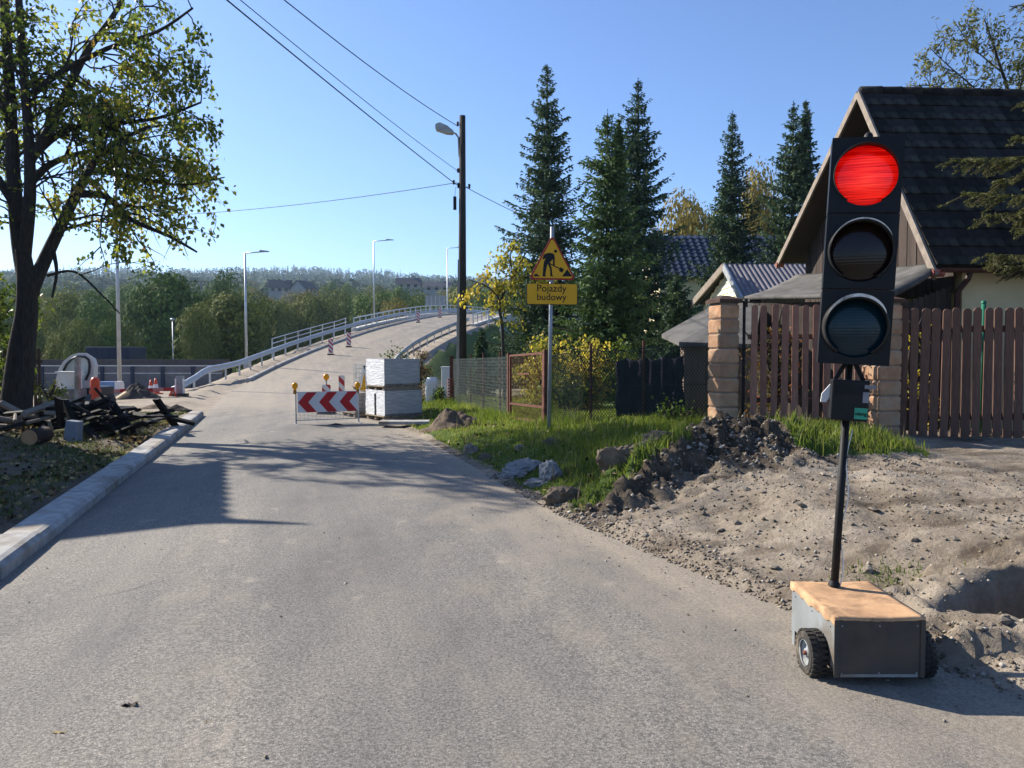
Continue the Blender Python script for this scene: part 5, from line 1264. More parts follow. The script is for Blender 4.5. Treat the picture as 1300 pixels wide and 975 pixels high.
# dark shade net hung inside the fence
NET = MAT('dark shade netting', (0.036, 0.032, 0.050), (0.022, 0.020, 0.032), 9, 0.9, 0.3, spec=0.02, stretch=(1, 1, 5), vary=0)
def hanging_sheet(name, t0, t1, z0, z1, off, mat, label, cat, seed, amp=0.05):
    V = []; nx, nz = 40, 14; u = (FB - FA).normalized(); n_ = Vector((-u.y, u.x, 0)); n_ = -n_ if n_.y < 0 else n_
    for j in range(nz + 1):
        for k in range(nx + 1):
            t = t0 + (t1 - t0) * k / nx; p_ = FP(t); b_ = gz(p_.x, p_.y); w_ = amp * math.sin(k * 0.9 + seed) * (1 - 0.6 * j / nz) + amp * float(vnoise(k * 0.5, j * 0.4, seed))
            zt_ = z1 - 0.05 * abs(math.sin(k * 0.28)); zb_ = z0 + 0.06 * float(vnoise(k * 0.35, 1.0, seed))
            q_ = Vector((p_.x, p_.y, b_ + zb_ + (zt_ - zb_) * j / nz)) + n_ * (off + w_); V.append(tuple(q_))
    i_ = np.arange((nx + 1) * (nz + 1)).reshape(nz + 1, nx + 1); Fq_ = np.stack([i_[:-1, :-1], i_[:-1, 1:], i_[1:, 1:], i_[1:, :-1]], -1).reshape(-1, 4)
    o = np_mesh(name, np.array(V), Fq_, mat, None, True); md = o.modifiers.new('thick', 'SOLIDIFY'); md.thickness = 0.006
    return tag(o, label, cat)
hanging_sheet('shade_net', t_at_px(855), t_at_px(772), 0.25, 1.18, 0.16, NET, 'dark shade netting hung behind the near wire fence', 'netting', 2)

# ================================================================== brick pillars, picket gate and picket fence
BRK = MAT('tan rock-faced block', (0.43, 0.245, 0.14), (0.31, 0.175, 0.10), 9, 0.9, 0.55, bscale=16, bdist=0.02, vary=0.2, dirt=(0.36, 0.26, 0.17), dscale=3)
MORT = MAT('grey mortar', (0.22, 0.20, 0.18), None, 10, 0.95, vary=0)
CAPM = MAT('dark brown cap', (0.085, 0.045, 0.03), (0.055, 0.03, 0.02), 6, 0.7, vary=0)
def pillar(cx, cy, z0, z1, w_, d_, label):
    t = thing('brick_pillar', label, 'pillar', (cx, cy, z0)); t.rotation_euler = (0, 0, 0.24); n_ = 9; ch = (z1 - z0 - 0.08) / n_
    m_ = MB(); m_.box((cx, cy, (z0 + z1) / 2 - 0.12), (w_ - 0.035, d_ - 0.035, z1 - z0 + 0.16)); m_.build('core', MORT, t)
    for k in range(n_):
        m_ = MB(); zc_ = z0 + ch * (k + 0.5)
        # rock-faced block: bulged faces
        V = []; ns = 5; hz_ = ch / 2 - 0.007
        ring = []
        for s in range(4):
            for q_ in range(ns):
                u_ = -1 + 2 * q_ / ns; a_ = [(u_, -1), (1, u_), (-u_, 1), (-1, -u_)][s]; ring.append(a_)
        nr = len(ring)
        for j, zf in enumerate((-1, -0.8, 0, 0.8, 1)):
            for a_ in ring:
                bul = (0.0 if abs(zf) == 1 else 0.014) + 0.008 * float(vnoise(a_[0] * 3 + k * 5, a_[1] * 3 + zf * 2, k))
                cornr = 0.006 * (abs(a_[0]) > 0.99 and abs(a_[1]) > 0.99)
                f_x = 1 + (bul - cornr) / (w_ / 2) if abs(a_[0]) > 0.99 else 1.0
                f_y = 1 + (bul - cornr) / (d_ / 2) if abs(a_[1]) > 0.99 else 1.0
                V.append((cx + a_[0] * f_x * (w_ / 2 - 0.012), cy + a_[1] * f_y * (d_ / 2 - 0.012), zc_ + zf * hz_))
        F = [(j * nr + q_, j * nr + (q_ + 1) % nr, (j + 1) * nr + (q_ + 1) % nr, (j + 1) * nr + q_) for j in range(4) for q_ in range(nr)] + [tuple(range(nr - 1, -1, -1)), tuple(range(4 * nr, 5 * nr))]
        m_.add(V, F); m_.build('block', BRK, t)
    m_ = MB(); m_.box((cx, cy, z1 - 0.035), (w_ + 0.06, d_ + 0.06, 0.05)); m_.box((cx, cy, z1 + 0.02), (w_ + 0.06, d_ + 0.06, 0.06), None, 0, 0.25); m_.build('cap', CAPM, t)
pz = 0.42
pillar(3.05, 11.15, pz, P(925, 379, 11.0).z, 0.30, 0.36, 'left brick pillar of the brown picket gate beside the wire fence')
pillar(5.13, 10.72, pz - 0.02, P(1130, 379, 10.6).z, 0.34, 0.38, 'right brick pillar of the picket gate, partly behind the signal')
PICK = MAT('red-brown stained picket', (0.31, 0.15, 0.10), (0.19, 0.092, 0.065), 8, 0.75, 0.25, stretch=(5, 5, 0.7), vary=0.18)
PICKD = MAT('dark brown stained picket', (0.165, 0.088, 0.060), (0.095, 0.052, 0.038), 8, 0.75, 0.25, stretch=(5, 5, 0.7), vary=0.2)
def picket_mesh(w_, h_, th, name):
    m_ = MB(); r = w_ / 2; ol = [(-r, 0), (r, 0)] + [(r * math.cos(math.radians(a)), h_ - r + r * 0.85 * math.sin(math.radians(a))) for a in range(0, 181, 20)]
    m_.prism(ol, (0, -th / 2, 0), (1, 0, 0), (0, 0, 1), -th); me = m_.mesh(name); return me
def pickets(t, a, b, z0f, ztf, pitch, w_, mat, jit=0.012):
    a, b = Vector(a), Vector(b); L_ = (b - a).length; u = (b - a).normalized(); ang = math.atan2(u.y, u.x); k = 0; s = pitch / 2
    h_ = 1.0; me = picket_mesh(w_, 1.7, 0.022, 'picket'); me.materials.append(mat)
    while s < L_ - pitch / 3:
        p_ = a + u * s; z0, z1 = z0f(s / L_), ztf(s / L_) + random.uniform(-jit, jit)
        share('picket', me, t, (p_.x, p_.y, z0), (random.uniform(-.012, .012), random.uniform(-.01, .01), ang), (random.uniform(0.92, 1.05), 1, (z1 - z0) / 1.7)); s += pitch
gate = thing('picket_gate', 'red-brown picket gate between the two brick pillars', 'gate', (3.3, 11.0, pz))
ga_, gb_ = Vector((3.36, 10.98, 0)), Vector((4.93, 10.70, 0))
pickets(gate, ga_, gb_, lambda t: P(1000, 527, 10.9).z - 0.06 * t, lambda t: P(1000, 386, 10.9).z - 0.0 * t, 0.140, 0.088, PICK)
for zz in (0.95, 1.85):
    m = MB(); m.beam(ga_ + Vector((0, 0.035, zz)), gb_ + Vector((0, 0.035, zz)), 0.04, 0.07); m.build('gate_rail', PICKD, gate)
for q_ in (ga_ + Vector((-0.06, 0, 0)), gb_ + Vector((0.05, 0, 0))):
    m = MB(); m.tube([q_ + Vector((0, 0.02, pz - 0.1)), q_ + Vector((0, 0.02, 2.36))], 0.022, 8); m.build('gate_post', BLKM, gate)
m = MB(); m.box(ga_ + Vector((0.06, -0.02, 2.34)), (0.22, 0.02, 0.02)); m.box(ga_ + Vector((-0.05, -0.02, 2.33)), (0.04, 0.05, 0.12)); m.build('hinge', BLKM, gate)
m = MB(); m.prism([(0, 0), (0.13, -0.10), (0.12, -0.03), (0.02, 0.14)], ga_ + Vector((0.02, -0.03, 1.82)), (1, 0, 0), (0, 0, 1), 0.006); m.build('latch_plate', BLKM, gate)
fen = thing('picket_fence', 'dark brown picket fence right of the brick pillar in front of the house', 'fence', (5.3, 10.7, pz))
fa_, fb_ = Vector((5.34, 10.70, 0)), Vector((9.6, 10.15, 0))
pickets(fen, fa_, fb_, lambda t: P(1200, 556, 10.5).z, lambda t: P(1200, 390, 10.5).z, 0.136, 0.108, PICKD)
for zz in (0.75, 1.95):
    m = MB(); m.beam(fa_ + Vector((0, 0.035, zz)), fb_ + Vector((0, 0.035, zz)), 0.05, 0.09); m.build('fence_rail', PICKD, fen)
for s in (0.02, 0.5, 0.98):
    p = fa_.lerp(fb_, s) + Vector((0, 0.09, 0)); m = MB(); m.beam(p + Vector((0, 0, 0.2)), p + Vector((0, 0, 2.1)), 0.07, 0.07, (1, 0, 0)); m.build('fence_post', PICKD, fen)
# a second mesh behind the pickets with a green post cap, as in a double fence
m = MB(); GRNP = MAT('green post', (0.02, 0.16, 0.09), None, 5, 0.5, vary=0); q = P(1249, 382, 11.0)
gp = thing('fence_post', 'green metal post top showing above the dark pickets', 'post', (q.x, 11.0, gz(q.x, 11.0))); m.tube([(q.x, 11.0, gz(q.x, 11.0) - 0.1), (q.x, 11.0, q.z - 0.03)], 0.03, 10); m.build('shaft', GRNP, gp, True)
m = MB(); m.lathe([(0.036, 0), (0.036, 0.03), (0, 0.045)], (q.x, 11.0, q.z - 0.035), (0, 0, 1), 10); m.build('cap', GRNP, gp, True)

# ================================================================== the house with the steep dark roof
TILE = MAT('dark slate-grey roof tile', (0.030, 0.027, 0.027), (0.018, 0.016, 0.017), 7, 0.9, 0.5, spec=0.06, vary=0.45, dirt=(0.045, 0.045, 0.035), dscale=3)
WOODG = MAT('dark gable board', (0.060, 0.043, 0.034), (0.035, 0.026, 0.022), 8, 0.85, 0.4, stretch=(5, 5, 0.6), vary=0.25)
BARGE = MAT('weathered barge board', (0.27, 0.225, 0.18), (0.17, 0.14, 0.115), 7, 0.85, 0.3, stretch=(1, 1, 1), vary=0.05)
PLAS = MAT('cream plaster', (0.68, 0.59, 0.36), (0.60, 0.52, 0.31), 3, 0.9, 0.15, vary=0)
FELT = MAT('grey weathered roofing felt', (0.135, 0.128, 0.118), (0.085, 0.081, 0.075), 3, 0.9, 0.4, vary=0, dirt=(0.06, 0.057, 0.05), dscale=2.2)
hx = 6.5
nE = Vector((hx, 11.9, P(1185, 337, 11.9).z)); AP = Vector((hx - 0.03, 14.55, P(1087, 117, 14.55).z)); fE = Vector((hx - 0.1, 18.6, P(993, 330, 18.6).z))
HL = 6.5
house = thing('house', 'house with steep dark tiled roof and dark boarded gable behind the picket fence', 'house', (hx + 0.5, 12.3, 0.4))
rdir = Vector((1.0, 0.055, 0)).normalized()
def roof_face(e0, r0, name, tiles):
    up = (r0 - e0); ul = up.length; upn = up.normalized(); nrm = rdir.cross(upn).normalized()
    if nrm.z < 0: nrm = -nrm
    m_ = MB(); A_ = [e0, e0 + rdir * HL, r0 + rdir * HL, r0]; B_ = [p_ - nrm * 0.10 for p_ in A_]
    m_.add([p_ - nrm * 0.02 for p_ in A_] + B_, [(0, 1, 2, 3), (7, 6, 5, 4), (0, 4, 5, 1), (1, 5, 6, 2), (2, 6, 7, 3), (3, 7, 4, 0)]); sl = m_.build(name, WOODG, house)
    if not tiles: 
        m_ = MB(); m_.add([p_ + nrm * 0.03 for p_ in A_] + [p_ - nrm * 0.018 for p_ in A_], [(0, 1, 2, 3), (7, 6, 5, 4), (0, 4, 5, 1), (1, 5, 6, 2), (2, 6, 7, 3), (3, 7, 4, 0)]); m_.build('roof_covering', TILE, house); return
    rows = 11; cols = 26; ch = ul / rows; cw = HL / cols
    tb = MB(); tb.add([(-cw * .495, -ch * 0.5, 0.030), (0, -ch * 0.53, 0.036), (cw * .495, -ch * 0.5, 0.030), (cw * .495, ch * 0.62, 0.004), (-cw * .495, ch * 0.62, 0.004), (-cw * .495, -ch * 0.5, -0.002), (0, -ch * 0.53, 0.0), (cw * .495, -ch * 0.5, -0.002)], [(0, 1, 2, 3, 4), (5, 6, 1, 0), (6, 7, 2, 1), (4, 5, 0), (7, 3, 2)])
    tm = tb.mesh('roof_tile'); tm.materials.append(TILE)
    R_ = Matrix((rdir, upn, nrm)).transposed().to_euler()
    for r in range(rows):
        for c_ in range(cols):
            p_ = e0 + upn * (ch * (r + 0.5)) + rdir * (cw * (c_ + 0.5)) + nrm * (0.006 + random.uniform(0, 0.007))
            o = share('roof_tile', tm, sl, tuple(p_), R_); o.matrix_parent_inverse = Matrix()
roof_face(nE, AP, 'front_roof_slope', True)
roof_face(fE, AP, 'rear_roof_slope', False)
for k in range(17):
    p = AP + rdir * (0.2 + 0.38 * k) + Vector((0, 0, 0.02)); m = MB(); m.tube([p - rdir * 0.20, p + rdir * 0.16, p + rdir * 0.20], [0.085, 0.095, 0.10], 10); m.build('ridge_tile', TILE, house, True)
for e in (nE, fE):
    m = MB(); dz = Vector((-0.035, 0, -0.10)); m.beam(e + dz + (e - AP).normalized() * 0.10, AP + Vector((-0.035, 0, -0.03)) - (e - AP).normalized() * 0.0, 0.04, 0.13, Vector((0, 0, 1))); m.build('barge_board', BARGE, house)
# gable boards set back under the verge
gx = hx + 0.42; zb_ = nE.z - 0.1; nb = 38; y0_, y1_ = 12.15, 18.3
for k in range(nb):
    ya = y0_ + (y1_ - y0_) * k / nb; yb = ya + (y1_ - y0_) / nb - 0.012; ym = (ya + yb) / 2
    def rz_at(y): return (nE.z + (AP.z - nE.z) * (y - nE.y) / (AP.y - nE.y)) if y < AP.y else (AP.z + (fE.z - AP.z) * (y - AP.y) / (fE.y - AP.y))
    za, zb2 = rz_at(ya) - 0.13, rz_at(yb) - 0.13
    xo = gx + random.uniform(-0.008, 0.008); V = [(xo, ya, zb_ - 0.3), (xo, yb, zb_ - 0.3), (xo, yb, zb2), (xo, ya, za)]; V += [(x + 0.03, y, z) for x, y, z in V]
    m = MB(); m.add(V, [(3, 2, 1, 0), (4, 5, 6, 7), (0, 1, 5, 4), (1, 2, 6, 5), (2, 3, 7, 6), (3, 0, 4, 7)]); m.build('gable_board', WOODG, house)
m = MB(); wz0 = 0.2; wz1 = nE.z - 0.05
m.box((gx + 0.035 + HL / 2, 15.2, (wz0 + wz1) / 2), (HL - 0.2, 6.1, wz1 - wz0), None); m.build('wall', PLAS, house)
g0 = nE + Vector((0.02, -0.05, -0.05)); m = MB()
n = 8; V = []; F = []
for j in range(2):
    for k in range(n + 1):
        a = math.pi + math.pi * k / n; V.append(g0 + rdir * (HL * j) + Vector((0, math.cos(a) * 0.065, math.sin(a) * 0.065)))
F = [(k, k + 1, n + 2 + k, n + 1 + k) for k in range(n)]; m.add(V, F); m.build('gutter', MAT('brown gutter', (0.10, 0.045, 0.035), None, 5, 0.5, vary=0), house, True)
m = MB(); dq = P(1222, 365, 12.0); m.tube([Vector((dq.x + 0.06, 11.9, nE.z - 0.08)), Vector((dq.x + 0.05, 11.95, nE.z - 0.2)), Vector((dq.x - 0.05, 12.05, nE.z - 0.4)), Vector((dq.x - 0.05, 12.07, 0.5))], 0.045, 10); m.build('downpipe', MAT('brown downpipe', (0.07, 0.035, 0.03), None, 5, 0.5, vary=0), house, True)
for e in (nE, fE):
    m = MB(); m.tube([e + Vector((-0.08, -0.03, -0.12)), e + Vector((0.1, -0.03, -0.12))], 0.06, 10); m.build('rafter_end', RED, house)
# lean-to with felt roof on the gable side
C_, B_ = Vector((6.62, 12.0, 3.02)), Vector((6.6, 18.0, 3.45)); D_ = P(1132, 371, 11.35); A_ = P(945, 377, 15.0)
lt = thing('lean_to', 'grey felt-roofed lean-to against the gable behind the picket gate', 'shed', (5.6, 13, 0.4))
V = []; nn = 12
for j in range(nn + 1):
    for k in range(nn + 1):
        u, v = j / nn, k / nn; p = (D_.lerp(A_, u)).lerp(C_.lerp(B_, u), v); p.z += -0.05 * math.sin(math.pi * v) + 0.02 * float(fbm(u * 6, v * 6, 3, 3)); V.append(tuple(p))
i_ = np.arange((nn + 1) ** 2).reshape(nn + 1, nn + 1); Fq = np.stack([i_[:-1, :-1], i_[1:, :-1], i_[1:, 1:], i_[:-1, 1:]], -1).reshape(-1, 4)[:, ::-1]
o = np_mesh('felt_roof', np.array(V), Fq, FELT, lt, True); md = o.modifiers.new('thick', 'SOLIDIFY'); md.thickness = 0.07; md.offset = -1
w0, w1 = D_ + Vector((0.3, 0.15, -0.1)), A_ + Vector((-0.02, 0.1, -0.12)); nbd = 22
for k in range(nbd):
    a = w0.lerp(w1, k / nbd); b = w0.lerp(w1, (k + 0.94) / nbd); m = MB(); V = [Vector((a.x, a.y, 0.3)), Vector((b.x, b.y, 0.3)), Vector((b.x, b.y, b.z)), Vector((a.x, a.y, a.z))]; m.add(V + [p + Vector((0.03, 0, 0)) for p in V], [(3, 2, 1, 0), (4, 5, 6, 7), (0, 1, 5, 4), (1, 2, 6, 5), (2, 3, 7, 6), (3, 0, 4, 7)]); m.build('wall_board', WOODG, lt)
w2 = Vector((gx - 0.05, 12.1, 0)); nbd = 8
for k in range(nbd):
    a = w0.lerp(w2, k / nbd); b = w0.lerp(w2, (k + 0.94) / nbd); zt_ = w0.z + 0.30 * k / nbd - 0.02; m = MB(); V = [Vector((a.x, a.y, 0.3)), Vector((b.x, b.y, 0.3)), Vector((b.x, b.y, zt_)), Vector((a.x, a.y, zt_))]; m.add(V + [p + Vector((0, 0.03, 0)) for p in V], [(0, 1, 2, 3), (7, 6, 5, 4), (4, 5, 1, 0), (5, 6, 2, 1), (6, 7, 3, 2), (7, 4, 0, 3)]); m.build('wall_board', WOODG, lt)
# low felt-roofed shed left of the pillar
sh = thing('garden_shed', 'low wooden shed with sloping felt roof left of the brick pillar', 'shed', (3.6, 14.2, 0.4))
a = P(840, 424, 14.4); b = P(862, 434, 13.2); c = P(958, 437, 12.6); d = P(968, 376, 15.2); e = P(905, 388, 15.6)
S0 = [a, b, c, d, e]; m = MB(); m.add(S0 + [p - Vector((0, 0, 0.07)) for p in S0], [(0, 1, 2, 3, 4), (9, 8, 7, 6, 5)] + [(k, k + 5, (k + 1) % 5 + 5, (k + 1) % 5) for k in range(5)]); m.build('felt_roof', FELT, sh)
PALEW = MAT('pale weathered board', (0.19, 0.135, 0.105), (0.12, 0.088, 0.07), 8, 0.85, 0.4, stretch=(5, 5, 0.6), vary=0.25)
w0, w1 = Vector((b.x + 0.12, b.y + 0.15, 0)), Vector((c.x, c.y + 0.15, 0))
for k in range(9):
    p0, p1 = w0.lerp(w1, k / 9), w0.lerp(w1, (k + 0.93) / 9); zt_ = b.z + (c.z - b.z) * (k + 0.5) / 9 - 0.06; m = MB(); m.add([Vector((p0.x, p0.y, 0.3)), Vector((p1.x, p1.y, 0.3)), Vector((p1.x, p1.y, zt_)), Vector((p0.x, p0.y, zt_)), Vector((p0.x, p0.y + .03, 0.3)), Vector((p1.x, p1.y + .03, 0.3)), Vector((p1.x, p1.y + .03, zt_)), Vector((p0.x, p0.y + .03, zt_))], [(0, 1, 2, 3), (7, 6, 5, 4), (4, 5, 1, 0), (5, 6, 2, 1), (6, 7, 3, 2), (7, 4, 0, 3)]); m.build('wall_board', PALEW, sh)
w0, w1 = Vector((b.x + 0.12, b.y + 0.16, 0)), Vector((a.x + 0.35, a.y, 0))
for k in range(6):
    p0, p1 = w0.lerp(w1, k / 6), w0.lerp(w1, (k + 0.93) / 6); zt_ = b.z + (a.z - b.z) * (k + 0.5) / 6 - 0.06; m = MB(); V = [Vector((p0.x, p0.y, 0.3)), Vector((p1.x, p1.y, 0.3)), Vector((p1.x, p1.y, zt_)), Vector((p0.x, p0.y, zt_))]; m.add(V + [p + Vector((0.03, 0, 0)) for p in V], [(3, 2, 1, 0), (4, 5, 6, 7), (0, 1, 5, 4), (1, 2, 6, 5), (2, 3, 7, 6), (3, 0, 4, 7)]); m.build('wall_board', PALEW, sh)

# ================================================================== cream house with corrugated roof, blue-roofed house
CREAM = MAT('cream siding', (0.78, 0.74, 0.56), (0.72, 0.68, 0.51), 3, 0.7, 0.1, vary=0)
CORR = MAT('grey-brown corrugated roof sheet', (0.17, 0.155, 0.17), (0.13, 0.12, 0.13), 3, 0.45, metal=0.2, vary=0)
hx2 = 6.4; n2, a2, f2 = Vector((hx2, 21.4, P(941, 378, 21.4).z)), Vector((hx2, 23.3, P(920, 336, 23.3).z)), Vector((hx2 - 0.2, 26.9, P(884, 387, 26.9).z))
ch_ = thing('cream_house', 'small cream clapboard house with grey corrugated roof behind the sheds', 'house', (hx2 + 1, 23, 0.3))
def corr_roof(e0, r0, L_, pitch, amp, mat, parent, nm='corrugated_roof', steps=0):
    up = r0 - e0; nrm = Vector((1, 0, 0)).cross(up).normalized(); nrm = nrm if nrm.z > 0 else -nrm; n_ = int(L_ / pitch * 6); V = []
    m_ = max(1, steps)
    for j in range(m_ + 1):
        for k in range(n_ + 1):
            s = L_ * k / n_; V.append(e0 + up * (j / m_) + Vector((s, 0, 0)) + nrm * (amp * math.cos(TAU * s / pitch)))
    F_ = [(j * (n_ + 1) + k, j * (n_ + 1) + k + 1, (j + 1) * (n_ + 1) + k + 1, (j + 1) * (n_ + 1) + k) for j in range(m_) for k in range(n_)]
    mm = MB(); mm.add(V, F_); o_ = mm.build(nm, mat, parent); md_ = o_.modifiers.new('thick', 'SOLIDIFY'); md_.thickness = 0.03; return o_
corr_roof(n2, a2, 5.0, 0.15, 0.022, CORR, ch_); corr_roof(f2, a2 + Vector((0, 0.02, 0)), 5.0, 0.15, 0.022, CORR, ch_)
for e in (n2, f2):
    m = MB(); m.beam(e + Vector((-0.05, 0, -0.08)), a2 + Vector((-0.05, 0, -0.06)), 0.05, 0.22); m.build('barge_board', BARGE if e is f2 else GALV, ch_)
m = MB(); xg = hx2 + 0.16; nb = 16
for k in range(nb):
    z0 = n2.z - 1.6 + (a2.z - 0.2 - n2.z + 1.6) * k / nb; z1 = z0 + (a2.z - 0.2 - n2.z + 1.6) / nb
    def ylim(z): 
        fn_ = min(1, max(0, (z - n2.z) / (a2.z - n2.z))); ff = min(1, max(0, (z - f2.z) / (a2.z - f2.z))); return n2.y + 0.3 + (a2.y - n2.y - 0.3) * fn_, f2.y - 0.4 + (a2.y - f2.y + 0.4) * ff
    ya, yb = ylim(z1); V = [(xg - 0.025, ya, z0), (xg - 0.025, yb, z0), (xg, yb, z1), (xg, ya, z1), (xg + 0.05, ya, z0), (xg + 0.05, yb, z0), (xg + 0.05, yb, z1), (xg + 0.05, ya, z1)]
    m.add(V, [(3, 2, 1, 0), (4, 5, 6, 7), (0, 1, 5, 4), (1, 2, 6, 5), (2, 3, 7, 6), (3, 0, 4, 7)])
m.build('siding', CREAM, ch_)
m = MB(); m.box((xg + 0.06 + 2.1, 24.1, 1.5), (4.2, 5.0, 3.0)); m.build('wall', CREAM, ch_)
m = MB(); m.box((xg - 0.02, 25.9, 2.35), (0.05, 0.5, 0.9)); m.build('window', CABD, ch_)
BLUR = MAT('glossy blue-grey roof tile', (0.020, 0.028, 0.050), (0.013, 0.018, 0.034), 3, 0.38, spec=0.4, vary=0.15)
bh = thing('blue_roof_house', 'house with glossy dark blue tiled roof seen between the spruces', 'house', (9, 43, 0))
e0, r0 = Vector((7.2, 39.6, P(860, 352, 39.6).z)), Vector((7.2, 43.2, P(860, 300, 43.2).z)); Lb = 9.0; up = r0 - e0; upn = up.normalized(); nrm = Vector((1, 0, 0)).cross(upn)
m = MB(); A_ = [e0, e0 + Vector((Lb, 0, 0)), r0 + Vector((Lb, 0, 0)), r0]; m.add([p - nrm * 0.02 for p in A_] + [p - nrm * 0.12 for p in A_], [(0, 1, 2, 3), (7, 6, 5, 4), (0, 4, 5, 1), (1, 5, 6, 2), (2, 6, 7, 3), (3, 7, 4, 0)]); rs2 = m.build('roof', BLUR, bh)
rows, cols = 11, 24; chh, cww = up.length / rows, Lb / cols; tb = MB(); V = []
for k in range(5):
    x_ = (k / 4 - 0.5) * cww; zz = 0.05 * math.cos(TAU * (k / 4)) ; V += [(x_, -chh * 0.52, 0.06 + zz), (x_, chh * 0.52, 0.02 + zz), (x_, -chh * 0.52, 0.0 + zz)]
tb.add(V, [(3 * k, 3 * k + 3, 3 * k + 4, 3 * k + 1) for k in range(4)] + [(3 * k + 2, 3 * k + 5, 3 * k + 3, 3 * k) for k in range(4)]); tm2 = tb.mesh('roof_tile'); tm2.materials.append(BLUR); R_ = Matrix((Vector((1, 0, 0)), upn, nrm)).transposed().to_euler()
for r in range(rows):
    for c_ in range(cols):
        p = e0 + upn * chh * (r + 0.5) + Vector((cww * (c_ + 0.5), 0, 0)) + nrm * 0.03; o = share('roof_tile', tm2, rs2, tuple(p), R_); o.matrix_parent_inverse = Matrix()
m = MB(); m.box((7.3 + 4.4, 43.2, e0.z / 2), (8.2, 6.6, e0.z)); m.build('wall', PLAS, bh)
V = [Vector((7.6, 39.9, e0.z - 0.02)), Vector((7.6, 46.4, e0.z - 0.02)), Vector((7.6, 43.2, r0.z - 0.1)), Vector((15.8, 39.9, e0.z - 0.02)), Vector((15.8, 46.4, e0.z - 0.02)), Vector((15.8, 43.2, r0.z - 0.1))]
m = MB(); m.add(V, [(0, 2, 1), (3, 4, 5), (1, 2, 5, 4)]); m.build('gable', PLAS, bh)
m = MB(); m.box((7.9, 43.0, r0.z + 0.1), (0.35, 0.35, 0.6)); m.build('vent_cowl', GALV, bh)

# ================================================================== building left of the picture whose roof shades the road
WALLB = MAT('grey-brown render', (0.33, 0.30, 0.26), (0.26, 0.235, 0.20), 3, 0.9, 0.2, vary=0)
hb = 5.4; sh_l = hb / math.tan(SUN_EL); sx_, sy_ = math.sin(SUN_AZ) * sh_l, -math.cos(SUN_AZ) * sh_l
g1 = Vector((-2.75 - sx_, 7.25 - sy_, hb)); g2 = Vector((-4.30 - sx_, 11.35 - sy_, hb)); rd = (g2 - g1).normalized(); Lr = (g2 - g1).length; pd = Vector((-rd.y, rd.x, 0)); pd = pd if pd.x < 0 else -pd
bl_ = thing('roadside_building', 'tall narrow rendered building with profiled metal roof left of the lime tree', 'building', g1 + pd * 2 - Vector((0, 0, hb)))
V = []; n_ = 84; W_ = 5.2
for j in range(2):
    for k in range(n_ + 1):
        s = Lr * k / n_; V.append(g1 + rd * s + pd * (W_ * j) + Vector((0, 0, (0.45 + 0.35 * k / n_) * j + 0.075 * abs(math.sin(math.pi * s / 0.36)))))
m = MB(); m.add(V, [(k, n_ + 1 + k, n_ + 2 + k, k + 1) for k in range(n_)]); o = m.build('profiled_roof', CORR, bl_); md = o.modifiers.new('thick', 'SOLIDIFY'); md.thickness = 0.05
def obox(mb, s0, s1, w0_, w1_, z0, z1):
    c = [g1 + rd * s + pd * w_ for s, w_ in ((s0, w0_), (s1, w0_), (s1, w1_), (s0, w1_))]; V_ = [Vector((p_.x, p_.y, z0)) for p_ in c] + [Vector((p_.x, p_.y, z1)) for p_ in c]; mb.add(V_, [(0, 1, 2, 3), (7, 6, 5, 4), (0, 4, 5, 1), (1, 5, 6, 2), (2, 6, 7, 3), (3, 7, 4, 0)])
m = MB(); obox(m, 0.25, Lr - 0.25, 0.45, W_ - 0.3, -0.1, hb - 0.05); m.build('wall', WALLB, bl_)
for s in (0.9, 2.6):
    m = MB(); obox(m, s, s + 0.9, 0.40, 0.46, 3.2, 4.4); wn_ = m.build('window', CABD, bl_); m = MB(); obox(m, s - 0.06, s + 0.96, 0.36, 0.44, 3.08, 3.18); m.build('sill', PCONC, wn_)
m = MB(); p0 = g1 + Vector((0, 0, 0.0)); p1 = g1 - pd * 0.42 + Vector((0, 0, 0.40)) ; m.tube([p0 + pd * 0.3 - Vector((0, 0, .1)), p0, p1], [0.13, 0.11, 0.02], 8); m.build('verge_horn', WOODG, bl_)
# dark board fence behind the lime tree
bf = thing('board_fence', 'dark board fence behind the trunk of the lime tree', 'fence', (P(0, 500, 21).x, 21, 0.1))
a, b = P(-70, 500, 20.5), P(54, 500, 21.6)
for k in range(22):
    p = a.lerp(b, k / 22); p2 = a.lerp(b, (k + 0.92) / 22); g = gz(p.x, p.y); zt_ = P(30, 443, 21).z + random.uniform(-0.04, 0.04); m = MB(); m.box(((p.x + p2.x) / 2, p.y, (g - 0.1 + zt_) / 2), (p2.x - p.x, 0.03, zt_ - g + 0.1)); m.build('board', WOODG, bf)
for zz in (0.5, 1.4):
    m = MB(); m.beam(Vector((a.x, a.y + 0.04, zz)), Vector((b.x, b.y + 0.04, zz)), 0.04, 0.08); m.build('rail', WOODG, bf)

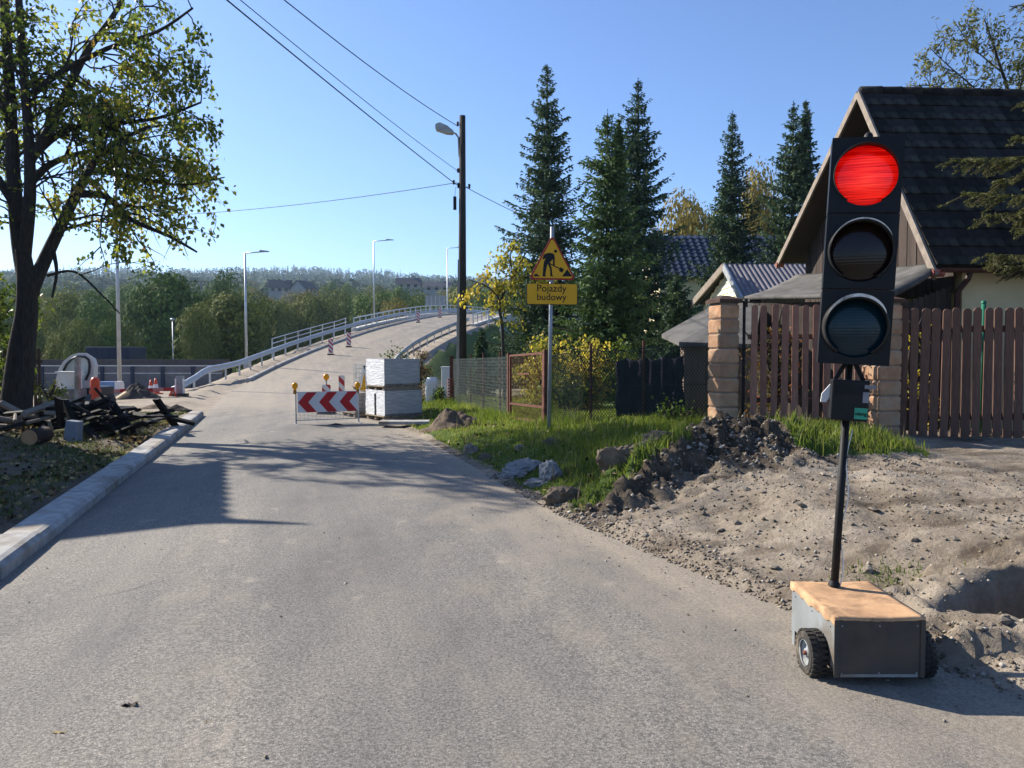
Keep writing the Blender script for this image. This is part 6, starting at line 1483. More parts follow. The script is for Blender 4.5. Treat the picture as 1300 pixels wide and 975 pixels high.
# ================================================================== charred timber, logs and twigs by the left verge
CHAR = MAT('charred timber', (0.016, 0.015, 0.015), (0.008, 0.008, 0.008), 10, 0.8, 0.5, stretch=(6, 1, 6), vary=0.4)
OLDW = MAT('weathered grey plank', (0.25, 0.215, 0.175), (0.15, 0.13, 0.105), 8, 0.85, 0.4, stretch=(5, 1, 5), vary=0.3)
pr_ = np.random.default_rng(23)
pc = P(112, 558, 14.8)
for k in range(48):
    u_ = pr_.random(); cx_ = pc.x + pr_.normal(0, 0.75) - 0.25; cy_ = 14.9 + pr_.normal(0, 0.5); lay = pr_.random(); hgt = max(0.04, 0.62 * (1 - abs(cx_ - pc.x + 0.2) / 1.9) * lay)
    ln = pr_.uniform(0.6, 1.7); az = pr_.normal(0.1, 0.75) + (0 if pr_.random() < 0.7 else 1.3); tl = pr_.normal(0.02, 0.22) if k > 9 else pr_.uniform(0.5, 1.1)
    m = MB(); wd, th = pr_.uniform(0.06, 0.15), pr_.uniform(0.03, 0.09); m.box((0, 0, 0), (wd, ln, th), None, 0, pr_.uniform(0.75, 1.0))
    o = m.build('charred_plank', CHAR if k % 9 else OLDW, None); o.location = (cx_, cy_, top(cx_, cy_) + hgt + 0.06); o.rotation_euler = (tl, pr_.normal(0, 0.3), az + math.pi / 2)
    tag(o, 'blackened plank in the jumbled timber pile by the left kerb' if k % 9 else 'greyish plank in the jumbled timber pile by the left kerb', 'plank', 'blackened planks of the timber pile' if k % 9 else 'greyish planks of the timber pile')
for k in range(11):
    cx_ = P(112 + 6 * k, 555, 14.4).x; m = MB(); lb = pr_.uniform(0.7, 1.6); m.box((0, 0, 0), (pr_.uniform(0.04, 0.12), lb, 0.04), None, 0, 0.8); o = m.build('charred_plank', CHAR, None); o.location = (cx_ + pr_.normal(0, 0.12), 14.5 + pr_.normal(0, 0.25), top(cx_, 14.4) + 0.05 + 0.045 * (10 - k) * pr_.uniform(0.5, 1.2)); o.rotation_euler = (pr_.normal(-0.18, 0.15), pr_.normal(0, 0.3), 1.15 + pr_.normal(0, 0.35)); tag(o, 'long black board fanned out on the kerb side of the timber pile', 'plank', 'black boards fanned towards the kerb')
for k in range(14):
    px, py = pr_.uniform(-5, 62), pr_.uniform(545, 575); d = 13.9 + (575 - py) * 0.05; cx_ = P(px, py, d).x; r = pr_.uniform(0.03, 0.06); ln = pr_.uniform(0.3, 0.75); az = pr_.uniform(0, 3.1); u = Vector((math.cos(az), math.sin(az), 0.12 * pr_.normal()))
    z = top(cx_, d) + r + pr_.uniform(0, 0.22); m = MB(); c = Vector((cx_, d, z)); m.tube([c - u * ln / 2, c + u * ln / 2], [r, r * 0.8], 8); m.build('split_log', OLDW if k % 3 else WOODG, None)
    o = bpy.context.scene.objects[-1] if False else None
for o in [x for x in COL.objects if x.name.startswith('split_log')]: tag(o, 'thin weathered log on the woodpile at the foot of the lime tree', 'log', 'thin logs at the foot of the lime tree')
m = MB(); c = P(48, 571, 12.9); u = Vector((0.12, -1, 0)).normalized(); g = top(c.x, 12.9); c = Vector((c.x, 12.9, g + 0.10)); m.tube([c - u * 0.28, c + u * 0.28], 0.135, 20); lg = thing('cut_log', 'thick cut log with pale round end facing the road', 'log', c); m.build('bark', WOODG, lg, True)
m = MB(); m.lathe([(0.129, 0.0), (0.07, 0.004), (0.0, 0.005)], c + u * 0.281, u, 20); m.build('cut_face', MAT('cut wood face', (0.42, 0.24, 0.12), (0.33, 0.18, 0.09), 9, 0.85, 0.2, vary=0), lg)
m = MB(); q = P(94, 567, 13.3); g = top(q.x, 13.3); m.box((q.x, 13.3, g + 0.16), (0.24, 0.2, 0.36), Matrix.Rotation(0.12, 3, 'Y'), 0, 0.9); tag(m.build('stone_block', MAT('blue-grey block', (0.20, 0.22, 0.26), (0.15, 0.17, 0.2), 6, 0.9, 0.3, vary=0), None, bevel=0.015), 'upright blue-grey block in front of the charred timber', 'block')
YW = MAT('yellowish stick', (0.42, 0.36, 0.14), (0.3, 0.25, 0.10), 8, 0.8, vary=0.1)
for k, (x0, y0, x1, y1, l) in enumerate(((66, 548, 88, 545, 'yellowish stick leaning left of the grey block'), (88, 546, 113, 536, 'long yellowish stick lying across the charred timber'), (56, 558, 55, 540, 'short grey stick standing by the cut log'), (62, 534, 68, 556, 'slanting brown stick right of the cut log'))):
    a, b = P(x0, y0, 13.5), P(x1, y1, 13.6); m = MB(); m.beam(a, b, 0.05, 0.035); tag(m.build('stick', YW if k < 2 else OLDW, None), l, 'stick')
# ================================================================== grass and ground cover
def grass_field(name, pts, hmin, hmax, mat, label, seed, wid=0.010, lean=0.45):
    rg_ = np.random.default_rng(seed); n = len(pts); pts = np.asarray(pts)
    h = rg_.uniform(hmin, hmax, n) * pts[:, 3]; a = rg_.uniform(0, TAU, n); l = rg_.normal(0, lean, n) * h; b = rg_.uniform(0, TAU, n)
    w = wid * rg_.uniform(0.6, 1.3, n)
    d = np.stack([np.cos(a), np.sin(a), 0 * a], -1) * w[:, None] / 2; e = np.stack([np.cos(b) * l, np.sin(b) * l, h], -1)
    base = pts[:, :3] - np.array([0, 0, 0.01]); mid = base + e * 0.55 * np.array([0.75, 0.75, 1.1]); tip = base + e
    V = np.stack([base - d, base + d, mid + d * 0.75, mid - d * 0.75, tip], 1).reshape(-1, 3); k = (np.arange(n) * 5)[:, None]
    t = np.repeat(np.clip(rg_.normal(0.5, 0.18, n) + 0.35 * vnoise(pts[:, 0] * 0.8, pts[:, 1] * 0.8, 3), 0, 1), 5)
    return stuff(np_mesh(name, V, [np.array([[0, 1, 2, 3]]) + k, np.array([[3, 2, 4]]) + k], mat, None, False, tint=t), label, 'grass')
GRASS = LEAF('meadow grass', [(0.0, (0.045, 0.072, 0.014)), (0.45, (0.105, 0.150, 0.026)), (0.8, (0.19, 0.215, 0.05)), (1.0, (0.36, 0.31, 0.15))], 0.40, 0.5, 1.5)
GRASSD = LEAF('short verge grass', [(0.0, (0.03, 0.05, 0.012)), (0.5, (0.065, 0.10, 0.022)), (1.0, (0.15, 0.15, 0.05))], 0.3, 0.6)
rg = np.random.default_rng(31)
def tops(x, y): return np.array([top(a, b) for a, b in zip(x, y)])
n = 90000
y = rg.uniform(7.0, 25.5, n) ** 1.0; y = 7.2 + 18.5 * rg.random(n) ** 1.5; x = Rx(y) + 0.08 + rg.uniform(0, 1, n) ** 1.2 * 5.2
ok = (rg.random(n) > dirt_mask(x, y)) & (x < 6.2) & (fbm(x * 1.3, y * 1.3, 3, 77) > -0.33) & ~((x > 4.8) & (y < 11.5))
x, y = x[ok], y[ok]
tall = 0.38 + 1.0 * np.clip(fbm(x * 1.1, y * 1.1, 3, 8) + 0.45, 0, 1) * sst(0.3, 1.6, x - Rx(y)) 
fline = x - np.interp(y, [11.0, 11.55, 13.2, 15.4, 22.0], [3.7, 2.98, 0.72, 0.0, -1.68])
tall = tall + 0.5 * np.exp(-(fline / 0.5) ** 2)
grass_field('bank_grass', np.stack([x, y, tops(x, y), tall], -1), 0.05, 0.17, GRASS, 'bright green grass on the bank and before the gate', 4, 0.011)
k_ = rg.random(len(x)) < 0.012; xs_, ys_2 = x[k_], y[k_]
STRAW = LEAF('dry straw', [(0.0, (0.20, 0.15, 0.07)), (1.0, (0.46, 0.38, 0.22))], 0.2, 0.8)
grass_field('dry_stalks', np.stack([xs_, ys_2, tops(xs_, ys_2), 1.0 + 0 * xs_], -1), 0.10, 0.34, STRAW, 'dry straw stalks standing in the bank grass', 7, 0.006, 0.5)
k_ = rg.random(len(x)) < 0.016; cl_ = np.stack([x[k_], y[k_], tops(x[k_], y[k_]) + 0.05], -1)
V, Fq = leaf_quads(cl_, rg.normal(size=cl_.shape) * np.array([1, 1, 0.4]), rg.uniform(0.04, 0.08, len(cl_)), 0.8)
stuff(np_mesh('fallen_leaves', V, Fq, DRY, None, False, tint=tint_rep(rg.random(len(cl_)))), 'brown fallen leaves caught in the bank grass', 'leaves')
n = 5000; y = rg.uniform(3.2, 9, n); x = Rx(y) + rg.uniform(0.3, 3.6, n); ok = (fbm(x * 1.2, y * 1.2, 4, 40) > 0.38); x, y = x[ok], y[ok]
x = np.concatenate([x, rg.normal(2.55, 0.16, 260), rg.normal(3.05, 0.14, 160)]); y = np.concatenate([y, rg.normal(5.2, 0.10, 260), rg.normal(4.05, 0.1, 160)])
grass_field('dirt_tufts', np.stack([x, y, tops(x, y), 0.7 + 0 * x], -1), 0.02, 0.10, GRASS, 'thin tufts of yellowish grass on the dirt slope', 5, 0.007, 0.9)
n = 42000; y = 4.5 + 15.5 * rg.random(n); x = Lx(y) - 0.42 - rg.random(n) * 5.5; ok = (fbm(x * 0.9, y * 0.9, 3, 19) > -0.08) & (x > -13); x, y = x[ok], y[ok]
grass_field('verge_grass', np.stack([x, y, np.array([gz(a, b) for a, b in zip(x, y)]) + fbm(x * 0.9, y * 0.9, 3, 2) * 0.10, 0.8 + 0 * x], -1), 0.03, 0.10, GRASSD, 'short patchy grass on the shaded left verge', 6, 0.010, 0.8)
# leaf litter
n = 2400; y = 4 + 15 * rg.random(n); x = Lx(y) - 0.38 - np.abs(rg.normal(0, 1.1, n)); z = np.array([gz(a, b) for a, b in zip(x, y)]) + fbm(x * 0.9, y * 0.9, 3, 2) * 0.10 + 0.02
nn = 1600; y2 = rg.normal(14.6, 0.9, nn); x2 = rg.normal(-9.6, 1.0, nn); z2 = np.array([gz(a, b) for a, b in zip(x2, y2)]) + 0.03 + 0.03 * rg.random(nn)
C = np.stack([np.r_[x, x2], np.r_[y, y2], np.r_[z, z2]], -1); D = rg.normal(size=C.shape) * np.array([1, 1, 0.35])
V, Fq = leaf_quads(C, D, rg.uniform(0.04, 0.085, len(C)), 0.8)
stuff(np_mesh('leaf_litter', V, Fq, DRY, None, False, tint=tint_rep(rg.random(len(C)))), 'brown fallen leaves littering the left verge', 'leaves')

# ================================================================== trees
BARK = MAT('dark bark', (0.060, 0.050, 0.042), (0.030, 0.026, 0.023), 9, 0.95, 0.9, stretch=(3, 3, 0.5), bscale=14, bdist=0.04, vary=0.1)
def rot_to(v):
    v = v / np.linalg.norm(v); a = np.array([0, 0, 1.0]) if abs(v[2]) < 0.9 else np.array([1.0, 0, 0]); x = np.cross(a, v); x /= np.linalg.norm(x); return x, np.cross(v, x), v
class Tree:
    """branching tree: limbs given as polylines, side branches and twigs grown from them, leaves on the twigs"""
    def __init__(s, seed): s.rg = np.random.default_rng(seed); s.mb = MB(); s.tw = MB(); s.C = []; s.D = []; s.env = None
    def limb(s, pts, r0, r1, n=10):
        pts = [np.array(p, float) for p in pts]; out = []
        for i in range(len(pts) - 1):
            for k in range(4):
                t = k / 4; p0 = pts[max(i - 1, 0)]; p1 = pts[i]; p2 = pts[i + 1]; p3 = pts[min(i + 2, len(pts) - 1)]
                out.append(0.5 * ((2 * p1) + (-p0 + p2) * t + (2 * p0 - 5 * p1 + 4 * p2 - p3) * t * t + (-p0 + 3 * p1 - 3 * p2 + p3) * t ** 3))
        out.append(pts[-1]); N_ = len(out); rr = [r0 + (r1 - r0) * (i / (N_ - 1)) ** 0.8 for i in range(N_)]
        s.mb.tube(out, rr, n); return out, rr
    def side(s, p, d, L_, r, lv, droop, leaf_n):
        """one side branch; lv 0 carries leaves"""
        rg_ = s.rg; pts = [p]; d = d / np.linalg.norm(d); n = 5; q_ = p.copy()
        for k in range(n):
            d = d + rg_.normal(0, 0.20, 3) + np.array([0, 0, -droop * (k + 1) / n]); d /= np.linalg.norm(d); q_ = q_ + d * L_ / n; pts.append(q_.copy())
        if s.env is not None and not s.env(pts[-1]): return
        (s.mb if r > 0.02 else s.tw).tube(pts, [r * (1 - 0.75 * k / n) for k in range(n + 1)], 6 if r > 0.02 else 4, False)
        if lv == 0:
            for k in range(leaf_n):
                t = rg_.uniform(0.15, 1.05); i = min(int(t * n), n - 1); c = pts[i] + (pts[i + 1] - pts[i]) * (t * n - i) + rg_.normal(0, 0.07, 3)
                s.C.append(c); s.D.append(d * 0.4 + rg_.normal(0, 0.6, 3) + np.array([0, 0, -0.55]))
        else:
            for k in range(5 if lv == 1 else 4):
                t = rg_.uniform(0.25, 1.0); i = min(int(t * n), n - 1); c = pts[i] + (pts[i + 1] - pts[i]) * (t * n - i)
                x, y_, v = rot_to(pts[i + 1] - pts[i]); a = rg_.uniform(0, TAU); nd = v * 0.75 + (x * math.cos(a) + y_ * math.sin(a)) * 0.75
                s.side(c, nd, L_ * rg_.uniform(0.4, 0.65), r * 0.5, lv - 1, droop, leaf_n)
    def finish(s, name, label, cat, bark, leafm, size, base, keep=None, wid=0.72, tb=(0.5, 0.2), group=None):
        t = thing(name, label, cat, base, group); s.mb.build('trunk', bark, t, True)
        if s.tw.v: s.tw.build('twigs', bark, t, True)['kind'] = 'stuff'
        C = np.array(s.C); D = np.array(s.D)
        if keep is not None: k = keep(C); C, D = C[k], D[k]
        V, Fq = leaf_quads(C, D, s.rg.uniform(size * 0.7, size * 1.25, len(C)), wid, s.rg, 0.06)
        tt = np.clip(s.rg.normal(tb[0], tb[1], len(C)) + 0.5 * vnoise(C[:, 0] * 0.8, C[:, 2] * 0.8, 5), 0, 1)
        o = np_mesh('crown', V, Fq, leafm, t, False, tint=tint_rep(tt)); o['kind'] = 'stuff'
        return t

# ------------------------------------------------------------------ lime tree on the left
LIME = LEAF('lime leaf', [(0.0, (0.040, 0.062, 0.018)), (0.36, (0.085, 0.115, 0.028)), (0.62, (0.165, 0.18, 0.036)), (0.84, (0.31, 0.27, 0.05)), (1.0, (0.30, 0.18, 0.06))], 0.50, 0.5, 1.6)
T = Tree(3); TD = 16.2
def tp(px, py, dd=0.0): return np.array(P(px, py, TD + dd * 0.6 + (0.5 if px > 60 else 0.0)))
gb0 = gz(P(20, 540, TD).x, TD)
trunk_base = tp(16, 545); trunk_base[2] = gb0 - 0.2
limbs = [([trunk_base, tp(22, 500), tp(28, 440), tp(34, 395), tp(33, 350), tp(28, 315, .1)], 0.36, 0.14),
         ([tp(38, 375), tp(25, 310, .2), tp(17, 220, .3), tp(12, 110, .4), tp(6, 10, .5), tp(2, -70, .5)], 0.19, 0.07),
         ([tp(30, 330, .1), tp(38, 250, -.1), tp(36, 170, -.3), tp(30, 90, -.4), tp(24, 0, -.6), tp(22, -60, -.6)], 0.14, 0.05),
         ([tp(38, 372), tp(66, 310, -.3), tp(98, 245, -.6), tp(120, 205, -.8), tp(150, 180, -1.0), tp(190, 160, -1.2)], 0.16, 0.03),
         ([tp(98, 246, -.6), tp(135, 250, -.9), tp(165, 278, -1.3), tp(215, 300, -1.5), tp(250, 320, -1.6)], 0.09, 0.02),
         ([tp(36, 235), tp(62, 210, .4), tp(100, 195, .9), tp(150, 190, 1.3), tp(215, 205, 1.6)], 0.10, 0.02),
         ([tp(38, 200, -.2), tp(60, 170, 0), tp(105, 75, .4), tp(150, 10, .8), tp(175, -50, 1.0)], 0.13, 0.03),
         ([tp(50, 190, 0), tp(85, 165, -.5), tp(135, 158, -1.0), tp(200, 150, -1.4), tp(255, 130, -1.6)], 0.08, 0.02),
         ([tp(40, 120, -.3), tp(80, 90, -.7), tp(140, 60, -1.1), tp(200, 40, -1.4), tp(245, 10, -1.5)], 0.08, 0.02),
         ([tp(66, 312, -.3), tp(72, 345, -.6), tp(66, 378, -.8)], 0.055, 0.02),
         ([tp(60, 350, -.2), tp(95, 345, -.5), tp(130, 375, -.6), tp(152, 398, -.7)], 0.035, 0.012),
         ([tp(20, 260, .2), tp(-20, 200, .4), tp(-60, 120, .5)], 0.12, 0.03),
         ([tp(16, 160, .2), tp(-30, 80, -.4), tp(-70, 10, -.8)], 0.10, 0.03),
         ([tp(110, 215, -.8), tp(170, 225, -1.2), tp(230, 235, -1.5), tp(285, 225, -1.6)], 0.06, 0.012)]
RL = [T.limb(*l) for l in limbs]
dens = [0, 16, 15, 20, 15, 20, 17, 18, 19, 5, 3, 13, 12, 16]
def lime_env(p):
    r = p[0] / p[1] * F_PX + 650; h = 450 - (p[2] - CAM_Z) / p[1] * F_PX
    return r < np.interp(h, [-200, -40, 0, 100, 150, 200, 230, 262, 285, 320, 345, 400], [140, 232, 266, 275, 282, 302, 312, 292, 276, 284, 245, 140]) and h < (350 if r > 95 else 395) and h > -150
T.env = lime_env
for (pts_, rr_), dn in zip(RL, dens):
    for k in range(dn):
        t = T.rg.uniform(0.22, 1.0); i = min(int(t * (len(pts_) - 1)), len(pts_) - 2); p = pts_[i] + (pts_[i + 1] - pts_[i]) * T.rg.random()
        x, y_, v = rot_to(pts_[i + 1] - pts_[i]); a = T.rg.uniform(0, TAU); nd = v * 0.7 + (x * math.cos(a) + y_ * math.sin(a)) * 0.9; nd[1] *= 0.5
        T.side(p, nd, T.rg.uniform(0.9, 1.9), max(0.014, rr_[i] * 0.4) if rr_[i] < 0.08 else 0.03, 1, 0.22, 21)
for pts_, rr_ in RL[3:]:
    for k in range(3): T.side(pts_[-1 - k], (pts_[-1] - pts_[-4]) + T.rg.normal(0, 0.25, 3), T.rg.uniform(0.6, 1.1), 0.014, 1, 0.2, 20)
def keep_lime(C):
    r = C[:, 0] / C[:, 1] * F_PX + 650; h = 450 - (C[:, 2] - CAM_Z) / C[:, 1] * F_PX
    lim = np.interp(h, [-200, -40, 0, 100, 150, 200, 230, 262, 285, 320, 345, 400], [150, 236, 272, 280, 288, 306, 318, 298, 282, 288, 250, 150]) + T.rg.normal(0, 9, len(C))
    low = np.where(r > 95, 345 + T.rg.normal(0, 10, len(C)), 400)
    thin = np.where(h < -12, T.rg.random(len(C)) < 0.05, True)
    return (r < lim) & (h < low) & (h > -140) & thin & (T.rg.random(len(C)) < 0.97) & (fbm(C[:, 0] * 1.3 + C[:, 1] * 0.4, C[:, 2] * 1.3, 3, 66) > -0.34)
T.finish('lime_tree', 'large lime tree with dark forked trunk on the left verge', 'tree', BARK, LIME, 0.105, (trunk_base[0], TD, gb0), keep_lime, 0.72, (0.42, 0.2))

# yellow-green shrub behind the trunk at the picture's left edge
def shrub(name, px, d, w_, h_, n, leafm, size, label, seed, z0=None, cat='shrub', tb=(0.5, 0.22), group=None, stems=7):
    x = P(px, 450, d).x; g = gz(x, d) if z0 is None else z0; t = Tree(seed)
    for k in range(stems):
        a = TAU * k / stems + t.rg.normal(0, 0.3); out = t.rg.uniform(0.2, 0.9)
        e = np.array([x + math.cos(a) * w_ / 2 * out, d + math.sin(a) * w_ / 2 * out * 0.8, g + h_ * t.rg.uniform(0.6, 0.98) * (1.05 - 0.3 * out)]); b_ = np.array([x + math.cos(a) * 0.1, d + math.sin(a) * 0.1, g - 0.05])
        md_ = (b_ + e) / 2 + np.array([-math.cos(a), -math.sin(a), 0.6]) * 0.12 * h_
        pts_, rr_ = t.limb([b_, md_, e], 0.012 + 0.012 * h_, 0.008, 6)
        per = max(2, int(n / stems / (5 * 9)))
        for q_ in range(per):
            tt = t.rg.uniform(0.2, 1.0); i = min(int(tt * (len(pts_) - 1)), len(pts_) - 2); dd = t.rg.normal(0, 1, 3); dd[2] = abs(dd[2]) * 0.5
            t.side(pts_[i], dd, w_ * t.rg.uniform(0.18, 0.36), 0.010, 1, 0.12, 9)
    return t.finish(name, label, cat, BARK, leafm, size, (x, d, g), None, 0.62, tb, group)
YELL = LEAF('yellowing leaf', [(0.0, (0.10, 0.115, 0.025)), (0.4, (0.22, 0.21, 0.04)), (0.7, (0.42, 0.33, 0.06)), (1.0, (0.55, 0.37, 0.08))], 0.45, 0.5)
MIDG = LEAF('garden green leaf', [(0.0, (0.025, 0.05, 0.012)), (0.5, (0.065, 0.11, 0.022)), (0.85, (0.15, 0.18, 0.035)), (1.0, (0.32, 0.27, 0.06))], 0.38, 0.5)
shrub('hazel_bush', -18, 18.6, 2.6, 4.6, 2400, MIDG, 0.12, 'leafy green bush behind the lime trunk at the left edge', 8, tb=(0.62, 0.2))
shrub('weed_bush', 62, 17.5, 0.9, 0.95, 600, MIDG, 0.07, 'low yellow-green weeds right of the lime trunk', 9, tb=(0.75, 0.2), stems=6)
shrub('yellow_bush', 690, 19.5, 1.9, 2.2, 3000, YELL, 0.085, 'yellow leafy bush behind the rusty gate and sign post', 10, stems=9)
shrub('yellow_bush', 748, 18.6, 1.9, 1.9, 2600, YELL, 0.085, 'yellow-orange bush behind the wire fence right of the sign', 11, tb=(0.58, 0.2), stems=9)
shrub('green_bush', 795, 18.0, 1.3, 2.2, 2000, MIDG, 0.085, 'light green bush between yellow bush and low shed', 12, tb=(0.66, 0.2), stems=8)
shrub('green_bush', 716, 18.4, 1.5, 1.3, 1500, MIDG, 0.08, 'low green bush at the fence behind the sign post', 13, tb=(0.55, 0.2), stems=7)
shrub('dry_bush', 533, 23.0, 0.9, 1.9, 1500, LEAF('dry brown leaf', [(0.0, (0.09, 0.06, 0.035)), (0.6, (0.19, 0.13, 0.08)), (1.0, (0.30, 0.22, 0.14))], 0.25, 0.7), 0.06, 'dry brown bush behind the wrapped pallets', 14, stems=8)
shrub('green_bush', 557, 22.3, 0.5, 0.75, 420, MIDG, 0.075, 'green weeds between the white sack and cabinet', 15, stems=7)
shrub('green_bush', 520, 27.0, 2.2, 1.6, 1500, MIDG, 0.09, 'dark green scrub at the foot of the ramp behind the pallets', 26, stems=8, tb=(0.4, 0.2))
shrub('climbing_plant', 985, 11.5, 1.3, 1.95, 1200, LEAF('reddish climber leaf', [(0.0, (0.05, 0.06, 0.02)), (0.5, (0.12, 0.10, 0.03)), (0.8, (0.24, 0.09, 0.04)), (1.0, (0.30, 0.08, 0.04))], 0.3, 0.6), 0.06, 'reddish climbing plant behind the picket gate', 16, stems=7)
shrub('dry_plant', 1165, 11.2, 0.5, 2.2, 260, YELL, 0.06, 'thin yellowing plant poking above the dark pickets', 17, stems=4)
shrub('dark_weeds', 858, 11.75, 0.8, 0.62, 900, MIDG, 0.055, 'dark leafy weeds at the foot of the near wire fence', 18, tb=(0.3, 0.15), stems=7)
# small leaning tree with yellow leaves beside the utility pole
T = Tree(21); d0 = 21.5
def yp(px, py, dd=0): return np.array(P(px, py, d0 + dd))
b0 = yp(641, 470); b0[2] = gz(b0[0], d0) - 0.1
ls = [([b0, yp(638, 420), yp(634, 390), yp(640, 372), yp(655, 345), yp(668, 320)], 0.06, 0.02), ([yp(636, 385), yp(628, 372), yp(615, 362), yp(598, 356)], 0.03, 0.01), ([yp(640, 372), yp(650, 350), yp(648, 325), yp(655, 305)], 0.03, 0.01), ([yp(645, 362), yp(672, 350), yp(690, 345)], 0.025, 0.01)]
for l, dn in zip(ls, (6, 6, 9, 6)):
    pts_, rr_ = T.limb(*l, 7)
    for k in range(dn):
        i = int(T.rg.uniform(0.45, 1) * (len(pts_) - 2)); T.side(pts_[i], T.rg.normal(0, 1, 3) + np.array([0, 0, 0.1]), T.rg.uniform(0.4, 0.8), 0.012, 1, 0.2, 11)
T.finish('young_tree', 'young leaning tree with yellow leaves between utility pole and sign', 'tree', BARK, YELL, 0.105, (b0[0], d0, gz(b0[0], d0)))
# sparse ash-like tree behind the roof
T = Tree(22); d0 = 23.0
b0 = np.array([P(1290, 300, d0).x, d0, 0.3]); c1 = np.array(P(1285, 150, d0))
ls = [([b0, (b0 + c1) / 2, c1, np.array(P(1265, 70, d0)), np.array(P(1250, 25, d0))], 0.11, 0.015), ([c1, np.array(P(1235, 110, d0)), np.array(P(1195, 75, d0)), np.array(P(1180, 60, d0))], 0.03, 0.008), ([c1, np.array(P(1225, 125, d0 + 0.6)), np.array(P(1180, 108, d0 + 1)), np.array(P(1155, 112, d0 + 1))], 0.028, 0.008), ([c1, np.array(P(1300, 90, d0)), np.array(P(1310, 30, d0))], 0.026, 0.008), ([np.array(P(1270, 90, d0)), np.array(P(1235, 60, d0)), np.array(P(1210, 25, d0))], 0.026, 0.008), ([c1, np.array(P(1340, 100, d0)), np.array(P(1380, 40, d0))], 0.026, 0.008)]
for l, dn in zip(ls, (14, 12, 12, 16, 13, 10)):
    pts_, rr_ = T.limb(*l, 7)
    for k in range(dn):
        i = int(T.rg.uniform(0.35, 1) * (len(pts_) - 2)); T.side(pts_[i], T.rg.normal(0, 1, 3) + np.array([0, 0, 0.6]), T.rg.uniform(0.6, 1.1), 0.014, 1, 0.05, 12)
ASH = LEAF('thin olive leaf', [(0.0, (0.05, 0.06, 0.022)), (0.5, (0.11, 0.115, 0.035)), (1.0, (0.22, 0.20, 0.07))], 0.35, 0.5)
T.finish('ash_tree', 'sparse olive-leaved tree rising behind the dark roof', 'tree', BARK, ASH, 0.15, (b0[0], d0, 0.3), lambda C: T.rg.random(len(C)) < 0.7, 0.36)

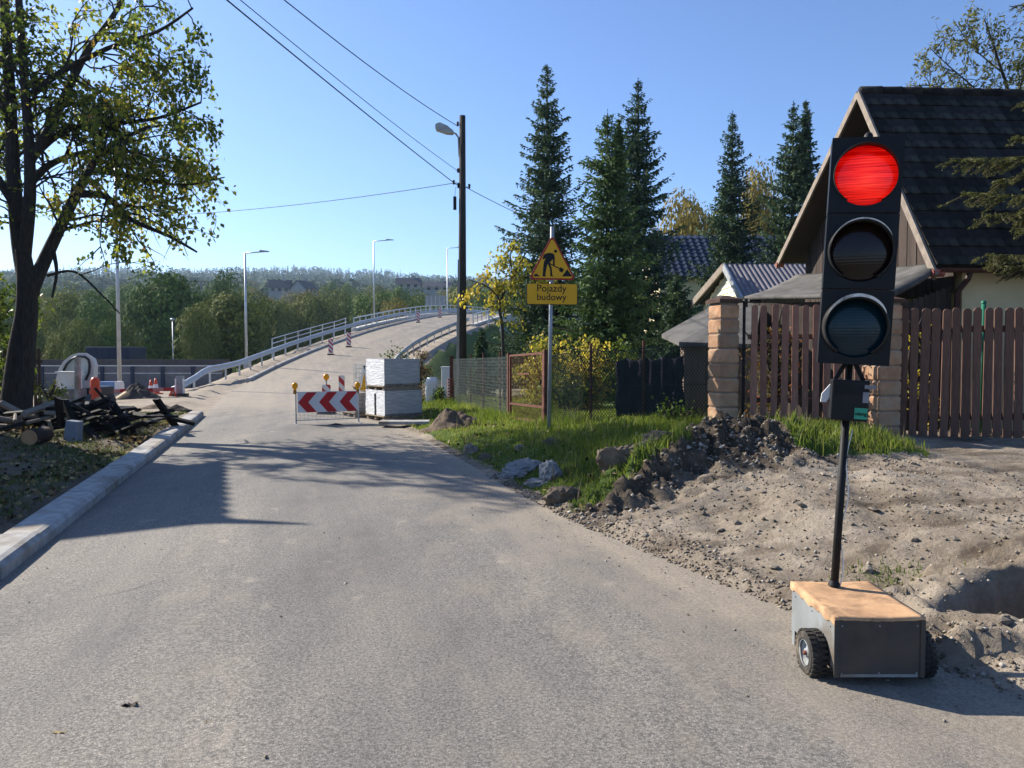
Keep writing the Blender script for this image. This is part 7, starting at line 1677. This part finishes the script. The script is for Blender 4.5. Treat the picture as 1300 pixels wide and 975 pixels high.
# ------------------------------------------------------------------ spruces
def spruce_mesh(h, r, seed, whorls, nb, leaf0=0.24, gap=0.0, zlow=0.05, up=0.0, wid=0.40, pw=0.80):
    leaf = leaf0
    rg_ = np.random.default_rng(seed); C = []; D = []; S = []; br = MB()
    br.tube([(0, 0, -0.3), (0.02, 0, h * 0.5), (0, 0, h * 0.985)], [0.012 * h + 0.04, 0.007 * h + 0.02, 0.012], 9)
    tiers = max(8, int(h * (1 - zlow) / (0.30 + 0.012 * h)))
    for w_ in range(tiers):
        t0 = zlow + (1 - zlow) * ((w_ + 0.35 * rg_.random()) / tiers) ** 0.92; lt_ = rg_.uniform(0.80, 1.16)
        for b_ in range(nb + 7):
            t = min(0.992, t0 + rg_.normal(0, 0.10) / h); z = h * t; Lw = r * (1 - t) ** pw * lt_ + 0.05; leaf = leaf0 * (0.45 + 0.55 * min(1, (1 - t) / 0.22))
            if rg_.random() < gap: continue
            a = TAU * (b_ + rg_.random() * 0.8) / (nb + 7) + w_ * 1.3; L_ = Lw * rg_.uniform(0.62, 1.22) * (1 + 0.22 * float(vnoise(t * 9, a * 1.2, seed))); dr = (0.36 - 0.55 * t) + rg_.normal(0, 0.06) - up
            u = np.array([math.cos(a), math.sin(a), 0]); sdir = np.array([-math.sin(a), math.cos(a), 0]); m_ = max(3, int(L_ / (leaf * 0.55)))
            s = (np.arange(m_) + rg_.random(m_)) / m_
            zc_ = z - dr * L_ * s + 0.28 * L_ * s ** 2.2
            ctr = u * (L_ * s)[:, None] + np.array([0, 0, 1]) * zc_[:, None]
            C.append(ctr); D.append(np.tile(u, (m_, 1)) + rg_.normal(0, 0.22, (m_, 3)) + np.array([0, 0, -dr + 0.3])); S.append(np.full(m_, leaf))
            for sd in (-1, 1):
                q_ = rg_.random(m_) * (0.32 * L_ * (1.08 - s) + 0.08) * sd; C.append(ctr + sdir * q_[:, None] + u * (np.abs(q_) * 0.5)[:, None] + np.array([0, 0, -1]) * (np.abs(q_) * 0.22)[:, None] + rg_.normal(0, 0.02, (m_, 3)))
                D.append(u * 0.7 + sdir * sd * 0.9 + rg_.normal(0, 0.25, (m_, 3)) + np.array([0, 0, -0.2])); S.append(np.full(m_, leaf * 0.95))
                k_ = rg_.random(m_) < 0.75; q2 = q_ * 0.6; c2 = ctr + sdir * q2[:, None] + np.array([0, 0, -0.55 * leaf]); C.append(c2[k_]); D.append((u * 0.3 + rg_.normal(0, 0.3, (m_, 3)) + np.array([0, 0, -0.8]))[k_]); S.append(np.full(k_.sum(), leaf * 0.9))
            if L_ > 0.6: br.tube([(0, 0, z)] + [tuple(u * L_ * q_ + np.array([0, 0, z - dr * L_ * q_ + 0.28 * L_ * q_ ** 2.2])) for q_ in (0.5, 0.92)], [0.02, 0.014, 0.006], 4, False)
    for k in range(26): C.append(np.array([[0, 0, h * (0.94 + 0.0023 * k)]])); D.append(rg_.normal(0, 0.45 - 0.013 * k, (1, 3)) + np.array([[0, 0, 1.0]])); S.append(np.array([leaf0 * (0.75 - 0.012 * k)]))
    m_ = int(1900 * (r + 0.4)); t = zlow + (0.80 - zlow) * rg_.random(m_) ** 1.3; a = rg_.uniform(0, TAU, m_); rr = r * (1 - t) ** pw * 0.50 * np.sqrt(rg_.random(m_))
    C.append(np.stack([np.cos(a) * rr, np.sin(a) * rr, h * t], -1)); D.append(np.stack([np.cos(a), np.sin(a), -0.5 + 0 * a], -1) + rg_.normal(0, 0.4, (m_, 3))); S.append(leaf0 * 1.5 * (1.05 - t))
    C = np.concatenate(C); D = np.concatenate(D); S = np.concatenate(S) * rg_.uniform(0.75, 1.25, len(C))
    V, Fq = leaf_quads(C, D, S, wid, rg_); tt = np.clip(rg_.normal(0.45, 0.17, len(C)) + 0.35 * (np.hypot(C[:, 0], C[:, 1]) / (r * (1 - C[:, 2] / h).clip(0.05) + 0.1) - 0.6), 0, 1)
    return V, Fq, tint_rep(tt), br
SPR = LEAF('spruce needles', [(0.0, (0.022, 0.042, 0.026)), (0.5, (0.050, 0.086, 0.048)), (1.0, (0.11, 0.15, 0.075))], 0.12, 0.8)
SPRL = LEAF('lighter spruce needles', [(0.0, (0.030, 0.056, 0.024)), (0.5, (0.068, 0.115, 0.044)), (1.0, (0.13, 0.18, 0.07))], 0.15, 0.8)
def spruce(px, ptop, d, wpx, label, seed, mat=SPR, whorls=58, nb=8, two=None, gap=0.06, leaf=0.24, pw=0.8, zlow=0.04):
    x = P(px, 450, d).x; g = gz(x, d); h = P(px, ptop, d).z - g; r = wpx / 2 / F_PX * d
    V, Fq, tt, br = spruce_mesh(h, r, seed, whorls, nb, leaf, gap, zlow=zlow, pw=pw)
    off = np.array([x, d, g]); V = V + off
    t = thing('spruce_tree', label, 'tree', (x, d, g)); br.v = [tuple(np.array(p) + off) for p in br.v]
    if two:
        V2, F2, t2, b2 = spruce_mesh(two[1], two[2], seed + 50, 24, 7, leaf, gap); o2 = off + np.array([two[0], 0.2, h - two[1] + two[3]]); V = np.concatenate([V, V2 + o2]); Fq = np.concatenate([Fq, F2 + len(tt)]); tt = np.concatenate([tt, t2]); br.add([tuple(np.array(p) + o2) for p in b2.v], b2.f)
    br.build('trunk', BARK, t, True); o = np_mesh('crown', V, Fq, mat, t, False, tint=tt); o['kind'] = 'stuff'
spruce(694, 80, 32, 172, 'tallest narrow dark spruce directly behind the road works sign', 41, whorls=72, nb=11, leaf=0.21, pw=0.85)
spruce(770, 138, 23.5, 190, 'broad lighter green spruce nearest the fence right of the sign', 42, SPRL, 60, 10, (0.36, 2.2, 0.30, -0.25), leaf=0.18, pw=0.85)
spruce(808, 98, 30, 168, 'dark pointed spruce just behind the broad lighter spruce', 43, whorls=70, nb=11, leaf=0.20, pw=0.85)
spruce(927, 140, 36, 130, 'slim spruce standing alone above the cream house', 44, whorls=52, nb=9, gap=0.10, leaf=0.22, pw=0.85)
spruce(1003, 128, 34, 152, 'twin-topped spruce left of the dark roof and signal', 45, whorls=66, nb=10, leaf=0.21, two=(0.62, 4.2, 0.75, 0.1), pw=0.85)
spruce(858, 345, 27, 90, 'short dark spruce in the shade beside the low shed', 46, whorls=30, nb=9)
spruce(612, 418, 26, 46, 'small drooping conifer at the foot of the utility pole', 48, whorls=16, nb=7, leaf=0.18)
# near spruce at the right edge, only its branches reaching into the picture
NEARS = LEAF('pale olive spruce needles', [(0.0, (0.05, 0.060, 0.018)), (0.5, (0.115, 0.12, 0.032)), (1.0, (0.20, 0.185, 0.06))], 0.2, 0.5)
def near_spruce():
    d = 11.35; rg_ = np.random.default_rng(61); trunk = np.array([P(1398, 300, d).x, d, 0.45]); t = thing('near_spruce', 'olive spruce reaching in from the right edge before the dark roof', 'tree', tuple(trunk)); mb = MB(); mb.tube([trunk - np.array([0, 0, .2]), trunk + np.array([0, 0, 7.6])], [0.16, 0.03], 10); C = []; D = []; S = []
    def branch(p0, p1, sag, sub):
        L_ = np.linalg.norm(p1 - p0); m_ = max(5, int(L_ / 0.035)); s = np.linspace(0.12, 1, m_); ctr = p0 + (p1 - p0) * s[:, None] + np.array([0, 0, -sag]) * (np.sin(s * math.pi * 0.8))[:, None]
        mb.tube([p0] + [ctr[int(q_ * (m_ - 1))] for q_ in (0.3, 0.6, 1.0)], [0.018 * L_ ** 0.5, 0.012, 0.008, 0.004], 5, False); u = (p1 - p0) / L_
        for k in range(9):
            C.append(ctr + rg_.normal(0, 0.010, ctr.shape)); D.append(u * 0.9 + rg_.normal(0, 0.75, ctr.shape) + np.array([0, 0, 0.15])); S.append(np.full(m_, 0.040))
        if sub:
            for k in range(int(L_ * 11)):
                q_ = rg_.uniform(0.18, 0.97); a = ctr[int(q_ * (m_ - 1))]; sd = np.cross(u, [0, 0, 1]) * (1 if rg_.random() < 0.5 else -1); l2 = (0.12 + 0.30 * (1 - q_)) * rg_.uniform(0.6, 1.2)
                branch(a, a + (u * 0.75 + sd * 0.65 + rg_.normal(0, 0.12, 3) + np.array([0, 0, -0.25])) * l2, 0.0, sub - 1)
    for (px, py, dd, z0, sg) in ((1206, 197, -.4, 0.25, 0.10), (1222, 238, -.9, 0.2, 0.12), (1248, 268, .1, 0.2, 0.1), (1252, 318, -.6, 0.15, 0.1), (1270, 335, .4, 0.1, 0.08), (1262, 225, .5, 0.3, 0.1), (1285, 170, -.3, 0.3, 0.1), (1286, 45, -.2, 0.2, 0.05), (1283, 6, .2, 0.2, 0.05), (1292, 130, .3, 0.2, 0.05), (1290, 285, -1.0, 0.2, 0.1)):
        e = np.array(P(px, py, d + dd)); s0 = trunk.copy(); s0[2] = e[2] + z0; branch(s0, e, sg, 1 if px > 1270 else 2)
    for k in range(54):
        z = rg_.uniform(1.8, 7.4); a = rg_.uniform(-1.9, 1.9); L_ = 1.7 * (1 - z / 8.2) + 0.2; s0 = trunk + np.array([0, 0, z]); branch(s0, s0 + np.array([math.cos(a), math.sin(a), -0.25]) * L_, 0.05, 1)
    mb.build('trunk', BARK, t, True); C = np.concatenate(C); D = np.concatenate(D); S = np.concatenate(S) * rg_.uniform(0.7, 1.3, len(C)); V, Fq = leaf_quads(C, D, S, 0.20, rg_); o = np_mesh('crown', V, Fq, NEARS, t, False, tint=tint_rep(np.clip(rg_.normal(0.5, 0.22, len(C)), 0, 1))); o['kind'] = 'stuff'
near_spruce()

# ------------------------------------------------------------------ broadleaf trees of the valley
def crown_data(rx, rz, seed, n, leaf, lobes=18, flat=1.0):
    rg_ = np.random.default_rng(seed); C = []; NN = []
    for k in range(lobes):
        v = rg_.normal(size=3); v /= np.linalg.norm(v); v[2] = v[2] * 0.9 + 0.12; c = v * np.array([rx, rx, rz]) * rg_.uniform(0.45, 0.72); rl = min(rx, rz) * rg_.uniform(0.28, 0.48); m_ = n // lobes
        d_ = rg_.normal(size=(m_, 3)); d_ /= np.linalg.norm(d_, axis=1, keepdims=True); NN.append(d_ + v * 0.35); rr = rl * (0.62 + 0.45 * rg_.random(m_) ** 0.6); q_ = c + d_ * rr[:, None] * np.array([1, 1, 0.82]); C.append(q_)
    C = np.concatenate(C); D = rg_.normal(size=C.shape) + np.array([0, 0, -0.4]); V, Fq = leaf_quads(C, D, leaf * rg_.uniform(0.65, 1.3, len(C)), 0.75, rg_, 0.0, np.concatenate(NN))
    tt = np.clip(rg_.normal(0.45, 0.15, len(C)) + 0.6 * vnoise(C[:, 0] * 0.7 + C[:, 1] * 0.3, C[:, 2] * 0.7, seed), 0, 1)
    return V, Fq, tint_rep(tt)
G1 = LEAF('broadleaf green', [(0.0, (0.039, 0.070, 0.019)), (0.5, (0.094, 0.144, 0.035)), (0.85, (0.166, 0.215, 0.055)), (1.0, (0.312, 0.293, 0.078))], 0.08, 0.9)
G2 = LEAF('olive willow green', [(0.0, (0.078, 0.098, 0.027)), (0.5, (0.186, 0.195, 0.055)), (1.0, (0.390, 0.351, 0.098))], 0.08, 0.9)
G3 = LEAF('autumn gold green', [(0.0, (0.090, 0.090, 0.027)), (0.5, (0.225, 0.180, 0.048)), (1.0, (0.420, 0.285, 0.075))], 0.1, 0.9)
protos = []
for k, (mat, n_, rz_, lf) in enumerate(((G1, 11000, 1.0, 0.060), (G1, 10000, 1.1, 0.062), (G2, 11000, 0.95, 0.060), (G3, 9000, 1.05, 0.062), (G1, 9000, 1.5, 0.066), (G2, 9000, 1.25, 0.064))):
    V, Fq, tt = crown_data(1.0, rz_, 100 + k, n_, lf, 22); V[:, 2] += rz_ + 0.12; V[:, :2] /= np.percentile(np.hypot(V[:, 0], V[:, 1]), 97)
    me = np_mesh('crown', V, Fq, mat, None, False, tint=tt, link=False)
    m = MB(); m.tube([(0, 0, -0.5), (0.02, 0, 0.3), (0, 0.02, rz_ + 0.2)], [0.07, 0.055, 0.02], 8)
    for a in range(5): m.tube([(0, 0, 0.35 + 0.08 * a), (0.5 * math.cos(a * 1.3), 0.5 * math.sin(a * 1.3), 0.75 + 0.5 * rz_ * (a / 5 + 0.3))], [0.03, 0.01], 5, False)
    tm = m.mesh('trunk'); tm.materials.append(BARK); protos.append((me, tm, float(np.percentile(V[:, 2], 99.3))))
def vtree(px, ptop, d, wpx, kind, label, group=None, x=None, top_z=None, w_=None, squash=None):
    x = P(px, 450, d).x if x is None else x; g = gz(x, d); zt = P(px, ptop, d).z if top_z is None else top_z; me, tm, hh = protos[kind]; r = (wpx / 2 / F_PX * d) if w_ is None else w_ / 2
    t = thing('broadleaf_tree', label, 'tree', (x, d, g), group); s = (r, r, (zt - g) / hh)
    for nm, md_ in (('crown', me), ('trunk', tm)):
        o = bpy.data.objects.new(nm, md_); COL.objects.link(o); o.parent = t
        if nm == 'crown': o['kind'] = 'stuff'
    t.scale = s; t.rotation_euler = (0, 0, random.uniform(0, 6.28)); return t
vtree(0, 0, 7.2, 0, 1, 'small tree on the left verge beside the kerb, left of the viewpoint', x=-10.15, top_z=5.4, w_=2.4)
vtree(216, 348, 78, 118, 0, 'large round dark green tree beyond the noise wall')
vtree(292, 374, 64, 124, 2, 'olive willow-like tree right of the large round tree')
vtree(128, 372, 84, 78, 1, 'mid green tree behind the tall lamp pole')
vtree(82, 368, 88, 74, 5, 'pale olive tree behind the rounded cab')
vtree(285, 346, 112, 62, 1, 'dark tree top just right of the large round tree')
vtree(255, 392, 60, 50, 2, 'small pale willow clump left of the olive tree')
vtree(866, 250, 62, 90, 3, 'golden tree top between the spruces above the blue roof')
vtree(964, 216, 62, 74, 3, 'golden tree top between the slim and twin-topped spruces')
vtree(905, 265, 70, 80, 2, 'olive tree top behind the slim spruce')
vtree(1045, 235, 70, 80, 3, 'golden tree behind the twin-topped spruce')
rg = np.random.default_rng(91)
KIND = {0: 'round-crowned dark green tree', 1: 'full dark green tree', 2: 'olive green tree', 3: 'golden autumn tree', 4: 'tall slender green tree', 5: 'tall olive tree'}
def capy(px, y): return max(y, 371) if 335 < px < 412 else max(y, 362) if 490 < px < 590 else y
for k in range(19):
    px = 316 + k * 17 + rg.normal(0, 4); d = rg.uniform(100, 135); kd = int(rg.choice([0, 1, 1, 2, 4, 4, 5, 3])); vtree(px, capy(px, np.interp(px, [310, 420, 520, 660], [388, 376, 372, 376]) + rg.normal(0, 6)), d, rg.uniform(46, 70), kd, KIND[kd] + ' in the front row of the wood behind the ramp', KIND[kd] + 's of the wood, front row')
for k in range(95):
    px = rg.uniform(-30, 690); d = rg.uniform(140, 296); kd = int(rg.choice([0, 1, 1, 2, 4, 4, 5, 3])); vtree(px, capy(px, np.interp(d, [140, 200, 300], [386, 374, 364]) + rg.normal(0, 6)), d, 0, kd, KIND[kd] + ' deep in the valley wood behind the ramp', KIND[kd] + 's deep in the wood', w_=rg.uniform(8, 13.5))
for k in range(9):
    px = -25 + 22 * k + rg.normal(0, 4); d = rg.uniform(62, 100); kd = int(rg.choice([1, 2, 5, 4])); vtree(px, 408 + rg.normal(0, 9), d, rg.uniform(50, 70), kd, KIND[kd] + ' standing just beyond the noise wall', KIND[kd] + 's just beyond the noise wall')

# ------------------------------------------------------------------ far houses
FW = MAT('far house wall', (0.36, 0.35, 0.34), None, 2, 0.9); FR = MAT('far dark roof', (0.055, 0.055, 0.065), None, 2, 0.6)
def far_house(px, py, d, w_, dp, h, rh, label, rz):
    q_ = P(px, py, d); t = thing('far_house', label, 'house', (q_.x, d, q_.z)); t.rotation_euler = (0, 0, rz)
    def bd(m_, nm, mt, par=t): o = m_.build(nm, mt, par); o.matrix_parent_inverse = Matrix(); return o
    m_ = MB(); m_.box((0, 0, h / 2 - 6), (w_, dp, h + 12)); m_.add([(-w_ / 2, -dp / 2, h), (-w_ / 2, dp / 2, h), (-w_ / 2, 0, h + rh), (w_ / 2, -dp / 2, h), (w_ / 2, dp / 2, h), (w_ / 2, 0, h + rh)], [(0, 2, 1), (3, 4, 5)]); bd(m_, 'wall', FW)
    m_ = MB()
    for s in (-1, 1): m_.add([(-w_ / 2 - .5, s * (dp / 2 + .6), h - .4), (w_ / 2 + .5, s * (dp / 2 + .6), h - .4), (w_ / 2 + .5, 0, h + rh + .05), (-w_ / 2 - .5, 0, h + rh + .05)], [(0, 1, 2, 3)])
    rf = bd(m_, 'roof', FR); m_ = MB(); m_.box((w_ * 0.2, 0, h + rh), (0.9, 0.9, 1.8)); bd(m_, 'chimney', FW, rf)
    for k in range(3): m_ = MB(); m_.box((-w_ * 0.3 + w_ * 0.3 * k, -dp / 2 - 0.03, h * 0.55), (1.2, 0.06, 1.4)); bd(m_, 'window', CABD)
far_house(356, 372, 300, 8, 7, 2.0, 3.0, 'dark-roofed house left in the far wood clearing', 0.2)
far_house(386, 374, 296, 7, 7, 2.2, 3.0, 'house with pale gable right in the far wood clearing', 1.1)
far_house(519, 366, 300, 9, 7, 1.6, 2.4, 'long dark-roofed house in the wood above the bridge', 0.1)
far_house(556, 369, 296, 10, 7, 1.2, 2.2, 'long low house in the wood left of the utility pole', -0.05)
# ------------------------------------------------------------------ far woods on the hills: nobody could count them
def far_woods():
    rg_ = np.random.default_rng(5); Vs = []; Fs = []; ts = []; base = 0; N_ = 5200
    d = np.concatenate([rg_.uniform(300, 1350, int(N_ * 0.8)), rg_.uniform(1380, 1620, N_ - int(N_ * 0.8))]); bear = rg_.uniform(-0.74, 0.30, N_); x = bear * d; z = land(x, d)
    clear = (np.abs(d - 322) < 22) & ((np.abs(bear * F_PX + 650 - 374) < 42) | (np.abs(bear * F_PX + 650 - 540) < 56)) | ((d < 345) & (d > 290) & (np.abs(bear * F_PX + 650 - 374) < 34)) | ((d < 345) & (d > 290) & (np.abs(bear * F_PX + 650 - 540) < 50))
    x, d, z = x[~clear], d[~clear], z[~clear]; n = len(x); con = (rg_.random(n) < 0.35) | (d > 900) & (rg_.random(n) < 0.5); q_ = 60
    H = rg_.uniform(11, 19, n) * np.where(d > 1400, 1.2, 1); R_ = np.where(con, H * 0.20, H * 0.36) * rg_.uniform(0.8, 1.2, n)
    u = rg_.random((n, q_)); a = rg_.uniform(0, TAU, (n, q_)); rr = np.where(con[:, None], (1 - u) * (0.75 + 0.3 * rg_.random((n, q_))), np.sqrt(np.clip(1 - (2 * u - 1) ** 2, 0, 1)) * (0.75 + 0.35 * rg_.random((n, q_))))
    zz = np.where(con[:, None], u, 0.22 + 0.78 * u) * H[:, None]; C = np.stack([x[:, None] + np.cos(a) * rr * R_[:, None], d[:, None] + np.sin(a) * rr * R_[:, None], z[:, None] - 0.5 + zz], -1).reshape(-1, 3)
    D = rg_.normal(size=C.shape) + np.array([0, 0, -0.6]); V, Fq = leaf_quads(C, D, np.repeat(R_ * 0.48, q_) * rg_.uniform(0.6, 1.3, n * q_), 0.85, rg_, 0.0, np.stack([np.cos(a) * rr, np.sin(a) * rr, np.where(con[:, None], 0.45, 2 * u - 0.8)], -1).reshape(-1, 3)); tt = np.repeat(np.clip(rg_.normal(0.42, 0.2, n) - 0.22 * con, 0, 1), q_)
    o = np_mesh('far_woods', V, Fq, LEAF('far woodland', [(0.0, (0.025, 0.045, 0.020)), (0.5, (0.063, 0.092, 0.028)), (0.85, (0.126, 0.140, 0.039)), (1.0, (0.238, 0.189, 0.056))], 0.05, 0.95), None, False, tint=tint_rep(tt)); stuff(o, 'far-off mixed woods covering the hills', 'woods')
far_woods()
# ------------------------------------------------------------------ haze
m = MB(); m.box((0, 950, 98), (4400, 2500, 214)); hz = m.build('haze', None, None)
hm_ = bpy.data.materials.new('pale air'); hm_.use_nodes = True; nt = hm_.node_tree; nt.nodes.remove(nt.nodes['Principled BSDF']); pv = nt.nodes.new('ShaderNodeVolumePrincipled'); pv.inputs['Color'].default_value = (0.58, 0.78, 1.0, 1); pv.inputs['Density'].default_value = HAZE; pv.inputs['Anisotropy'].default_value = 0.25; nt.links.new(pv.outputs[0], nt.nodes['Material Output'].inputs['Volume']); hz.data.materials.append(hm_); stuff(hz, 'thin bluish autumn haze filling the air', 'haze')
